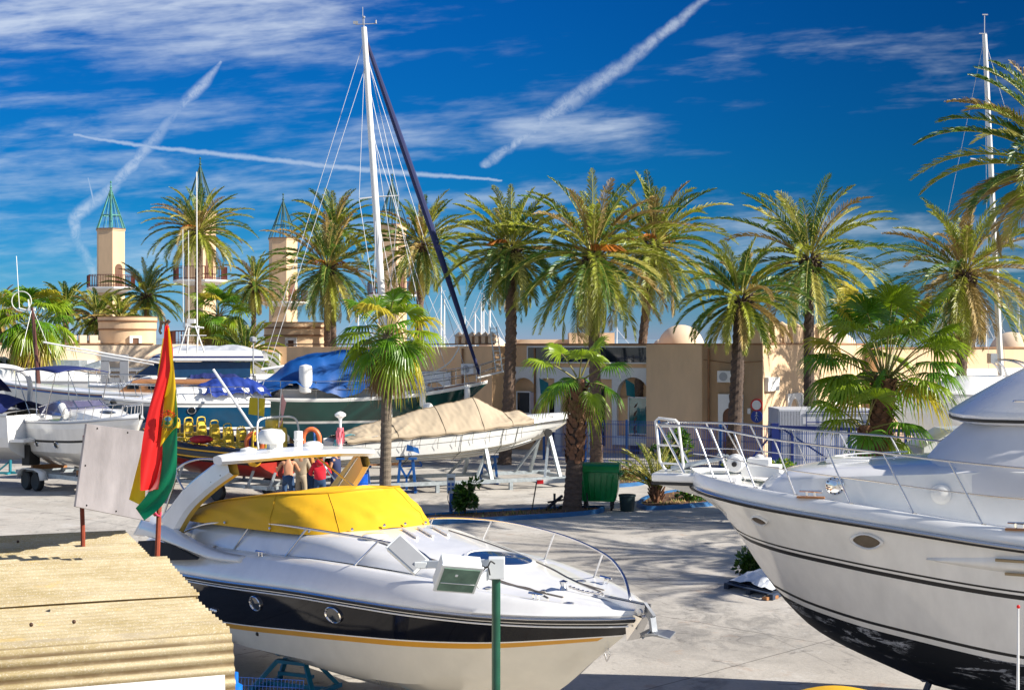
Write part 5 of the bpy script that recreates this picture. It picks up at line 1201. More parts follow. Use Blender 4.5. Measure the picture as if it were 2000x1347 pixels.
# cradle under the speedboat
cr=thing('boat_cradle','galvanised steel cradle carrying the tan covered speedboat','cradle',b.w(4.5,0,0),math.atan2(.39,.92))
def beamp(name,segs,w=.10,mt=M['galv']):
    m=b.mb()
    for a,c in segs: m.beam(V(*a),V(*c),w,w)
    m.build(name,mt,cr,smooth=0)
for l in (-1.35,1.35): beamp('side_beam',[((.2,l,.32),(8.9,l,.32))],.13)
for s in (.6,3.1,5.6,8.2): beamp('cross_beam',[((s,-1.35,.30),(s,1.35,.30))],.12)
for s in (1.0,3.6,):
    for l in (-1,1):
        zt=b.ZC(s)+.02; la=l*(b.BC(s)*.85)
        beamp('upright',[((s,l*1.32,.36),(s,la-l*-.05 if False else l*max(.35,abs(la)),zt))],.11); beamp('brace',[((s+.6,l*1.33,.36),(s,l*max(.36,abs(la)),zt-.25))],.08)
        m=b.mb(); m.box((s,l*max(.35,abs(la)),zt+.04),(.45,.16,.09)); m.build('pad',mat('grey pad',(.25,.24,.22),.8,var=.2),cr,smooth=0)
for s in (.3,2.9,5.6,8.4):
    for l in (-1.35,1.35): beamp('foot',[((s,l,.0),(s,l,.26))],.12)
m=b.mb(); m.lathe([(.05,-.06),(.14,-.06),(.14,.06),(.05,.06)],V(1.15,-.62,b.ZC(1.0)+.0),14,rot=Matrix.Rotation(R(90),3,'X')); m.build('winch',M['black'],cr)
def jack(px,py,h,label,mt=M['blue'],w=1.0,D=None):
    g=G(px,py); m=MB()
    for q in (-.5,.5): m.beam(g+V(q*w*.62,0,0),g+V(q*w*.42,0,h),.09,.09); m.beam(g+V(q*w*.5,0,h*.85),g+V(0,0,h*.45),.07,.07); m.box(tuple(g+V(q*w*.42,0,h+.04)),(.28,.2,.07)); m.beam(g+V(q*w*.62,-.25,.04),g+V(q*w*.62,.25,.04),.08,.06)
    m.beam(g+V(0,0,h*.45),g+V(0,0,.1),.07,.07); m.beam(g+V(-w*.3,0,.05),g+V(w*.3,0,.05),.07,.07)
    return solo(m,'jack_stand',mt,label,'stand',g,group='blue steel boat stands')
jack(794,962,1.12,'blue steel trestle under the covered speedboat, left of its middle')
jack(955,945,.95,'blue steel trestle under the bow half of the covered speedboat')
jack(705,962,.85,'blue steel trestle beside the blue barrel, under the speedboat stern')
# ======== green sailboat with blue tarpaulins
b=Boat('sailboat','dark green sailing yacht under blue tarpaulins with a white mast',(-1.05,61.2),(.951,.308),10.2,
  B=[(0,.04),(.5,.35),(1.3,.75),(2.5,1.15),(5,1.5),(8,1.35),(9.9,1.05)],
  ZS=[(0,3.45),(1,3.29),(2,3.14),(3.8,2.93),(7,2.80),(10.2,2.85)],
  ZK=[(0,3.36),(.6,2.85),(1.1,2.35),(1.8,1.75),(2.6,1.2),(3.4,.6),(4,.35),(7.4,.35),(8,.8),(8.8,1.6),(9.9,2.2)],
  BC=[(0,.01),(1,.18),(2,.45),(3.8,.75),(7,.85),(9.9,.6)],ZC=[(0,3.38),(.6,2.9),(1.1,2.45),(1.8,2.0),(3,1.7),(7,1.55),(9.9,2.3)],flare=.75)
SB=b
GRN=mat('hull bottle green',(0.002,0.050,0.042),.12,var=.25,scale=.8,coat=.3); TBL=mat('antifoul teal',(0.006,0.085,0.11),.6,var=.35,scale=1)
b.hull([lambda s:1.82,lambda s:1.92,lambda s:b.ZS(s)-.09],[TBL,M['wpaint'],GRN,M['wpaint']],n=40)
def sdk(s):
    B_=b.B(s); z=b.ZS(s); return [(B_,z),(B_,z+.05),(B_*.93,z+.05),(B_*.92,z+.0),(B_*.5,z+.04),(0,z+.06)]
b.loft(sdk,0,9.9,34,'deck',[mat('teak deck',(0.42,0.22,0.10),.7,var=.2,scale=4,stretch=(.3,4,1)),M['wpaint']],rowm=[1,1,1,0,0],smooth=30)
def sch(s): t=min(1,(s-2.4)/.7)*min(1,(9.3-s)/.4); z=b.ZS(s); w_=.85*min(1,.5+.5*t); return [(w_,z+.02),(w_*.95,z+.38*t+.03),(w_*.8,z+.46*t+.03),(0,z+.52*t+.03)]
b.loft(sch,2.4,9.3,20,'coachroof',M['wpaint'])
m=b.mb()
for s in (3.5,4.4): m.box((s,-.84,b.ZS(s)+.24),(.5,.05,.14))
m.build('cabin_window',M['glass'],b.t,smooth=0)
mb_=b.w(4.35,0,3.3); mt_=P(709,50,59.5); mt_=V(mt_.x,mb_.y,mt_.z)
m=MB(); m.tube([mb_,mb_.lerp(mt_,.5),mt_],[.155,.145,.115],12); m.build('mast',M['wpaint'],b.t)
at=lambda q: mb_.lerp(mt_,q)
m=MB(); sp1=at(.527); d1=(b.M.to_3x3()@V(0,1,0)).normalized(); aft=(b.M.to_3x3()@V(1,0,0)).normalized()
sl=V(-.9,-.3,-.10); m.tube([sp1,sp1+V(-.62,-.5,-.13)],.03,5); m.tube([sp1,sp1+V(.95,.5,.10)],.03,5); m.build('spreader',M['grey'],b.t)
m=MB(); m.tube([mt_,mt_+V(0,0,.35)],.02,4); m.tube([mt_+V(-.35,0,.12),mt_+V(.55,0,.16)],.02,4); m.tube([mt_+V(-.05,0,.1),mt_+V(-.05,0,.85)],.012,4); m.ball(mt_+V(0,0,.42),.06,n=6,k=4); m.tube([mt_+V(.5,0,.16),mt_+V(.5,0,.3)],.03,4); m.box(tuple(mt_+V(-.35,0,.2)),(.2,.03,.12)); m.build('masthead_gear',M['grey'],b.t,smooth=0)
m=MB(); bowp=b.w(.35,0,3.75); fs=mt_+V(.12,.05,-.62); fst=smooth_path([fs,fs.lerp(bowp,.5)+V(.06,0,-.02),bowp],14); m.tube(fst,[.05+.075*math.sin(PI*min(1,i/len(fst)*1.15)) +.02 for i in range(len(fst))],8); m.build('furled_headsail',mat('navy sail cover',(0.005,0.014,0.085),.7,var=.25,scale=4),b.t)
m=MB(); stn=b.w(9.8,0,2.9)
for a_,c in ((at(.97),b.w(9.8,.8,2.95)),(at(.90),b.w(9.8,-.8,2.95)),(sp1+V(-.62,-.5,-.13),b.w(4.6,-1.4,3.0)),(at(.95),sp1+V(-.62,-.5,-.13)),(sp1+V(.95,.5,.1),b.w(4.3,1.45,3.0)),(at(.95),sp1+V(.95,.5,.1)),(at(.72),b.w(1.6,.0,3.3)),(at(.5),b.w(3.6,-1.3,3.05)),(at(.5),b.w(5.3,-1.4,3.0)),(at(.93),b.w(.8,0,3.4)),(at(.86),b.w(2.4,-.9,3.1)),(at(.8),b.w(3.0,1.0,3.1))): m.tube([a_,c],.011,4)
m.build('rigging',mat('rigging wire',(.55,.56,.58),.4,var=0),b.t)
m=b.mb(); m.beam(V(0.5,0,3.6),V(-.95,0,3.92),.18,.06); m.build('bowsprit',M['wpaint'],b.t,smooth=0)
m=b.mb()
for sd_ in (1,-1):
    l=lambda s: sd_*b.B(s)*.95
    for dz_ in (.35,.68): m.tube([V(-.9,0,3.95+dz_*.8)]+[V(s,l(s),b.ZS(s)+.05+dz_) for s in (.4,1.2,2.2,3.4,4.8,6.2,7.6,9.0,9.9)],.016,5)
    for s in (.4,1.2,2.2,3.4,4.8,6.2,7.6,9.0,9.9): m.tube([V(s,l(s),b.ZS(s)),V(s,l(s),b.ZS(s)+.73)],.018,5)
m.tube([V(-.9,0,3.9),V(-.9,0,4.5)],.02,5); m.build('guard_rail',M['steel'],b.t)
m=MB(); l0=P(975,724,60.7); l1=P(963,637,60.7)
for q in (-.14,.14): m.beam(l0+V(q,0,0),l1+V(q,0,0),.05,.05)
for k in range(10): c=l0.lerp(l1,(k+.5)/10); m.beam(c+V(-.14,0,0),c+V(.14,0,0),.03,.03)
m.build('gangway_ladder',M['galv'],b.t,smooth=0)
m=b.mb()
for s,z in ((1.1,2.95),(4.6,2.2),(3.2,2.75)): 
    m=b.mb(); y_=-b.y(s,z)-.16; m.lathe([(.02,.33),(.11,.27),(.13,.2),(.13,-.2),(.11,-.27),(.02,-.33)],V(s,y_,z),12); m.tube([V(s,y_,z+.3),V(s,-b.B(s),b.ZS(s)+.1)],.012,4); m.build('fender',M['wpaint'],b.t)
m=b.mb(); m.ball(V(3.0,-1.45,2.4),.24,n=12,k=8); m.build('ball_fender',M['wpaint'],b.t)
m=b.mb(); m.tube(smooth_path([(1.3,-.2,4.9),(1.9,-.5,4.2),(3.0,-.7,3.75),(4.6,-.8,3.6)],6),.03,5); m.build('mooring_rope',mat('rope white',(.7,.68,.62),.8,var=.1),b.t)
def tarp(name,prof,s0,s1,wid,lo,mt,n=44,amp=.10,seed=0,bb=b):
    rf=tab(prof); rows=[]
    for i in range(n+1):
        s=s0+(s1-s0)*i/n; r=rf(s); w_=wid(s); z0=lo(s); row=[]
        for j in range(29):
            q=-1+2*j/28; a=abs(q); z=r-(r-z0)*(a**1.5); z+=amp*1.3*noise.noise(V(i*.22+seed,q*2.4,seed))*(.5+a)+amp*.7*abs(noise.noise(V(i*.5+seed,q*1.2+i*.1,seed+4)))+amp*.5*math.sin(i*.5+q*3+4*noise.noise(V(i*.08,q,seed)))*a; 
            row.append(V(s,q*w_*(1+.05*noise.noise(V(i*.3,q*2,9))),z))
        rows.append(row)
    m=bb.mb(); m.grid(rows); return m.build(name,mt,bb.t,smooth=80)
tarp('blue_tarpaulin',[(4.2,4.75),(5.0,4.82),(6.5,4.75),(7.6,4.62),(8.4,4.35),(9.3,3.65),(10.1,3.25)],4.2,10.15,lambda s:min(1.5,b.B(s)+.10),lambda s:b.ZS(s)+.35+.18*math.sin(s*1.7),M['tarp'])
m=b.mb(); m.tube([V(4.3,0,4.75),V(9.6,0,4.0)],.06,8); m.build('boom',M['wpaint'],b.t)
m=b.mb(); m.box((9.9,-.5,3.1),(.10,.9,.6)); 
for l in (-.9,-.5,-.1): m.tube([V(9.95,l,2.6),V(9.95,l,3.75)],.02,5)
m.tube([V(9.95,-.9,3.75),V(9.95,.9,3.75)],.02,5); m.build('stern_gear',M['black'],b.t,smooth=0)
m=b.mb(); m.tube([V(9.9,.2,3.0),V(9.9,.2,5.1)],.03,6); m.lathe([(.02,0),(.14,.05),(.14,.2),(.02,.25)],V(9.9,.2,5.1),10); m.build('wind_vane_pole',M['grey'],b.t)
m=b.mb(); m.lathe([(.03,.62),(.24,.56),(.27,.45),(.27,-.4),(.24,-.5),(.03,-.55)],V(8.0,-1.2,3.6),14); m.build('liferaft_canister',M['wpaint'],b.t)
g=b.w(5.5,0,0)
for i,(s,l) in enumerate(((3.6,-1.2),(3.6,1.2),(7.6,-1.2),(7.6,1.2))):
    q=b.w(s,l,0); m=MB(); tp=b.w(s,l*.7,1.75); m.tube([q,tp],.05,6); m.beam(q+V(-.4,0,.03),q+V(.4,0,.03),.06,.06); m.beam(q+V(0,0,.05)+V(.4,0,0),q.lerp(tp,.5),.05,.05); solo(m,'jack_stand',M['blue'],'blue prop under the green sailboat at its '+('near bow','far bow','near stern','far stern')[i]+' quarter','stand',(q.x,q.y,0),group='blue steel boat stands')
m=MB(); q=b.w(5.7,0,0); m.box((q.x,q.y,.17),(3.6,.5,.34),Matrix.Rotation(math.atan2(.308,.951),3,'Z')); solo(m,'keel_block',M['wood'],'timber baulks under the green sailboat keel','block',(q.x,q.y,0),smooth=0)
# ======== generic background boats
def cruiser(label,bow,h,L,Bm,zs,draft,mats,stripes=(),cabin=None,name='motor_boat',ws=None,rail=None,keelz=None,near=1,decks=.12,group=None):
    z0,z1,z2=zs; kz=keelz if keelz is not None else z2-draft
    b=Boat(name,label,bow,h,L,B=[(0,.04),(.06*L,.32*Bm),(.18*L,.66*Bm),(.38*L,.95*Bm),(.6*L,Bm),(L,.93*Bm)],
      ZS=[(0,z0),(.4*L,z1),(L,z2)],ZK=[(0,z0-.08),(.04*L,z0-.35*(z0-kz)),(.12*L,z0-.68*(z0-kz)),(.22*L,kz+.12),(.36*L,kz),(L,kz)],
      BC=[(0,.01),(.1*L,.12*Bm),(.25*L,.55*Bm),(.45*L,.82*Bm),(L,.85*Bm)],ZC=[(0,z0-.06),(.04*L,z0-.32*(z0-kz)),(.12*L,kz+.5*(z0-kz)),(.25*L,kz+.38*(z1-kz)),(L,kz+.30*(z2-kz))],flare=.85)
    b.hull([ (lambda o:(lambda s:b.ZS(s)-o))(o) for o in stripes],mats,n=30)
    def df(s):
        B_=b.B(s); z=b.ZS(s); return [(B_,z),(B_,z+.07),(B_*.94,z+decks*.7),(B_*.6,z+decks),(0,z+decks+.05)]
    b.loft(df,0,L,24,'deck',M['gel'],smooth=50,pw=1.3)
    m=b.mb(); b.line(m,lambda s:(b.B(s)+.01,b.ZS(s)),0,L,.025,n=24); m.build('rub_rail',M['grey'],b.t)
    if cabin:
        s0,s1,w0,hh,rk=cabin; zd=b.ZS((s0+s1)/2)+decks
        def cf(s):
            t=min(1,(s-s0)/rk); w_=w0*(.45+.55*t**.6); return [(w_,zd-.08),(w_*.94,zd+hh*t*.75),(w_*.82,zd+hh*t),(0,zd+hh*t+.05)]
        b.loft(cf,s0,s1,20,'cabin',M['gel'],smooth=45,pw=1.3)
    if rail:
        s1,rh=rail; m=b.mb()
        for sd_ in (1,-1):
            l=lambda s: sd_*(b.B(s)*.92); S=[s1*i/9 for i in range(10)]
            m.tube([V(s,l(max(s,.05)),b.ZS(s)+rh*(1 if i<9 else .1)) for i,s in enumerate(S)],.018,5)
            for s in S[1:9]: m.tube([V(s+.12,l(s+.12),b.ZS(s)+.05),V(s,l(s),b.ZS(s)+rh)],.014,4)
        m.tube([V(0,l(.05),b.ZS(0)+rh),V(-.15,0,b.ZS(0)+rh),V(0,-l(.05),b.ZS(0)+rh)],.018,5); m.build('guard_rail',M['steel'],b.t)
    return b
def shield(b,s0,z0,w_,rk,hh,L=1.6,mt=None,name='windscreen'):
    m=b.mb(); lo=[V(s0+L,w_,z0),V(s0+.5,w_*.95,z0),V(s0+.12,w_*.6,z0),V(s0,0,z0),V(s0+.12,-w_*.6,z0),V(s0+.5,-w_*.95,z0),V(s0+L,-w_,z0)]
    hi=[V(p.x+rk,p.y*.86,p.z+hh) for p in lo]; hi[0]=V(lo[0].x+rk*.3,lo[0].y*.9,z0+hh*.5); hi[-1]=V(lo[-1].x+rk*.3,lo[-1].y*.9,z0+hh*.5)
    m.grid([lo,hi]); o=m.build(name,mt or mat('clear screen',(.10,.12,.17),.05,var=0,trans=.85),b.t,smooth=0)
    m=b.mb(); m.tube(hi,.02,5); m.tube(lo,.02,5)
    for i in range(1,6): m.tube([lo[i],hi[i]],.018,5)
    m.build('frame',M['steel'],o); return o
def canopy(b,s0,s1,w_,z,zd,mt=None,name='bimini',arch=.12,legs=True,open_=.0):
    m=b.mb(); m.grid([[V(s0+(s1-s0)*i/10,l*w_,z+arch*(1-l*l)+.10*math.sin(PI*i/10)-.0) for i in range(11)] for l in (-1,-.7,-.35,0,.35,.7,1)]); o=m.build(name,mt or M['navy'],b.t,smooth=80,solid=.03)
    if legs:
        m=b.mb()
        for sd_ in (1,-1):
            for s_a,s_b in ((s0,s0+.25*(s1-s0)),(s1,s0+.6*(s1-s0)),(s1,s1-.05),((s0+s1)/2,s0+.45*(s1-s0))): m.tube([V(s_a,sd_*w_,z+.02),V(s_b,sd_*w_*1.02,zd)],.018,5)
            m.build(name+'_frame',M['steel'],b.t); m=b.mb()
# blue and white cruiser in the middle
BBL=mat('hull petrol blue',(0.003,0.055,0.125),.15,var=.3,scale=.8,coat=.3)
b=cruiser('white cruiser with broad petrol blue hull band and portholes behind the flag',(-15.15,53.0),(-.93,-.36),6.0,1.40,(2.98,2.86,2.80),2.0,[M['gelc'],M['navy'],M['gel'],BBL,M['gel']],stripes=(1.02,.96,.88,.14),cabin=(1.0,5.8,1.1,.42,1.8),rail=(5.6,.62))
for px,py in ((222,786),(374,802)):
    s,z=b.find(px,py,1); b.oval(s,z,1,.16,.13,M['chrome'],M['glass'])
tarp('blue_cover',[(3.4,3.4),(3.9,3.65),(4.7,3.75),(5.4,3.7),(6.0,3.4)],3.4,6.05,lambda s:1.25,lambda s:3.15,mat('royal blue canvas',(0.008,0.035,0.24),.7,var=.2,bump=.4,bscale=4),seed=4,bb=b)
m=b.mb(); m.tube([b.M.inverted()@P(417,722,53.5),b.M.inverted()@P(508,858,50.5)],.05,7); m.build('outrigger_pole',M['wpaint'],b.t)
# long classic white boat with mizzen
b=cruiser('long classic white boat with thin blue sheer stripe and brown mizzen mast',(-21.9,61.5),(-.985,.10),13.0,1.7,(3.35,2.95,2.8),2.6,[mat('weathered white hull',(0.62,0.63,0.62),.5,var=.14,scale=1.2),M['blue'],M['wood']],stripes=(.13,.06),name='classic_boat',cabin=None)
def ccf(s): t=min(1,(s-5.5)/.3); return [(1.0,3.0),(.96,3.0+.42*t),(.85,3.0+.5*t),(0,3.0+.56*t)]
b.loft(ccf,5.5,10.5,8,'deckhouse',M['wood'],smooth=30)
m=b.mb(); 
for s in (6.2,7.1,8.0,8.9): m.box((s,.985,3.26),(.5,.03,.2))
m.build('deckhouse_window',M['glass'],b.t,smooth=0)
pm=[P(63,600,61.3),P(75,745,61.3)]
m=MB(); m.tube([V(pm[1].x+.05,61.3,2.9),V(pm[1].x,61.3,pm[1].z),pm[0]],[.11,.10,.07],8); m.build('mizzen_mast',mat('brown mast',(.10,.035,.025),.5,var=.2),b.t)
m=MB(); c=P(42,588,61.3); m.tube([c+V(math.cos(a)*.42,0,math.sin(a)*.42) for a in [2*PI*i/24 for i in range(24)]],.02,5,close=True); m.tube([P(32,500,61.3),P(38,602,61.3)],.015,4); m.tube([P(38,602,61.3),P(66,608,61.3)],.025,4); m.tube([P(55,585,61.3),P(57,600,61.3)],.03,4); m.box(tuple(P(62,604,61.3)),(.3,.1,.12)); m.build('ring_antenna',M['wpaint'],b.t)
m=MB(); m.tube([P(85,668,61),P(312,709,61)],.04,5); m.tube([P(130,682,61),P(300,712,60)],.03,5); m.tube([pm[0],P(40,695,60.5)],.012,4); m.tube([pm[0],P(100,690,61)],.012,4); m.build('rigging',M['wpaint'],b.t)
# white yacht far left and flybridge boat behind
b=cruiser('large white motor yacht at the far left in front of the arcade',(-17.2,76),(1,-.05),16,2.0,(3.0,3.1,3.0),2.7,[M['gelc'],M['gel'],M['gel']],stripes=(1.0,.5),cabin=(4.2,12,1.5,.6,2.5),rail=(7,.6))
m=b.mb()
for k in range(3): m.add([V(11.2-.9*k,1.3,3.7),V(10.2-.9*k,1.3,3.7),V(10.6-.9*k,1.15,4.2),V(11.2-.9*k,1.15,4.2)],[(0,1,2,3)])
m.build('side_window',M['glass'],b.t,smooth=0)
m=b.mb(); m.grid([[V(12,1.4,3.8),V(9.3,1.4,3.8)],[V(12,1.3,4.25),V(10.4,1.2,4.35)],[V(12,-1.3,4.25),V(10.4,-1.2,4.35)]]); m.build('hardtop',M['gel'],b.t,smooth=0,solid=.08)
m=b.mb(); m.box((6.6,0,3.95),(2.0,1.2,.5)); m.box((5.0,.2,3.9),(.9,1.0,.35),Matrix.Rotation(.3,3,'Y')); m.build('deck_gear',M['galv'],b.t,smooth=0,bevel=.05)
m=MB(); c=P(224,722,72)
m.box((c.x,72,4.35),(1.35,.1,.35)); m.box((c.x-.48,72,3.6),(.42,.1,1.2)); m.box((c.x+.48,72,3.6),(.42,.1,1.2)); m.box((c.x,72,3.1),(.6,.1,.5)); m.box((c.x,72,1.4),(.12,.12,2.9)); m.box((c.x-.5,72.1,1.5),(.1,.1,3.0)); solo(m,'white_panel_board',M['grey'],'grey white board with a square cutout standing among the left boats','board',(c.x,72,0),smooth=0)
b=cruiser('flybridge motor boat with grey canvas top, blue stripe and radar frame',(-20.4,69),(-.98,-.1),10.5,1.6,(3.0,2.95,2.9),2.3,[M['gelc'],M['gel'],M['gel']],stripes=(.9,.3),cabin=(1.5,9,1.3,.5,1.5),rail=(4,.6))
m=b.mb(); SLT=mat('blue tinted screen',(.01,.05,.12),.08,var=.2,coat=.4)
m.grid([[V(3.5,1.2,3.45),V(2.2,.7,3.45),V(2.0,0,3.45),V(2.2,-.7,3.45),V(3.5,-1.2,3.45)],[V(4.0,1.1,4.25),V(3.4,.6,4.3),V(3.3,0,4.3),V(3.4,-.6,4.3),V(4.0,-1.1,4.25)]]); m.grid([[V(3.5,1.2,3.45),V(7.8,1.25,3.45)],[V(4.0,1.1,4.2),V(7.8,1.15,4.2)]]); m.build('wheelhouse_screen',SLT,b.t,smooth=0)
m=b.mb(); m.grid([loopy(3.0,1.35,8.4,4.22),loopy(2.9,1.4,8.5,4.28),loopy(3.3,1.35,8.4,4.55),loopy(3.9,1.25,8.3,4.72)]); m.add([V(p.x,p.y,4.72) for p in loopy(3.9,1.25,8.3,0)],[tuple(range(13))]); m.build('flybridge',M['gel'],b.t,smooth=45)
m=b.mb(); m.grid([[V(q.x-.012*0,q.y*1.006,q.z) for q in loopy(3.05,1.375,8.45,4.38)],[V(q.x,q.y*1.006,q.z) for q in loopy(3.16,1.365,8.42,4.47)]]); m.build('blue_stripe',M['navy'],b.t,smooth=0)
tarp('grey_cover',[(3.6,4.75),(4.6,5.0),(5.6,4.95),(7.0,5.0),(8.2,4.7)],3.5,8.3,lambda s:1.3,lambda s:4.6,mat('light grey canvas',(.42,.45,.50),.8,var=.15,bump=.3),seed=8,bb=b,amp=.06)
tarp('navy_cover',[(5.0,4.1),(5.7,4.25),(6.6,4.2),(7.2,4.0)],5.0,7.3,lambda s:1.5,lambda s:3.4,M['navy'],seed=3,bb=b,amp=.05)
m=MB()
for px in (365,384): m.tube([P(px,690,67.5),P(px+4,636,67.5)],.04,6)
for px in (349,400): m.tube([P(px,690,67),P(366+ (px>380)*15,636,67)],.035,6)
m.tube([P(362,637,67.2),P(398,640,67.2)],.05,6); m.box(tuple(P(374,627,67.2)),(.35,.3,.2)); m.box(tuple(P(368,634,67.2)),(.22,.3,.15))
for px,y0 in ((384,336),(368,450),(357,447)): m.tube([P(px+1,640,67.3),P(px,y0,67.3)],.018 if px!=384 else .03,5)
for y in (655,): m.tube([P(352,y,67),P(403,y,67)],.025,5)
m.build('radar_frame',M['wpaint'],b.t)
# small cruiser on a trailer
b=cruiser('small cream cruiser with navy bimini on a twin axle trailer',(-12.1,46.6),(.72,-.69),6.6,1.22,(2.62,2.40,2.30),1.45,[M['gelc'],M['black'],M['gelc'],M['gel']],stripes=(.66,.58,.20),cabin=(.9,3.6,.85,.28,1.4),rail=(3.2,.50),keelz=.82)
shield(b,2.5,2.62,.95,.75,.50,2.3,mt=mat('hazy screen',(.22,.20,.30),.15,var=.1,trans=.55))
canopy(b,3.6,6.4,1.0,4.05,2.5)
for px,py,rx in ((110,868,.16),(72,866,.13)):
    s,z=b.find(px,py,-1); b.oval(s,z,-1,rx,rx*.7,M['chrome'],M['glass'])
m=b.mb()
for s in (6.2,6.55): m=b.mb(); m.lathe([(.02,.30),(.09,.25),(.11,.18),(.11,-.2),(.09,-.27),(.02,-.3)],V(s,-1.28,2.0),12); m.build('fender',M['wpaint'],b.t)
m=b.mb(); m.tube([V(3.4,-.9,2.95),V(2.9,-1.0,2.62)],[.12,.12],10); m.build('deck_fender',M['wpaint'],b.t)
m=b.mb(); N_=16; m.add([V(1.7+.33*math.cos(2*PI*i/N_),.28*math.sin(2*PI*i/N_),2.86) for i in range(N_)],[tuple(range(N_))]); m.build('deck_hatch',M['glass'],b.t,smooth=0)
tr=thing('boat_trailer','grey twin axle trailer with white mudguard under the small cream cruiser','trailer',b.w(5,0,0),math.atan2(-.69,.72))
m=b.mb(); 
for l in (-.85,.85): m.beam(V(.2,l*.3,.55),V(2.2,l,.55),.10,.14); m.beam(V(2.2,l,.55),V(6.6,l,.55),.10,.14)
for s in (2.5,4.2,5.6,6.5): m.beam(V(s,-.85,.55),V(s,.85,.55),.08,.1)
m.beam(V(.3,0,.55),V(-1.2,0,.45),.1,.1); m.build('chassis',M['galv'],tr,smooth=0)
for s in (4.75,5.45):
    for l in (-1.05,1.05):
        m=b.mb(); r0=Matrix.Rotation(R(90),3,'X'); m.lathe([(.16,-.10),(.27,-.11),(.32,-.07),(.32,.07),(.27,.11),(.16,.10)],V(s,l,.32),22,rot=r0); w_=m.build('wheel',M['black'],tr)
        m=b.mb(); m.lathe([(.001,-.04),(.05,-.07),(.16,-.085),(.165,.085),(.05,.07),(.001,.04)],V(s,l,.32),16,rot=r0); m.build('rim',M['wpaint'],w_)
for l in (-1.07,1.07):
    m=b.mb(); m.grid([[V(s,l+q,z) for s,z in ((4.28,.40),(4.40,.66),(4.7,.74),(5.5,.74),(5.8,.66),(5.92,.40))] for q in (-.15,.15)]); m.build('mudguard',M['wpaint'],tr,smooth=40,solid=.03)
for s in (2.8,5.9):
    m=b.mb(); m.box((s,0,.72),(.16,1.3,.16)); m.build('bunk',M['wood'],tr,smooth=0)
# boat cut by the left edge
b=cruiser('white cruiser with blue covers cut by the left edge',(-25.5,52.5),(-.95,.30),9.2,1.35,(2.6,2.5,2.6),1.6,[M['gelc'],M['gel'],M['gel']],stripes=(.75,.25),keelz=1.0)
m=b.mb()
m.build('x',M['gel'],b.t) if False else None
tarp('cockpit_cover',[(5.5,3.35),(6.5,3.4),(8.0,3.3),(8.9,3.05)],5.4,9.1,lambda s:1.25,lambda s:2.75,M['navy'],seed=6,bb=b,amp=.05)
tarp('canopy_cover',[(3.8,4.15),(5.0,4.25),(6.6,4.25),(7.4,4.05)],3.6,7.6,lambda s:1.15,lambda s:3.3,M['navy'],seed=7,bb=b,amp=.05)
m=b.mb(); m.tube(smooth_path([(8.3,-1.2,2.8),(8.35,-1.15,3.7),(8.1,-1.0,4.1),(7.6,-.6,4.25),(7.6,.6,4.25),(8.1,1.0,4.1),(8.35,1.15,3.7),(8.3,1.2,2.8)],5),.09,8); m.build('radar_arch',M['gel'],b.t)
m=b.mb(); m.box((9.4,0,1.75),(.7,2.2,.10)); m.box((9.25,0,1.2),(.3,.6,.7),m=1); m.build('swim_platform',[M['gel'],M['black']],b.t,smooth=0)
for i,(px,py) in enumerate(((20,925),(-40,935))):
    g=G(px,py); m=MB(); m.tube([g,g+V(0,0,.75)],.06,6); m.beam(g+V(-.55,0,.04),g+V(.25,0,.04),.08,.08); m.beam(g+V(-.5,0,.08),g+V(0,0,.5),.06,.06); m.beam(g+V(0,-.4,.04),g+V(0,.4,.04),.08,.08); solo(m,'jack_stand',M['teal'],('light blue stand below the left edge boat','second light blue stand mostly outside the left edge')[i],'stand',g,group='blue steel boat stands')
m=MB(); g=G(48,880); m.lathe([(.24,0),(.24,.03),(.16,.04),(.03,.55),(.001,.56)],g,14); solo(m,'traffic_cone',mat('cone orange',(.75,.16,.03),.5,var=.05),'orange traffic cone between the two left boats','cone',g)
# distant sailboats: hulls behind the buildings, only masts show
def far_sail(px,D,ytop,label,lean=0,r=.09,hull=True,rig=True,group='masts beyond the roofs',spr=None):
    g=GX(px,D,0); t=thing('sailboat',label,'sailboat',g,0,group); zt=HC-(ytop-673.5)/F*D; tp=V(g.x+lean,D,zt)
    m=MB(); k=[(-4.6,.06,1.9),(-3,.9,1.7),(0,1.4,1.55),(3,1.2,1.5),(4.4,.9,1.55)]; rows=[]
    for q in (-1,-.8,-.4,0,.4,.8,1): rows.append([V(g.x+a,D+w_*q,z-(1-abs(q)**2.5)*1.1*(w_/1.4)) for a,w_,z in k])
    m.grid(rows); m.grid([[V(g.x+a,D-w_,z) for a,w_,z in k],[V(g.x+a,D,z+.3) for a,w_,z in k],[V(g.x+a,D+w_,z) for a,w_,z in k]]); m.build('hull',M['gel'],t,smooth=40)
    m=MB(); m.tube([V(g.x,D,1.5),tp],[r,r*.75],8); m.build('mast',M['wpaint'],t)
    m=MB(); 
    for e in (V(g.x-4.5,D,1.8),V(g.x+4.3,D,1.6),V(g.x-.2,D-1.3,1.6),V(g.x-.2,D+1.3,1.6)): m.tube([tp+V(0,0,-.15),e],max(.012,D*.00018),3)
    if spr:
        z=HC-(spr-673.5)/F*D; q=V(g.x+lean*(z/zt),D,z); m.tube([q+V(-1.0,-.3,.05),q+V(.9,.3,-.05)],.035,4)
    m.tube([tp,tp+V(0,0,.9)],.02,3); m.tube([tp+V(-.25,0,.05),tp+V(.1,0,.05)],.025,3); m.tube([tp+V(-.1,0,.92),tp+V(.15,0,.92)],.03,3); m.build('rigging',mat('rigging wire',(.55,.56,.58),.4,var=0),t)
    return t
far_sail(1959,66,68,'tall pale mast with spreaders at the right, seen through the palms',lean=-.85,r=.15,spr=314)
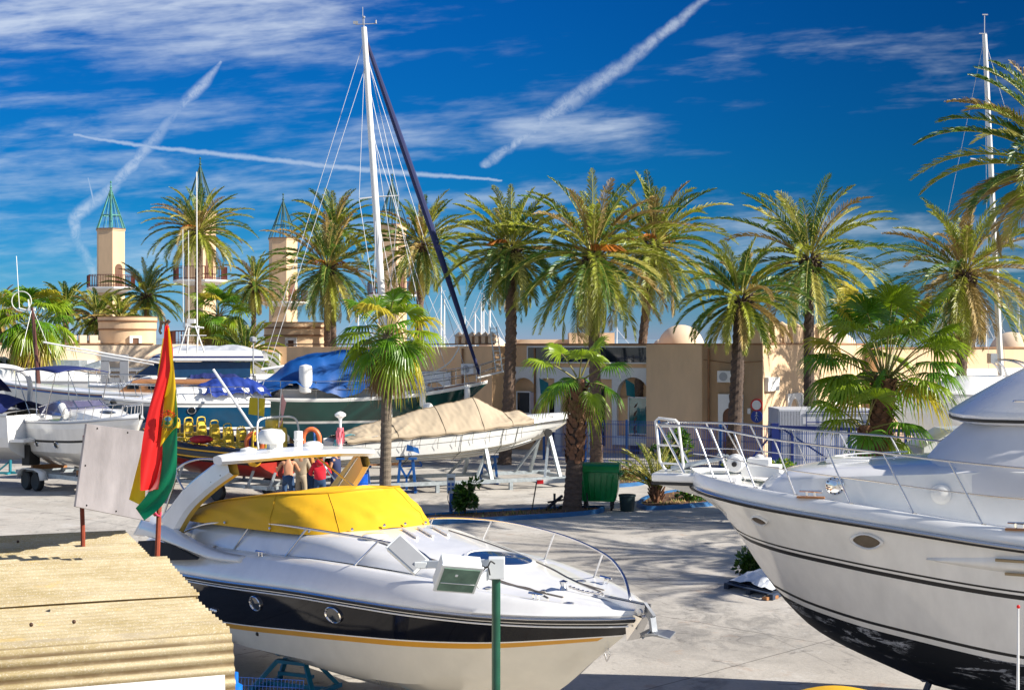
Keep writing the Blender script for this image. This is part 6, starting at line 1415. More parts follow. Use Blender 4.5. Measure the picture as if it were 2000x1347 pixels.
for i,(px,D,y) in enumerate(((862,150,560),(868,155,585),(940,150,590),(945,160,575),(957,150,520),(928,165,610),(908,158,618),(700,170,605),(819,140,530),(1205,170,640),(1893,140,560),(1840,150,615),(1905,160,590),(1926,150,600),(1858,165,640),(1990,150,560),(1945,170,620),(1417,170,655))):
    far_sail(px,D,y,'one of the thin white masts far beyond the roofs',r=.07+.02*(i%3))
# boat superstructure glimpsed at right behind the palms
b=cruiser('white motor boat with a steel arch behind the right palms',(15.0,58),(-.9,-.2),8,1.4,(3.1,3.0,2.9),2.0,[M['gelc'],M['gel'],M['gel']],stripes=(.8,.3),cabin=(2,6,1.1,.6,1.5),rail=(3,.5))
m=b.mb(); 
for dx in (0,.3): m.tube(smooth_path([(6.2+dx,1.1,3.0),(5.8+dx,1.05,4.0),(5.3+dx,.7,4.35),(5.3+dx,-.7,4.35),(5.8+dx,-1.05,4.0),(6.2+dx,-1.1,3.0)],5),.04,6)
m.box((4.9,0,4.45),(.3,.3,.4)); m.build('steel_arch',M['steel'],b.t)
# ---------------- shed roof, poles, board, flag
a1=V(-.93,-.367,0); a2=V(-.367,.93,0); C0=V(-2.10,10.55,0)
pitch=.155
shed=thing('shed','low shed with a yellowed corrugated fibreglass roof and white fascia','shed',(C0.x-1.5,C0.y+2,0))
def rz_(q): # roof height along the depth
    if q<0: return 2.90-.27*min(1,(-q/.30))**1.6
    return 2.90-.03*math.sin(PI*min(1,q/3.2))+ (.02 if q>3.2 else 0)
FG=bpy.data.materials.new('yellowed fibreglass'); FG.use_nodes=True; nt=FG.node_tree; E.nt=nt; pb=nt.nodes['Principled BSDF']; g_=nt.nodes.new('ShaderNodeNewGeometry'); p_=g_.outputs['Position']
sp_=nt.nodes.new('ShaderNodeSeparateXYZ'); nt.links.new(p_,sp_.inputs[0]); x_,y_,z_=(E(sp_.outputs[i]) for i in range(3)); al=x_*(-.93)+y_*(-.367); de=x_*(-.367)+y_*.93
def cmix(f,a,c):
    n=nt.nodes.new('ShaderNodeMix'); n.data_type='RGBA'; nt.links.new(f.k,n.inputs['Factor'])
    for nm,q in (('A',a),('B',c)):
        if isinstance(q,tuple): n.inputs[nm].default_value=q+(1,)
        else: nt.links.new(q,n.inputs[nm])
    return n.outputs['Result']
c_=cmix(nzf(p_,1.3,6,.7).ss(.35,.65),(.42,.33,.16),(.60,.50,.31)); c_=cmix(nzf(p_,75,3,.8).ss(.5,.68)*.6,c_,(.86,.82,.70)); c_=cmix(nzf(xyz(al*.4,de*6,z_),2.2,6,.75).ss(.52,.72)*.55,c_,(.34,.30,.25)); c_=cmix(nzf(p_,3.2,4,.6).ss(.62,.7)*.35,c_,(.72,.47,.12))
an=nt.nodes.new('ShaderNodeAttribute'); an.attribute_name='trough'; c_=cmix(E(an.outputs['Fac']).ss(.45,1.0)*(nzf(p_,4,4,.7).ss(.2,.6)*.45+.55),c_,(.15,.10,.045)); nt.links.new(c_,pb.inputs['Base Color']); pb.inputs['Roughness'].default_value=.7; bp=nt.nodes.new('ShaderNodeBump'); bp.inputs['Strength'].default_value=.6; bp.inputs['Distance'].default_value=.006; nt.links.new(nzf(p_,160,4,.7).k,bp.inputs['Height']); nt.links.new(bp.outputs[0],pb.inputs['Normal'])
tlr=nt.nodes.new('ShaderNodeBsdfTranslucent'); tlr.inputs['Color'].default_value=(.75,.55,.25,1); mxs=nt.nodes.new('ShaderNodeMixShader'); mxs.inputs[0].default_value=.18; nt.links.new(pb.outputs[0],mxs.inputs[1]); nt.links.new(tlr.outputs[0],mxs.inputs[2]); nt.links.new(mxs.outputs[0],nt.nodes['Material Output'].inputs['Surface'])
def prof(a):
    if a>=0: return a,rz_(a),0.0
    q=0.0; z=rz_(0); n=12; th=0
    for k in range(n): th=min(R(72),-a*(k+.5)/n/.22*R(72)); q-=math.cos(th)*(-a)/n; z-=math.sin(th)*(-a)/n
    return q,z,min(R(72),-a/.22*R(72))
def sheet(q0,q1,dz,seed,ex):
    m=MB(); rows=[]; n=int((q1-q0)/pitch*16); tr_=[]
    for i in range(n+1):
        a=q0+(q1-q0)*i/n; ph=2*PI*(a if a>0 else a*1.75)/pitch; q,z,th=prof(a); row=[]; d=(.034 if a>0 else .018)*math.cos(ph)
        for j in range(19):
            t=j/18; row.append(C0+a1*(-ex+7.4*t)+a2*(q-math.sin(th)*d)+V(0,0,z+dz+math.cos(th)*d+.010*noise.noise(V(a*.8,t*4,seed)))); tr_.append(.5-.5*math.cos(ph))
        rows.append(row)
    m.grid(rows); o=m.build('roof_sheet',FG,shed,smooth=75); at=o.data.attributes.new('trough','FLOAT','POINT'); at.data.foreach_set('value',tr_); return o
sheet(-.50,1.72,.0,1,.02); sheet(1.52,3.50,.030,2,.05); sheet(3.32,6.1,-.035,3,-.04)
m=MB(); 
def wl(al,q,z): return C0+a1*al+a2*q+V(0,0,z)
m.add([wl(.12,-.2,0),wl(7,-.2,0),wl(7,-.2,2.58),wl(.12,-.2,2.58),wl(.12,5.6,0),wl(7,5.6,0),wl(7,5.6,2.7),wl(.12,5.6,2.7),wl(.12,-.2,0),wl(.12,5.6,0),wl(.12,5.6,2.7),wl(.12,-.2,2.58)],[(0,1,2,3),(4,7,6,5),(8,9,10,11)]); m.build('wall',mat('shed pale cream',(.74,.66,.52),.7,var=.1,scale=2),shed,smooth=0)
m=MB(); rr_=random.Random(4)
for k in range(26):
    al_=rr_.uniform(.2,5); q=(round(rr_.uniform(0,5.5)/pitch))*pitch; m.ball(wl(al_,q,rz_(q)+.045),.016,n=6,k=4)
for k in range(14): al_=rr_.uniform(.2,4); q=rr_.uniform(0,4); m.add([wl(al_,q,rz_(q)+.045),wl(al_+.05,q+.02,rz_(q)+.05),wl(al_+.03,q+.05,rz_(q)+.042)],[(0,1,2)])
m.build('roof_screw',mat('rusty screws',(.08,.04,.02),.7,var=.2),shed,smooth=0)
m=MB(); m.add([wl(.08,-.38,2.50),wl(7,-.38,2.50),wl(7,-.36,2.66),wl(.08,-.36,2.66)],[(0,1,2,3)]); m.build('fascia',M['wpaint'],shed,smooth=0,solid=.02)
# flag pole and flag
pb_=P(306,1116,13.75); pt_=P(325,632,13.95)
fp=thing('flagpole','rusty red pole with the hanging flag, standing at the roof edge','pole',pb_)
m=MB(); m.tube([pb_+V(0,0,-.5),pb_,pt_],[.026,.026,.02],8); m.build('pole',M['rust'],fp)
m=MB(); t0=pt_; m.tube([t0,t0+V(-.05,0,.02),t0+V(-.06,0,-.05)],.016,5); m.tube([t0,t0+V(.03,0,.03)],.02,5); m.tube([t0+V(-.05,0,.0),t0+V(-.065,0,-.07),t0+V(-.05,0,-.1)],.013,5); m.build('hook',mat('rope brown',(.10,.06,.04),.8,var=.2),fp)
m=MB(); kn=P(307,1003,13.78); m.tube([kn+V(.035*math.cos(a),.035*math.sin(a),.02*math.sin(2*a)) for a in [2*PI*i/10 for i in range(10)]],.009,5,close=True); m.tube([kn,kn+V(-.05,-.02,.01)],.008,4); m.build('cord',mat('pink cord',(.6,.05,.12),.6,var=0),fp)
FR=mat('flag red',(0.78,0.015,0.015),.55,var=.05,tl=.3); FY=mat('flag yellow',(0.85,0.55,0.01),.55,var=.05,tl=.3); FGN=mat('flag green',(0.0,0.22,0.10),.5,var=.05,tl=.25)
flag=thing('flag','limp red, yellow and green flag with a coat of arms hanging from the red pole','flag',pt_)
DF=13.72
def strip(name,Lp,Rp,mt,dL,dR,amp=.03,seed=0,n=8):
    L_=smooth_path([V(x,y,0) for x,y in Lp],8); R_=smooth_path([V(x,y,0) for x,y in Rp],8); k=40; rows=[]
    def at_(p,t): f=t*(len(p)-1); i=min(int(f),len(p)-2); return p[i].lerp(p[i+1],f-i)
    for i in range(k+1):
        t=i/k; a=at_(L_,t); c=at_(R_,t); row=[]
        for j in range(n+1):
            u_=j/n; q=a.lerp(c,u_); dep=dL+(dR-dL)*u_+amp*(.3+t)*math.sin(u_*PI*1.6+t*5+seed)+.4*amp*math.sin(u_*9+t*9+seed); row.append(P(q.x,q.y,DF+dep))
        rows.append(row)
    m=MB(); m.grid(rows); return m.build(name,mt,flag,smooth=90)
# front red fold, yellow fold with the arms, green fold at right; small yellow and green back folds
strip('yellow_back_fold',[(318,660),(300,780),(276,880),(252,975)],[(325,660),(305,780),(288,880),(283,990)],FY,.16,.14,.01,2,5)
strip('green_fold',[(330,770),(322,830),(308,910),(290,960),(265,992)],[(344,760),(346,860),(342,935),(318,985),(282,1016)],FGN,.06,-.02,.03,1)
strip('yellow_fold',[(326,640),(325,740),(320,790),(317,830),(313,872)],[(331,640),(340,720),(346,790),(347,830),(340,836)],FY,.02,-.04,.02,.5)
strip('red_fold',[(323,636),(311,720),(288,810),(276,880),(274,958)],[(330,636),(338,705),(318,800),(317,890),(309,955)],FR,-.05,.01,.03,0)
strip('red_inner_fold',[(309,952),(300,956),(292,958),(284,962)],[(317,875),(314,905),(312,930),(306,955)],mat('flag faded red',(.75,.25,.22),.6,var=.05,tl=.3),-.02,.04,.01,0,4)
# coat of arms: small generic relief shapes, oval, wreath, bird, banners
arms=MB(); D_=DF-.075
def AP(x,y,o=0): return P(x,y,D_-o)
def ell(cx,cy,rx,ry,mi,o=0,n=20): arms.add([AP(cx+rx*math.cos(2*PI*i/n),cy+ry*math.sin(2*PI*i/n),o) for i in range(n)],[tuple(range(n))],mi)
for i in range(9):
    a=-2.9+i*.33; arms.beam(AP(328,820),AP(328+17*math.cos(a),820-14*abs(math.sin(a))-6,0),.012,.004,m=0)
for i in range(10):
    a=.1+i*.30; arms.beam(AP(328,826),AP(328+15*math.cos(a),826+15*math.sin(a)),.010,.004,m=4)
ell(328,822,9.5,11,3,.008); ell(328,822,7.5,9,1,.012); ell(328,818,6.5,4.5,5,.016); ell(327,826,5.5,3.5,2,.016); arms.beam(AP(328,812,.02),AP(328,830,.02),.008,.003,m=4)
arms.beam(AP(318,806),AP(328,801),.018,.004,m=4); arms.beam(AP(328,801),AP(339,808),.018,.004,m=0); arms.beam(AP(320,834,.01),AP(336,834,.01),.012,.003,m=2)
for x in (320,335): arms.beam(AP(x,812),AP(x+(4 if x>328 else -4),832),.010,.004,m=2)
arms.build('coat_of_arms',[FR,FY,mat('arms green',(.02,.18,.05),.6,var=0),mat('arms gold',(.55,.35,.03),.5,var=0),mat('arms dark',(.05,.04,.03),.6,var=0),mat('arms blue',(.06,.25,.40),.5,var=0)],flag,smooth=0)
# sign board (blank back side) and its pole
sb_=thing('sign_board','blank grey back of a tilted board behind the flag','board',P(162,1038,14.9))
q=[P(168,827,14.4),P(318,847,16.3),P(291,1018,16.1),P(146,989,14.2)]; nrm_=(q[1]-q[0]).cross(q[3]-q[0]).normalized()*.012
m=MB(); m.add([p-nrm_ for p in q]+[p+nrm_ for p in q],[(0,1,2,3),(7,6,5,4),(0,4,5,1),(1,5,6,2),(2,6,7,3),(3,7,4,0)]); m.build('board',mat('weathered grey board',(.24,.225,.235),.6,var=.28,scale=2.2,stretch=(3,1,.7),bump=.1),sb_,smooth=0,bevel=.004)
m=MB()
for i in range(4):
    for u_,v_ in ((.12,.04),(.88,.04),(.5,.04),(.04,.5),(.12,.96),(.5,.96)): c=q[0].lerp(q[1],u_).lerp(q[3].lerp(q[2],u_),v_); m.ball(c-nrm_*1.3 if nrm_.y>0 else c+nrm_*1.3,.010,n=6,k=4)
m.build('bolt',M['black'],sb_,smooth=0)
m=MB(); a=P(162,1040,14.9); m.tube([a+V(0,0,-.6),a,P(160,985,14.9),P(166,850,14.9)],.024,8); m.build('pole',M['rust'],sb_)
# floodlights on green pole
fl=thing('floodlight_pole','dark green pole with white bracket carrying two floodlights','lamp',GX(968,11.0))
m=MB(); m.tube([GX(968,11.0),P(969,1128,11.0)],.034,14); m.build('pole',mat('green pole paint',(.008,.075,.045),.35,var=.25,scale=6),fl)
WM=mat('floodlight housing',(.66,.69,.70),.4,var=.06,scale=5)
m=MB(); c=P(970,1108,11.0); m.box(tuple(c),(.125,.12,.16)); m.beam(c+V(-.05,-.02,-.03),P(930,1142,10.9),.02,.07); m.beam(c+V(-.05,.04,.03),P(822,1102,11.25),.03,.06); m.box(tuple(P(822,1102,11.25)),(.10,.08,.05)); m.build('bracket',WM,fl,smooth=0,bevel=.006)
def lamp(c,rot,w_,h_,d_):
    o=MB(); o.box(tuple(c),(w_,d_,h_),rot); o.box(tuple(c+rot@V(0,-d_*.5-.008,0)),(w_*1.06,.02,h_*1.06),rot); ob=o.build('lamp_head',WM,fl,smooth=0,bevel=.006)
    o=MB(); o.box(tuple(c+rot@V(0,-d_*.5-.02,0)),(w_*.90,.012,h_*.88),rot); g2=o.build('lens',mat('lens glass greenish',(.13,.21,.16),.08,var=.25,scale=9,coat=.5),ob,smooth=0)
    o=MB(); o.box(tuple(c+rot@V(0,-d_*.5-.028,-h_*.12)),(w_*.86,.004,.006),rot); o.box(tuple(c+rot@V(-w_*.1,-d_*.5-.028,h_*.2)),(.02,.004,.02),rot); o.build('bulb_holder',WM,ob,smooth=0)
lamp(P(893,1118,10.85),Matrix.Rotation(R(12),3,'Z')@Matrix.Rotation(R(38),3,'X')@Matrix.Rotation(R(9),3,'Y'),.31,.27,.11)
c=P(795,1084,11.3); rt=Matrix.Rotation(R(-20),3,'Z')@Matrix.Rotation(R(38),3,'Y')@Matrix.Rotation(R(-38),3,'X'); o=MB(); o.box(tuple(c),(.30,.06,.15),rt); o.box(tuple(c+rt@V(0,-.035,0)),(.32,.015,.165),rt); ob=o.build('lamp_head',WM,fl,smooth=0,bevel=.006); o=MB(); o.box(tuple(c+rt@V(0,-.045,0)),(.28,.008,.135),rt); o.build('back_plate',mat('lamp plate grey',(.30,.31,.33),.5,var=.1),ob,smooth=0)
m=MB(); m.tube(smooth_path([P(905,1100,10.9),P(930,1098,10.85),P(950,1108,10.8),P(958,1096,10.85),P(966,1100,10.9)],5),.006,5); m.tube(smooth_path([P(940,1118,10.8),P(952,1106,10.8),P(957,1122,10.85)],5),.006,5); m.build('cable',M['black'],fl)
m=MB(); g=GX(1988,9.0); m.tube([g,P(1988,1347,9.0),P(1989,1186,9.0)],[.012,.010,.005],6); m.ball(P(1989,1184,9.0),.012,m=1,n=8,k=5); solo(m,'whip_antenna',[M['wpaint'],FR],'thin white whip aerial with a red tip at the lower right','aerial',g)
# ---------------- mesh fence, gate, kerbs
FW=mat('fence wire blue',(.006,.07,.34),.5,var=.05); fn=thing('mesh_fence','blue welded mesh fence in front of the arches','fence',GX(1060,61.5))
fpt=[GX(1062,62.5),GX(1143,60.6),GX(1224,59.5),GX(1287,59),GX(1407,57.5),GX(1507,56.3)]
for i in range(len(fpt)):
    m=MB(); m.beam(fpt[i],fpt[i]+V(0,0,1.9),.09,.09,up=(0,1,0)); m.build('post',M['blue'],fn,smooth=0)
    if i<len(fpt)-1:
        a,c=fpt[i],fpt[i+1]; L=(c-a).length; m=MB(); k=int(L/.075)
        for j in range(1,k): q=a.lerp(c,j/k); m.beam(q+V(0,0,.05),q+V(0,0,1.85),.016,.016,up=(0,1,0))
        for z in (.08,.1,.62,.66,1.15,1.19,1.68,1.72,1.84): m.beam(a+V(0,0,z),c+V(0,0,z),.014,.014)
        m.build('mesh_panel',FW,fn,smooth=0)
gt=thing('yard_gate','dark blue sliding gate of mesh and tube beside its thick post','gate',GX(1510,52.5))
g0,g1=GX(1522,52.5),GX(1810,51.5); NV=mat('gate navy paint',(.006,.02,.15),.4,var=.1)
m=MB(); p=GX(1513,52.5); m.box((p.x,p.y,1.07),(.26,.22,2.14)); m.build('gate_post',NV,gt,smooth=0)
m=MB(); m.beam(g0+V(0,0,2.0),g1+V(0,0,1.9),.12,.12); m.beam(g0+V(0,0,.25),g1+V(0,0,.25),.10,.10)
for t in (.0,.09,.48,.86,1.0): q=g0.lerp(g1,t); m.beam(q+V(0,0,.25),q+V(0,0,2.0-.1*t),.10,.10,up=(0,1,0))
m.beam(g0+V(.1,0,1.95),g0.lerp(g1,.45)+V(0,0,.45),.06,.06); m.beam(g0+V(-.3,0,1.7),g0+V(-1.6,0,.15),.06,.06); m.build('gate_frame',NV,gt,smooth=0)
m=MB(); k=78
for j in range(k): q=g0.lerp(g1,(j+.5)/k); m.beam(q+V(0,-.04,.3),q+V(0,-.04,1.95),.018,.018,up=(0,1,0))
for z in (.35,.8,.84,1.3,1.34,1.75,1.8): m.beam(g0+V(0,-.04,z),g1+V(0,-.04,z),.014,.014)
m.build('gate_mesh',FW,gt,smooth=0)
m=MB(); x0=(1517-1000)/F*57; x1=(1712-1000)/F*56; m.box(((x0+x1)/2,57.8,1.3),(x1-x0,2.3,2.35)); pc=thing('portable_cabin','pale grey site cabin behind the blue gate','cabin',((x0+x1)/2,57.8,0)); m.build('body',mat('cabin pale grey',(.50,.52,.57),.5,var=.06),pc,smooth=0,bevel=.03)
m=MB()
for i in range(14): m.box((x0+.08+i*.06,56.63,1.3),(.03,.03,2.2))
m.build('ribbing',mat('cabin rib grey',(.40,.42,.48),.5,var=.06),pc,smooth=0)
m=MB(); 
for z in (2.36,1.95): m.beam(V(x0+1.1,56.6,z),V(x1,56.6,z),.035,.035)
for x in (x0+1.1,x0+1.75,x0+2.5,x1-.1): m.beam(V(x,56.6,.2),V(x,56.6,2.36),.03,.03,up=(0,1,0))
m.build('trim_bar',NV,pc,smooth=0)
for zc_,nm in ((.09,'foot_block'),): m=MB(); m.box((x0+.4,57.8,.07),(.3,2,.14)); m.box((x1-.4,57.8,.07),(.3,2,.14)); m.build(nm,M['grey'],pc,smooth=0)
bxx=thing('white_equipment_cabinet','white slanted boat cabin standing behind the yacht windscreen','boat cabin',GX(1830,42)); a=P(1830,870,42)
m=MB(); m.prism([(-.75,0),(-.70,1.05),(.2,1.55),(1.4,1.6),(1.4,0)],-1.0,1.0,axis=Matrix(((1,0,0,a.x),(0,0,-1,42),(0,1,0,1.0),(0,0,0,1)))); m.build('body',M['gel'],bxx,smooth=0,bevel=.04)
m=MB(); m.box((a.x+.1,40.98,2.2),(.5,.03,.25)); m.build('window',M['glass'],bxx,smooth=0); m=MB(); m.box((a.x+.3,42,.5),(1.6,1.4,1.0)); m.build('base',M['grey'],bxx,smooth=0)
def planter(label,poly,back,h=.13):
    """front edge pixels then back edge pixels on the ground"""
    pts=[G(*p) for p in poly+back]; c=sum(pts,V(0,0,0))/len(pts); t=thing('planter_bed',label,'planter',c)
    sp_=smooth_path(pts+[pts[0]],4)[:-1]; n=len(sp_); inn=[p+(c-p).normalized()*.14 for p in sp_]
    m=MB(); m.grid([[V(p.x,p.y,0) for p in sp_],[V(p.x,p.y,h) for p in sp_],[V(p.x,p.y,h) for p in inn],[V(p.x,p.y,.0) for p in inn]],closeu=True); m.build('kerb',mat('kerb blue',(.02,.12,.30),.6,var=.3,scale=3,bump=.3),t,smooth=30)
    m=MB(); m.add([V(p.x,p.y,.07) for p in inn]+[V(c.x,c.y,.09)],[(i,(i+1)%n,n) for i in range(n)]); m.build('soil',mat('dry soil',(.12,.06,.03),.95,var=.5,scale=8,bump=.8,bscale=30),t,smooth=0)
    m=MB(); rn=random.Random(n)
    for i in range(160):
        a=rn.choice(inn); p=a.lerp(c,rn.random()); m.add([V(p.x,p.y,.07),V(p.x+rn.uniform(-.05,.05),p.y,.10+rn.random()*.1),V(p.x+.03,p.y+.03,.075)],[(0,1,2)],rn.randrange(2))
    tag(m.build('weeds',[LF[3],GL[0]],t,smooth=0),kind='stuff')
planter('long planter with blue kerb under the short fan palm',[(800,1027),(868,1023),(930,1020),(1000,1016),(1080,1011),(1150,1005),(1178,1000)],[(1172,994),(1100,996),(1000,1000),(900,1006),(800,1014)])
planter('planter with blue kerb around the young spiky palm',[(1243,990),(1262,996),(1300,995),(1350,991),(1395,986)],[(1420,968),(1330,962),(1262,975)])
planter('small blue kerbed bed behind the green bin',[(1190,952),(1230,950),(1262,944)],[(1265,928),(1215,927),(1185,940)])
bush('dry_shrub','dry tangled shrub in the small bed behind the bin',1228,940,.55,.5,61,[LF[3],LF[1],FF[3]],500,.12)
# ---------------- green waste bin, bucket
bn=thing('waste_bin','big green wheeled waste container beside the shaggy fan palm','bin',GX(1170,43.6),R(-8)); BG=mat('bin green plastic',(.003,.20,.045),.32,var=.12,scale=2,coat=.2); 
Mb=wm(bn)
m=MB(); m.x=Mb; z0,z1=.28,1.18; rows=[]
for t in [i/10 for i in range(11)]:
    w_=.50+.10*t; d_=.34+.12*t; bl=.05*math.sin(PI*t); z=z0+(z1-z0)*t; rows.append([V(x*(w_+ (bl if abs(x)==1 else 0)),y_*(d_+bl),z) for x,y_ in ((-1,-.8),(-.85,-1),(-.4,-1.04),(0,-1.06),(.4,-1.04),(.85,-1),(1,-.8),(1,.8),(.85,1),(0,1.05),(-.85,1),(-1,.8))])
m.grid(rows,closeu=True); m.add(rows[0],[tuple(range(12))]); m.build('body',BG,bn,smooth=50)
m=MB(); m.x=Mb
for x in (-.42,-.25,-.08,.1,.27,.44): m.tube([V(x*.9,-.40,.34),V(x,-.50,.75),V(x*1.1,-.505,1.1)],[.012,.02,.012],6)
m.tube([V(q[0],q[1],1.19) for q in ((-.62,-.5),(.62,-.5),(.62,.5),(-.62,.5))],.03,6,close=True); m.build('rib',BG,bn)
m=MB(); m.x=Mb; rows=[]
for i in range(9):
    a=PI*i/8; rows.append([V(x,-.52*math.cos(a)*1.0,1.2+.24*math.sin(a)) for x in (-.64,-.3,0,.3,.64)])
m.grid(rows); 
for x in (-.64,.64): m.add([V(x,-.52*math.cos(PI*i/8),1.2+.24*math.sin(PI*i/8)) for i in range(9)],[tuple(range(9))])
m.build('lid',BG,bn,smooth=50)
for sx_ in (-1,1):
    m=MB(); m.x=Mb; m.box((sx_*.66,0,1.1),(.08,.5,.14)); m.tube([V(sx_*.62,-.3,1.12),V(sx_*.74,-.3,1.12),V(sx_*.74,.3,1.12),V(sx_*.62,.3,1.12)],.025,6); m.build('lifting_arm',BG,bn,smooth=0)
    for sy_ in (-1,1):
        m=MB(); m.x=Mb; m.lathe([(.04,-.03),(.09,-.03),(.10,0),(.09,.03),(.04,.03)],V(sx_*.40,sy_*.26,.10),14,rot=Matrix.Rotation(R(90),3,'Y')); m.box((sx_*.40,sy_*.26,.2),(.09,.06,.16)); m.build('castor',M['black'],bn)
m=MB(); g=GX(1225,43.2); m.lathe([(.19,0),(.205,.02),(.245,.44),(.265,.45),(.265,.50),(.245,.505),(.235,.47),(.18,.05),(.001,.05)],g,24); solo(m,'bucket',mat('black green plastic',(.012,.03,.032),.5,var=.2),'dark upright tub to the right of the green bin','tub',g)
# power pedestal
pp=thing('power_post','blue and grey electric power post with four sockets','power post',GX(881,42.1))
m=MB(); g=GX(881,42.1); m.box((g.x,g.y,.35),(.11,.11,.70)); m.build('post',M['blue'],pp,smooth=0)
m=MB(); m.box((g.x,g.y,.92),(.24,.16,.52)); m.box((g.x,g.y-.01,1.19),(.27,.19,.03)); m.build('cabinet',mat('socket box grey',(.50,.55,.58),.5,var=.05),pp,smooth=0)
for x in (-.055,.055):
    for z in (.79,.92): m=MB(); m.box((g.x+x,g.y-.09,z),(.075,.04,.09)); m.build('socket',M['blue'],pp,smooth=0)
m=MB(); m.box((g.x,g.y-.085,1.08),(.16,.012,.07)); m.build('meter',M['glass'],pp,smooth=0); m=MB(); m.tube(smooth_path([g+V(-.06,-.1,.75),g+V(-.09,-.13,.5),g+V(-.03,-.12,.3),g+V(.05,-.12,.05)],5),.012,5); m.build('cable',M['black'],pp)
# blue drum
m=MB(); g=GX(702,46.0); m.lathe([(.27,0),(.29,.02),(.29,.28),(.305,.30),(.29,.32),(.29,.58),(.305,.60),(.29,.62),(.29,.86),(.30,.88),(.27,.88),(.26,.85),(.001,.85)],g,24); solo(m,'drum',mat('drum blue plastic',(.004,.09,.50),.3,var=.1,coat=.2),'blue plastic drum right of the standing group','drum',g)
# trailer light board with leaning rod, tow bar
lb=thing('trailer_light_board','white trailer light bar with red ends resting across posts by the fan palm','light bar',GX(1095,43.3))
m=MB(); a=P(1048,941,43.2); c=P(1143,935,43.5); m.beam(a,c,.05,.13); m.build('bar',M['wpaint'],lb,smooth=0)
for q in (.07,.93): m=MB(); e=a.lerp(c,q); m.beam(e-(c-a).normalized()*.10,e+(c-a).normalized()*.10,.07,.12); m.build('tail_lamp',RED,lb,smooth=0)
m=MB(); m.tube([a,G(1038,1001)],.02,6); m.tube([c,G(1150,1000)],.02,6); m.build('leg',M['black'],lb)
tb=thing('tow_bar','dark steel tow bar with jockey wheel lying at the palm foot','tow bar',G(1085,1000)); m=MB(); m.beam(G(1062,1001)+V(0,0,.06),G(1098,997)+V(0,0,.45),.07,.07); m.beam(G(1083,999),G(1083,999)+V(0,0,.55),.07,.07,up=(0,1,0)); m.beam(G(1070,1000)+V(0,0,.3),G(1100,998)+V(0,0,.35),.05,.05); m.build('frame',mat('dark steel',(.03,.035,.045),.5,var=.2,metal=.3),tb,smooth=0)
m=MB(); m.lathe([(.03,-.03),(.09,-.03),(.09,.03),(.03,.03)],G(1096,998)+V(0,0,.09),12,rot=Matrix.Rotation(R(90),3,'X')); m.build('jockey_wheel',M['black'],tb)
# pallet with sheeting under the yacht bow, plank
pl=thing('debris_pallet','dark pallet heaped with crumpled white sheeting below the yacht bow','pallet',G(1470,1155)); a,c,d_=G(1418,1150),G(1505,1172),G(1470,1128); e_=c+(d_-a)
m=MB()
for i in range(7): p=a.lerp(d_,i/6); q=c.lerp(e_,i/6); m.beam(p+V(0,0,.13),q+V(0,0,.13),.09,.02)
for i in range(3): p=a.lerp(c,i/2); q=d_.lerp(e_,i/2); m.beam(p+V(0,0,.06),q+V(0,0,.06),.09,.11)
m.build('pallet',mat('pallet dark blue',(.02,.035,.07),.7,var=.3),pl,smooth=0)
rows=[[a.lerp(c,i/12*.96+.02).lerp(d_.lerp(e_,i/12*.96+.02),j/8*.8+.1)+V(0,0,.17+.20*abs(noise.noise(V(i*.55,j*.6,2)))*math.sin(PI*i/12)+.15*math.sin(PI*j/8)*math.sin(PI*i/12)) for i in range(13)] for j in range(9)]
m=MB(); m.grid(rows); m.build('sheeting',mat('crumpled white sheet',(.60,.63,.68),.6,var=.15),pl,smooth=0)
m=MB(); m.beam(G(1493,1172)+V(0,0,.04),G(1516,1168)+V(0,0,.04),.12,.06); solo(m,'timber_plank',M['wood'],'short brown timber offcut on the concrete behind the yacht stem','plank',G(1504,1170),smooth=0)
# trestle under the foreground cruiser, mesh and blue roll at shed corner
def trestle(c,rot,label):
    m=MB(); m.x=Matrix.Translation(c)@Matrix.Rotation(rot,4,'Z')
    for x in (-.45,.45):
        for y_ in (-.34,.34): m.beam((x*1.15,y_,.03),(x*.55,y_*.35,.40),.06,.06)
        m.beam((x*1.15,-.38,.03),(x*1.15,.38,.03),.07,.06)
    m.beam((-.5,0,.04),(.5,0,.04),.06,.06); m.beam((-.26,-.1,.40),(.26,-.1,.40),.10,.05); m.beam((-.26,.1,.40),(.26,.1,.40),.10,.05); m.beam((-.3,0,.2),(.3,0,.2),.05,.05)
    return solo(m,'boat_trestle',mat('trestle turquoise',(.01,.20,.36),.45,var=.12),label,'trestle',c,smooth=0,group='turquoise trestles under the black cruiser')
trestle(V(-3.15,20.9,0),R(-25),'turquoise trestle under the stern half of the black sided cruiser'); trestle(CR1.w(3.9,0,0),R(-52),'turquoise trestle under the bow half of the black sided cruiser')
m=MB(); c=V(-2.93,15.3,0); m.lathe([(.07,0),(.075,.02),(.075,1.02),(.03,1.05),(.03,1.16),(.001,1.17)],c+V(-.02,0,.35),14); m.box((c.x-.02,c.y,.17),(.3,.3,.34)); solo(m,'blue_bollard',mat('post bright blue',(.004,.14,.60),.35,var=.1),'bright blue capped post at the corner of the shed','post',c)
mf=thing('mesh_panel_stack','blue welded mesh panel leaning beside the shed corner','mesh panel',(-3.2,17.5,0)); m=MB()
for i in range(22): p=V(-3.5+i*.045,17.4-.01*i,0); m.beam(p+V(0,0,.05),p+V(.1,-.3,1.05),.006,.006,up=(0,1,0))
for k in range(11): t=k/10; m.beam(V(-3.5,17.4,.05)+V(.1,-.3,1.0)*t,V(-2.55,17.2,.05)+V(.1,-.3,1.0)*t,.006,.006)
m.build('mesh',FW,mf,smooth=0)
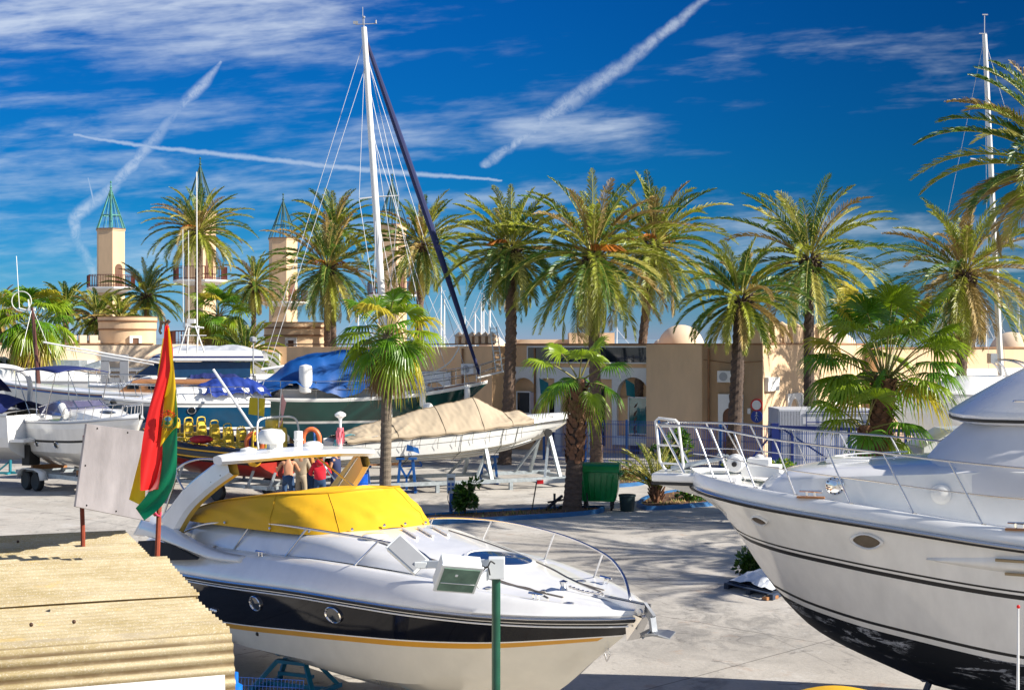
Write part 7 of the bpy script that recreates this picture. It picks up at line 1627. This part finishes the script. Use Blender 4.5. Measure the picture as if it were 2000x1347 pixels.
m=MB(); rows=[[V(4.35+.9*i/10,21.0-.8*abs(j)/4*0+ (j-2)*.28,.02+.75*math.sin(PI*i/10)**.6*(1-((j-2)/3)**2)) for i in range(11)] for j in range(5)]
rows=[[V(2.05+.62*i/10-.0,10.2+(j-2)*.16,2.495+.05*math.sin(PI*i/10)-.02*abs(j-2)) for i in range(11)] for j in range(5)]
c=V(2.36,10.2,0); m.grid(rows); m.grid([rows[0],[V(p.x,p.y,.0) for p in rows[0]]]); m.grid([rows[-1],[V(p.x,p.y,.0) for p in rows[-1]]]); m.grid([[r[0] for r in rows],[V(r[0].x,r[0].y,0) for r in rows]]); m.grid([[r[-1] for r in rows],[V(r[-1].x,r[-1].y,0) for r in rows]])
solo(m,'covered_outboard_rack',YC,'top of something under a yellow cover at the bottom edge','covered rack',c,smooth=50)
# ---------------- inflatable boat on trailer with yellow seats
rb=thing('rigid_inflatable','black and orange trimmed inflatable with red hull and rows of yellow seats','inflatable boat',(-9.5,47.6,0),0)
hb=V(-12.1,49.3,0); hs_=V(-7.2,45.6,0); ax=(hs_-hb).normalized(); sd_=V(-ax.y,ax.x,0); LB=(hs_-hb).length
def RP(s,l,z): return hb+ax*s+sd_*l+V(0,0,z)
def zt(s): return 2.02-.52*min(1,s/3.4)**.8
m=MB(); 
for l0 in (1,-1):
    pts=[RP(-.55,0,zt(0)+.05),RP(-.3,.45*l0,zt(0)+.04),RP(.3,.95*l0,zt(.3)),RP(1.3,1.2*l0,zt(1.3)),RP(2.8,1.25*l0,zt(2.8)),RP(4.6,1.25*l0,zt(4.6)),RP(6.0,1.25*l0,zt(6))]
    m.tube(smooth_path(pts,5)+[RP(6.45,1.25*l0,zt(6.4)-.02)],[.27]*(6*5+1)+[.08],12,m=0)
m.build('tube',mat('inflatable black',(.012,.016,.022),.4,var=.2),rb)
OR=mat('trim orange yellow',(.80,.42,.02),.45,var=.1)
m=MB()
for l0 in (1,-1):
    for dz_,dl in ((.10,.27),(-.12,.25)): m.tube(smooth_path([RP(-.78+(.0),.0,zt(0)+dz_),RP(-.5,.6*l0,zt(0)+dz_),RP(.2,(.95+dl*.8)*l0,zt(.3)+dz_),RP(1.3,(1.2+dl)*l0,zt(1.3)+dz_),RP(2.8,(1.25+dl)*l0,zt(2.8)+dz_),RP(6.0,(1.25+dl)*l0,zt(6)+dz_)],5),.025,5)
    m.lathe([(.29,0),(.29,.12),(.2,.2)],RP(6.0,1.25*l0,zt(6)),12,rot=(Matrix((sd_,V(0,0,1),ax)).transposed()))
m.build('rubbing_strip',OR,rb)
m=MB()
for l0 in (-1,1):
    for k in range(8):
        s=.4+.62*k; p=RP(s,(1.02 if s<1 else 1.22)*l0,zt(s)+.27); q=RP(s+.5,(1.12 if s<1 else 1.24)*l0,zt(s+.5)+.27); m.tube(smooth_path([p+V(0,0,-.04),p.lerp(q,.3)+V(0,0,.03)-sd_*.10*0+sd_*-.1*l0*-1,p.lerp(q,.7)+V(0,0,.03)+sd_*.1*l0,q+V(0,0,-.04)],4),.016,5)
m.build('grab_rope',OR,rb)
m=MB(); secs=[]
for s in (.1,.8,1.6,2.8,4.4,6.1): 
    t=min(1,s/1.8); kz=.72+.85*(1-t)**2; secs.append([RP(s,-1.15*min(1,.25+t),zt(s)-.2),RP(s,-.85*t,kz+.38*t),RP(s,0,kz),RP(s,.85*t,kz+.38*t),RP(s,1.15*min(1,.25+t),zt(s)-.2)])
m.grid(secs); m.add(secs[-1],[tuple(range(5))]); m.build('hull',mat('hull red orange',(.33,.02,.012),.4,var=.25),rb,smooth=40)
m=MB(); m.grid([[RP(s,l,zt(s)-.12) for l in (-1.1,0,1.1)] for s in (.3,2,4,6.1)]); m.build('deck',M['grey'],rb,smooth=0)
YS=mat('seat yellow',(.72,.50,.05),.45,var=.15,scale=5)
rn=random.Random(9)
for r_ in range(7):
    for c_ in (-.55,0,.55):
        s=1.3+r_*.66; b0=RP(s,c_,zt(s)-.12); m=MB(); m.box(tuple(b0+V(0,0,.32)),(.40,.34,.10),Matrix.Rotation(math.atan2(ax.y,ax.x),3,'Z'))
        bk=b0+ax*.17; m.tube(smooth_path([bk+sd_*.18+V(0,0,.3),bk+sd_*.17+V(0,0,.78),bk+sd_*.1+V(0,0,.88),bk-sd_*.1+V(0,0,.88),bk-sd_*.17+V(0,0,.78),bk-sd_*.18+V(0,0,.3)],3),.022,5)
        m.box(tuple(bk+V(0,0,.66)),(.05,.28,.20),Matrix.Rotation(math.atan2(ax.y,ax.x),3,'Z')); m.box(tuple(b0+V(0,0,.14)),(.12,.2,.28)); o=m.build('seat',YS,rb,smooth=0)
m=MB(); c=RP(4.6,.0,1.8); m.ball(c,.22,n=10,k=7,sc=(1,.8,1.2)); m.build('purple_bag',mat('purple cloth',(.10,.01,.28),.7,var=.2),rb)
m=MB(); c=RP(3.4,-1.1,1.95); m.ball(c,.26,n=12,k=7,sc=(1.5,.8,.55)); m.build('red_bag',mat('red black bag',(.35,.01,.02),.7,var=.5,scale=8),rb)
m=MB(); c=RP(5.3,.3,1.4); m.box(tuple(c+V(0,0,.45)),(.55,.8,1.0),Matrix.Rotation(.6,3,'Z')); m.box(tuple(c+V(0,0,1.05)),(.4,.6,.3),Matrix.Rotation(.6,3,'Z')); m.build('console',YS,rb,smooth=0,bevel=.06)
m=MB()
for l in (-.9,.9): m.tube(smooth_path([RP(5.9,l,1.3),RP(5.8,l,2.3),RP(5.75,l*.8,2.65),RP(5.75,0,2.7)],4),.035,6)
m.tube([RP(5.0,-.5,1.3),RP(4.9,-.5,2.3),RP(4.9,.5,2.3),RP(5.0,.5,1.3)],.028,6); m.build('roll_bar',M['wpaint'],rb)
m=MB(); c=RP(5.1,-.2,3.0); m.grid([[c+V(-.28,0,.32),c+V(.22,.02,.28)],[c+V(-.32,0,-.22),c+V(.18,.02,-.30)]]); m.build('yellow_pennant',mat('pennant yellow',(.55,.42,.01),.7,var=.1),rb,smooth=0,solid=.01)
m=MB(); m.tube([RP(5.1,-.2,1.9),RP(5.1,-.2,3.35)],.02,5); m.tube([RP(5.6,.2,2.2),RP(5.7,.25,3.6)],.02,5); m.build('flagstaff',M['steel'],rb)
m=MB(); a=RP(5.68,.25,3.5); m.grid([[a,a+V(.16,0,-.35),a+V(.05,0,-.75)],[a+V(-.02,0,-.5),a+V(.02,0,-1.0),a+V(-.12,0,-1.25)]]); m.build('faded_flag',mat('faded pink flag',(.75,.38,.34),.8,var=.15),rb,smooth=0,solid=.01)
for i,(px,py,dd) in enumerate(((497,866,45.6),(608,858,45.2))):
    c=P(px,py,dd); m=MB(); m.tube([c+V(.26*math.cos(a),.12*math.sin(a)*0,.33*math.sin(a)) for a in [2*PI*k/22 for k in range(22)]],.075,9,close=True); solo(m,'lifebuoy',mat('lifebuoy orange',(.75,.17,.05),.5,var=.1),('orange lifebuoy at the console of the inflatable','orange lifebuoy hanging right of the radar dome')[i],'lifebuoy',c-V(0,0,.3))
rt_=thing('inflatable_trailer','steel trailer carrying the inflatable with red hull','trailer',(-9.5,47.6,0)); m=MB()
for l in (-.7,.7): m.beam(RP(-1.2,l*.3,.5),RP(1.5,l,.5),.1,.12); m.beam(RP(1.5,l,.5),RP(6.4,l,.5),.1,.12)
for s in (1.8,3.4,5.2,6.2): m.beam(RP(s,-.9,.5),RP(s,.9,.5),.08,.1); m.beam(RP(s,.75,.5),RP(s+.1,.6,1.0),.08,.08); m.beam(RP(s,-.75,.5),RP(s+.1,-.6,1.0),.08,.08)
m.build('chassis',M['galv'],rt_,smooth=0)
for s in (4.2,):
    for l in (-1.1,1.1): m=MB(); m.lathe([(.001,-.07),(.16,-.09),(.27,-.1),(.31,-.06),(.31,.06),(.27,.1),(.16,.09),(.001,.07)],RP(s,l,.31),20,rot=Matrix((ax,V(0,0,1),sd_)).transposed()); m.build('wheel',M['black'],rt_)
m=MB(); g=V(-6.45,45.9,0); m.box((g.x,g.y,.38),(.75,.45,.76)); m.box((g.x,g.y,.78),(1.1,.6,.05),m=1); solo(m,'work_bench',[M['black'],M['galv']],'low dark workbench beside the shirtless man','bench',g,smooth=0,bevel=.01)
# ---------------- people
SKN=mat('skin tan',(.50,.24,.13),.55,var=.08,scale=6); JN=mat('jeans denim',(.02,.055,.13),.85,var=.25,scale=10); HAIR=mat('dark hair',(.02,.012,.008),.7,var=.2)
def skin_obj(name,vs,es,rs,mt,parent,sub=2,root=0):
    inv=wm(parent).inverted(); bm=bmesh.new(); ly=bm.verts.layers.skin.new(); bv=[]
    for i,(v,r_) in enumerate(zip(vs,rs)):
        q=bm.verts.new(inv@Vector(v)); q[ly].radius=(r_,r_) if not isinstance(r_,tuple) else r_; q[ly].use_root=(i==root); bv.append(q)
    for e in es: bm.edges.new((bv[e[0]],bv[e[1]]))
    me=bpy.data.meshes.new(name); bm.to_mesh(me); bm.free(); me.materials.append(mt); o=bpy.data.objects.new(name,me); C.objects.link(o); o.parent=parent
    s=o.modifiers.new('Skin','SKIN'); s.use_smooth_shade=True; o.modifiers.new('Sub','SUBSURF').levels=sub; o.modifiers['Sub'].render_levels=sub
    return o
def person(label,px,D,face,shirt=None,sleeve=None,trs=JN,lean=0,arms=((.25,.1,-.1),(.28,.15,.1)),step=(0,0),skin=SKN,h=1.75,hood=False,knee=0):
    g=GX(px,D,0); t=thing('person',label,'person',g); k=h/1.75
    cf,sf=math.cos(face),math.sin(face); fwd=V(sf,cf,0); rgt=V(cf,-sf,0)
    def T(x,y,z): 
        yy=y+lean*max(0,z-.95); return g+(rgt*x+fwd*yy)*k+V(0,0,z*k)
    J={}
    pel=T(0,0,.95); wa=T(0,0,1.08); ch=T(0,.01,1.30); nk=T(0,.02,1.49); hd_=T(0,.05,1.62); ht=T(0,.05,1.70)
    V_=[pel,wa,ch,nk,hd_,ht]; E_=[(0,1),(1,2),(2,3),(3,4),(4,5)]; Rr=[(.15,.12),(.14,.10),(.165,.115),.058,(.085,.10),.07]
    # legs
    LG=[]
    for sx_,stp in ((-1,step[0]),(1,step[1])):
        a=len(V_); kn_up=knee if sx_<0 else 0
        kneep=T(sx_*.11,stp*.5+.04+kn_up*.30,.50+kn_up*.28); ank=T(sx_*.12,stp+kn_up*.25,.09+kn_up*.30); toe=T(sx_*.13,stp+.16+kn_up*.25,.04+kn_up*.30)
        V_+= [T(sx_*.09,0,.86),kneep,ank,toe]; E_+=[(0,a),(a,a+1),(a+1,a+2),(a+2,a+3)]; Rr+=[.095,.062,.042,.035]; LG.append((T(sx_*.09,0,.86),kneep,ank))
    AR=[]
    for sx_,(ex,ey,hx) in ((-1,arms[0]),(1,arms[1])):
        a=len(V_); sh=T(sx_*.19,.01,1.42); el=T(sx_*(.19+ex*.3),ey*.4,1.14); ha=T(sx_*(.19+ex*.3+hx),ey*1.2+.06,.92+ey*.8)
        V_+=[sh,el,ha]; E_+=[(2,a),(a,a+1),(a+1,a+2)]; Rr+=[.065,.043,.03]; AR.append((sh,el,ha))
        # fingers: palm then five short digits
        d=(ha-el).normalized(); s2=d.cross(fwd).normalized() if abs(d.dot(fwd))<.9 else rgt; p_=len(V_); V_.append(ha+d*.06); E_.append((a+2,p_)); Rr.append((.036,.02))
        for f,(o_,L_) in enumerate(((-.03,.07),(-.011,.085),(.009,.082),(.028,.065))):
            q=len(V_); V_+=[ha+d*.09+s2*o_,ha+d*(.09+L_)+s2*o_*1.15+fwd*.02]; E_+=[(p_,q),(q,q+1)]; Rr+=[.010,.008]
        q=len(V_); V_+=[ha+d*.05+s2*-.045+fwd*.02,ha+d*.09+s2*-.06+fwd*.035]; E_+=[(a+2,q),(q,q+1)]; Rr+=[.012,.009]
    skin_obj('body',V_,E_,Rr,skin,t)
    # trousers, shirt, hair, shoes
    v=[T(0,0,1.08),T(0,0,.90)]; e=[(0,1)]; r_=[(.185,.15),(.20,.16)]
    for i,(a,b_,c) in enumerate(LG): q=len(v); v+=[a,b_,c]; e+=[(1,q),(q,q+1),(q+1,q+2)]; r_+=[.112,.085,.072]
    skin_obj('trousers',v,e,r_,trs,t,1)
    for (a,b_,c) in LG: m=MB(); m.ball(c+fwd*.07+V(0,0,-.045),.075,n=10,k=6,sc=(1,1.0,.6)); m.ball(c+fwd*.14+V(0,0,-.055),.06,n=10,k=6,sc=(1,1,.6)); m.build('shoe',M['black'],t)
    if shirt:
        v=[T(0,0,.88),T(0,0,1.12),T(0,.01,1.33),T(0,.02,1.45)]; e=[(0,1),(1,2),(2,3)]; r_=[(.215,.18),(.19,.15),(.20,.15),(.08,.08)]
        for i,(a,b_,c) in enumerate(AR):
            q=len(v); v+=[a,a.lerp(b_,1.0 if sleeve else .5)]; e+=[(2,q),(q,q+1)]; r_+=[.085,.066]
            if sleeve: v.append(b_.lerp(c,.85)); e.append((q+1,q+2)); r_.append(.052)
        skin_obj('shirt' if not hood else 'hooded_jacket',v,e,r_,shirt,t,2)
        if hood: m=MB(); m.ball(T(0,-.07,1.50),.13,n=12,k=8,sc=(1.1,.8,.8)); m.build('hood',shirt,t)
    hm=MB(); rows=[]; c=T(0,.035,1.665)
    hm.ball(c,.108*k,n=14,k=10,sc=(.92,1.0,1.02)); hm.v=[q if (Vector(q)-c).dot(fwd)<.05*k else tuple(Vector(q)-fwd*((Vector(q)-c).dot(fwd)-.05*k)) for q in hm.v]; hm.build('hair',HAIR,t)
    fm_=MB(); fc=T(0,.145,1.63); fm_.ball(fc+V(0,0,-.005),.018,n=8,k=5,sc=(.8,1.3,1.2))
    for sx_ in (-1,1): fm_.ball(T(sx_*.088,.03,1.62),.028,n=8,k=5,sc=(.5,.8,1.2))
    fm_.build('nose_and_ears',skin,t)
    fm_=MB()
    for sx_ in (-1,1): fm_.ball(T(sx_*.033,.135,1.652),.013,n=8,k=5)
    fm_.beam(T(-.025,.138,1.585),T(.025,.138,1.585),.008,.008); fm_.build('eyes_and_mouth',M['black'],t)
    return t
BG2=mat('beige cloth',(.36,.29,.20),.85,var=.1); RJ=mat('red jacket',(.62,.012,.03),.8,var=.15); OT=mat('orange brown cloth',(.48,.20,.05),.85,var=.12); NT=mat('navy cloth',(.02,.03,.09),.85,var=.15)
person('shirtless man in blue jeans seen from behind, one foot raised',563,43.8,R(-8),None,arms=((.5,.35,.0),(.45,.3,.0)),knee=.9,lean=.10)
person('person in beige overalls standing right of the shirtless man',588,44.6,R(10),BG2,True,trs=BG2)
person('person in orange brown top and jeans between beige and red clothed people',604,45.2,R(60),OT,True,h=1.72)
person('person in a red hooded jacket and jeans seen from behind',625,43.4,R(-5),RJ,True,hood=True,arms=((.4,.2,-.05),(.4,.2,-.05)),h=1.70)
person('person in a navy top standing right of the red jacket',655,45.0,R(-70),NT,False,trs=NT,h=1.76)
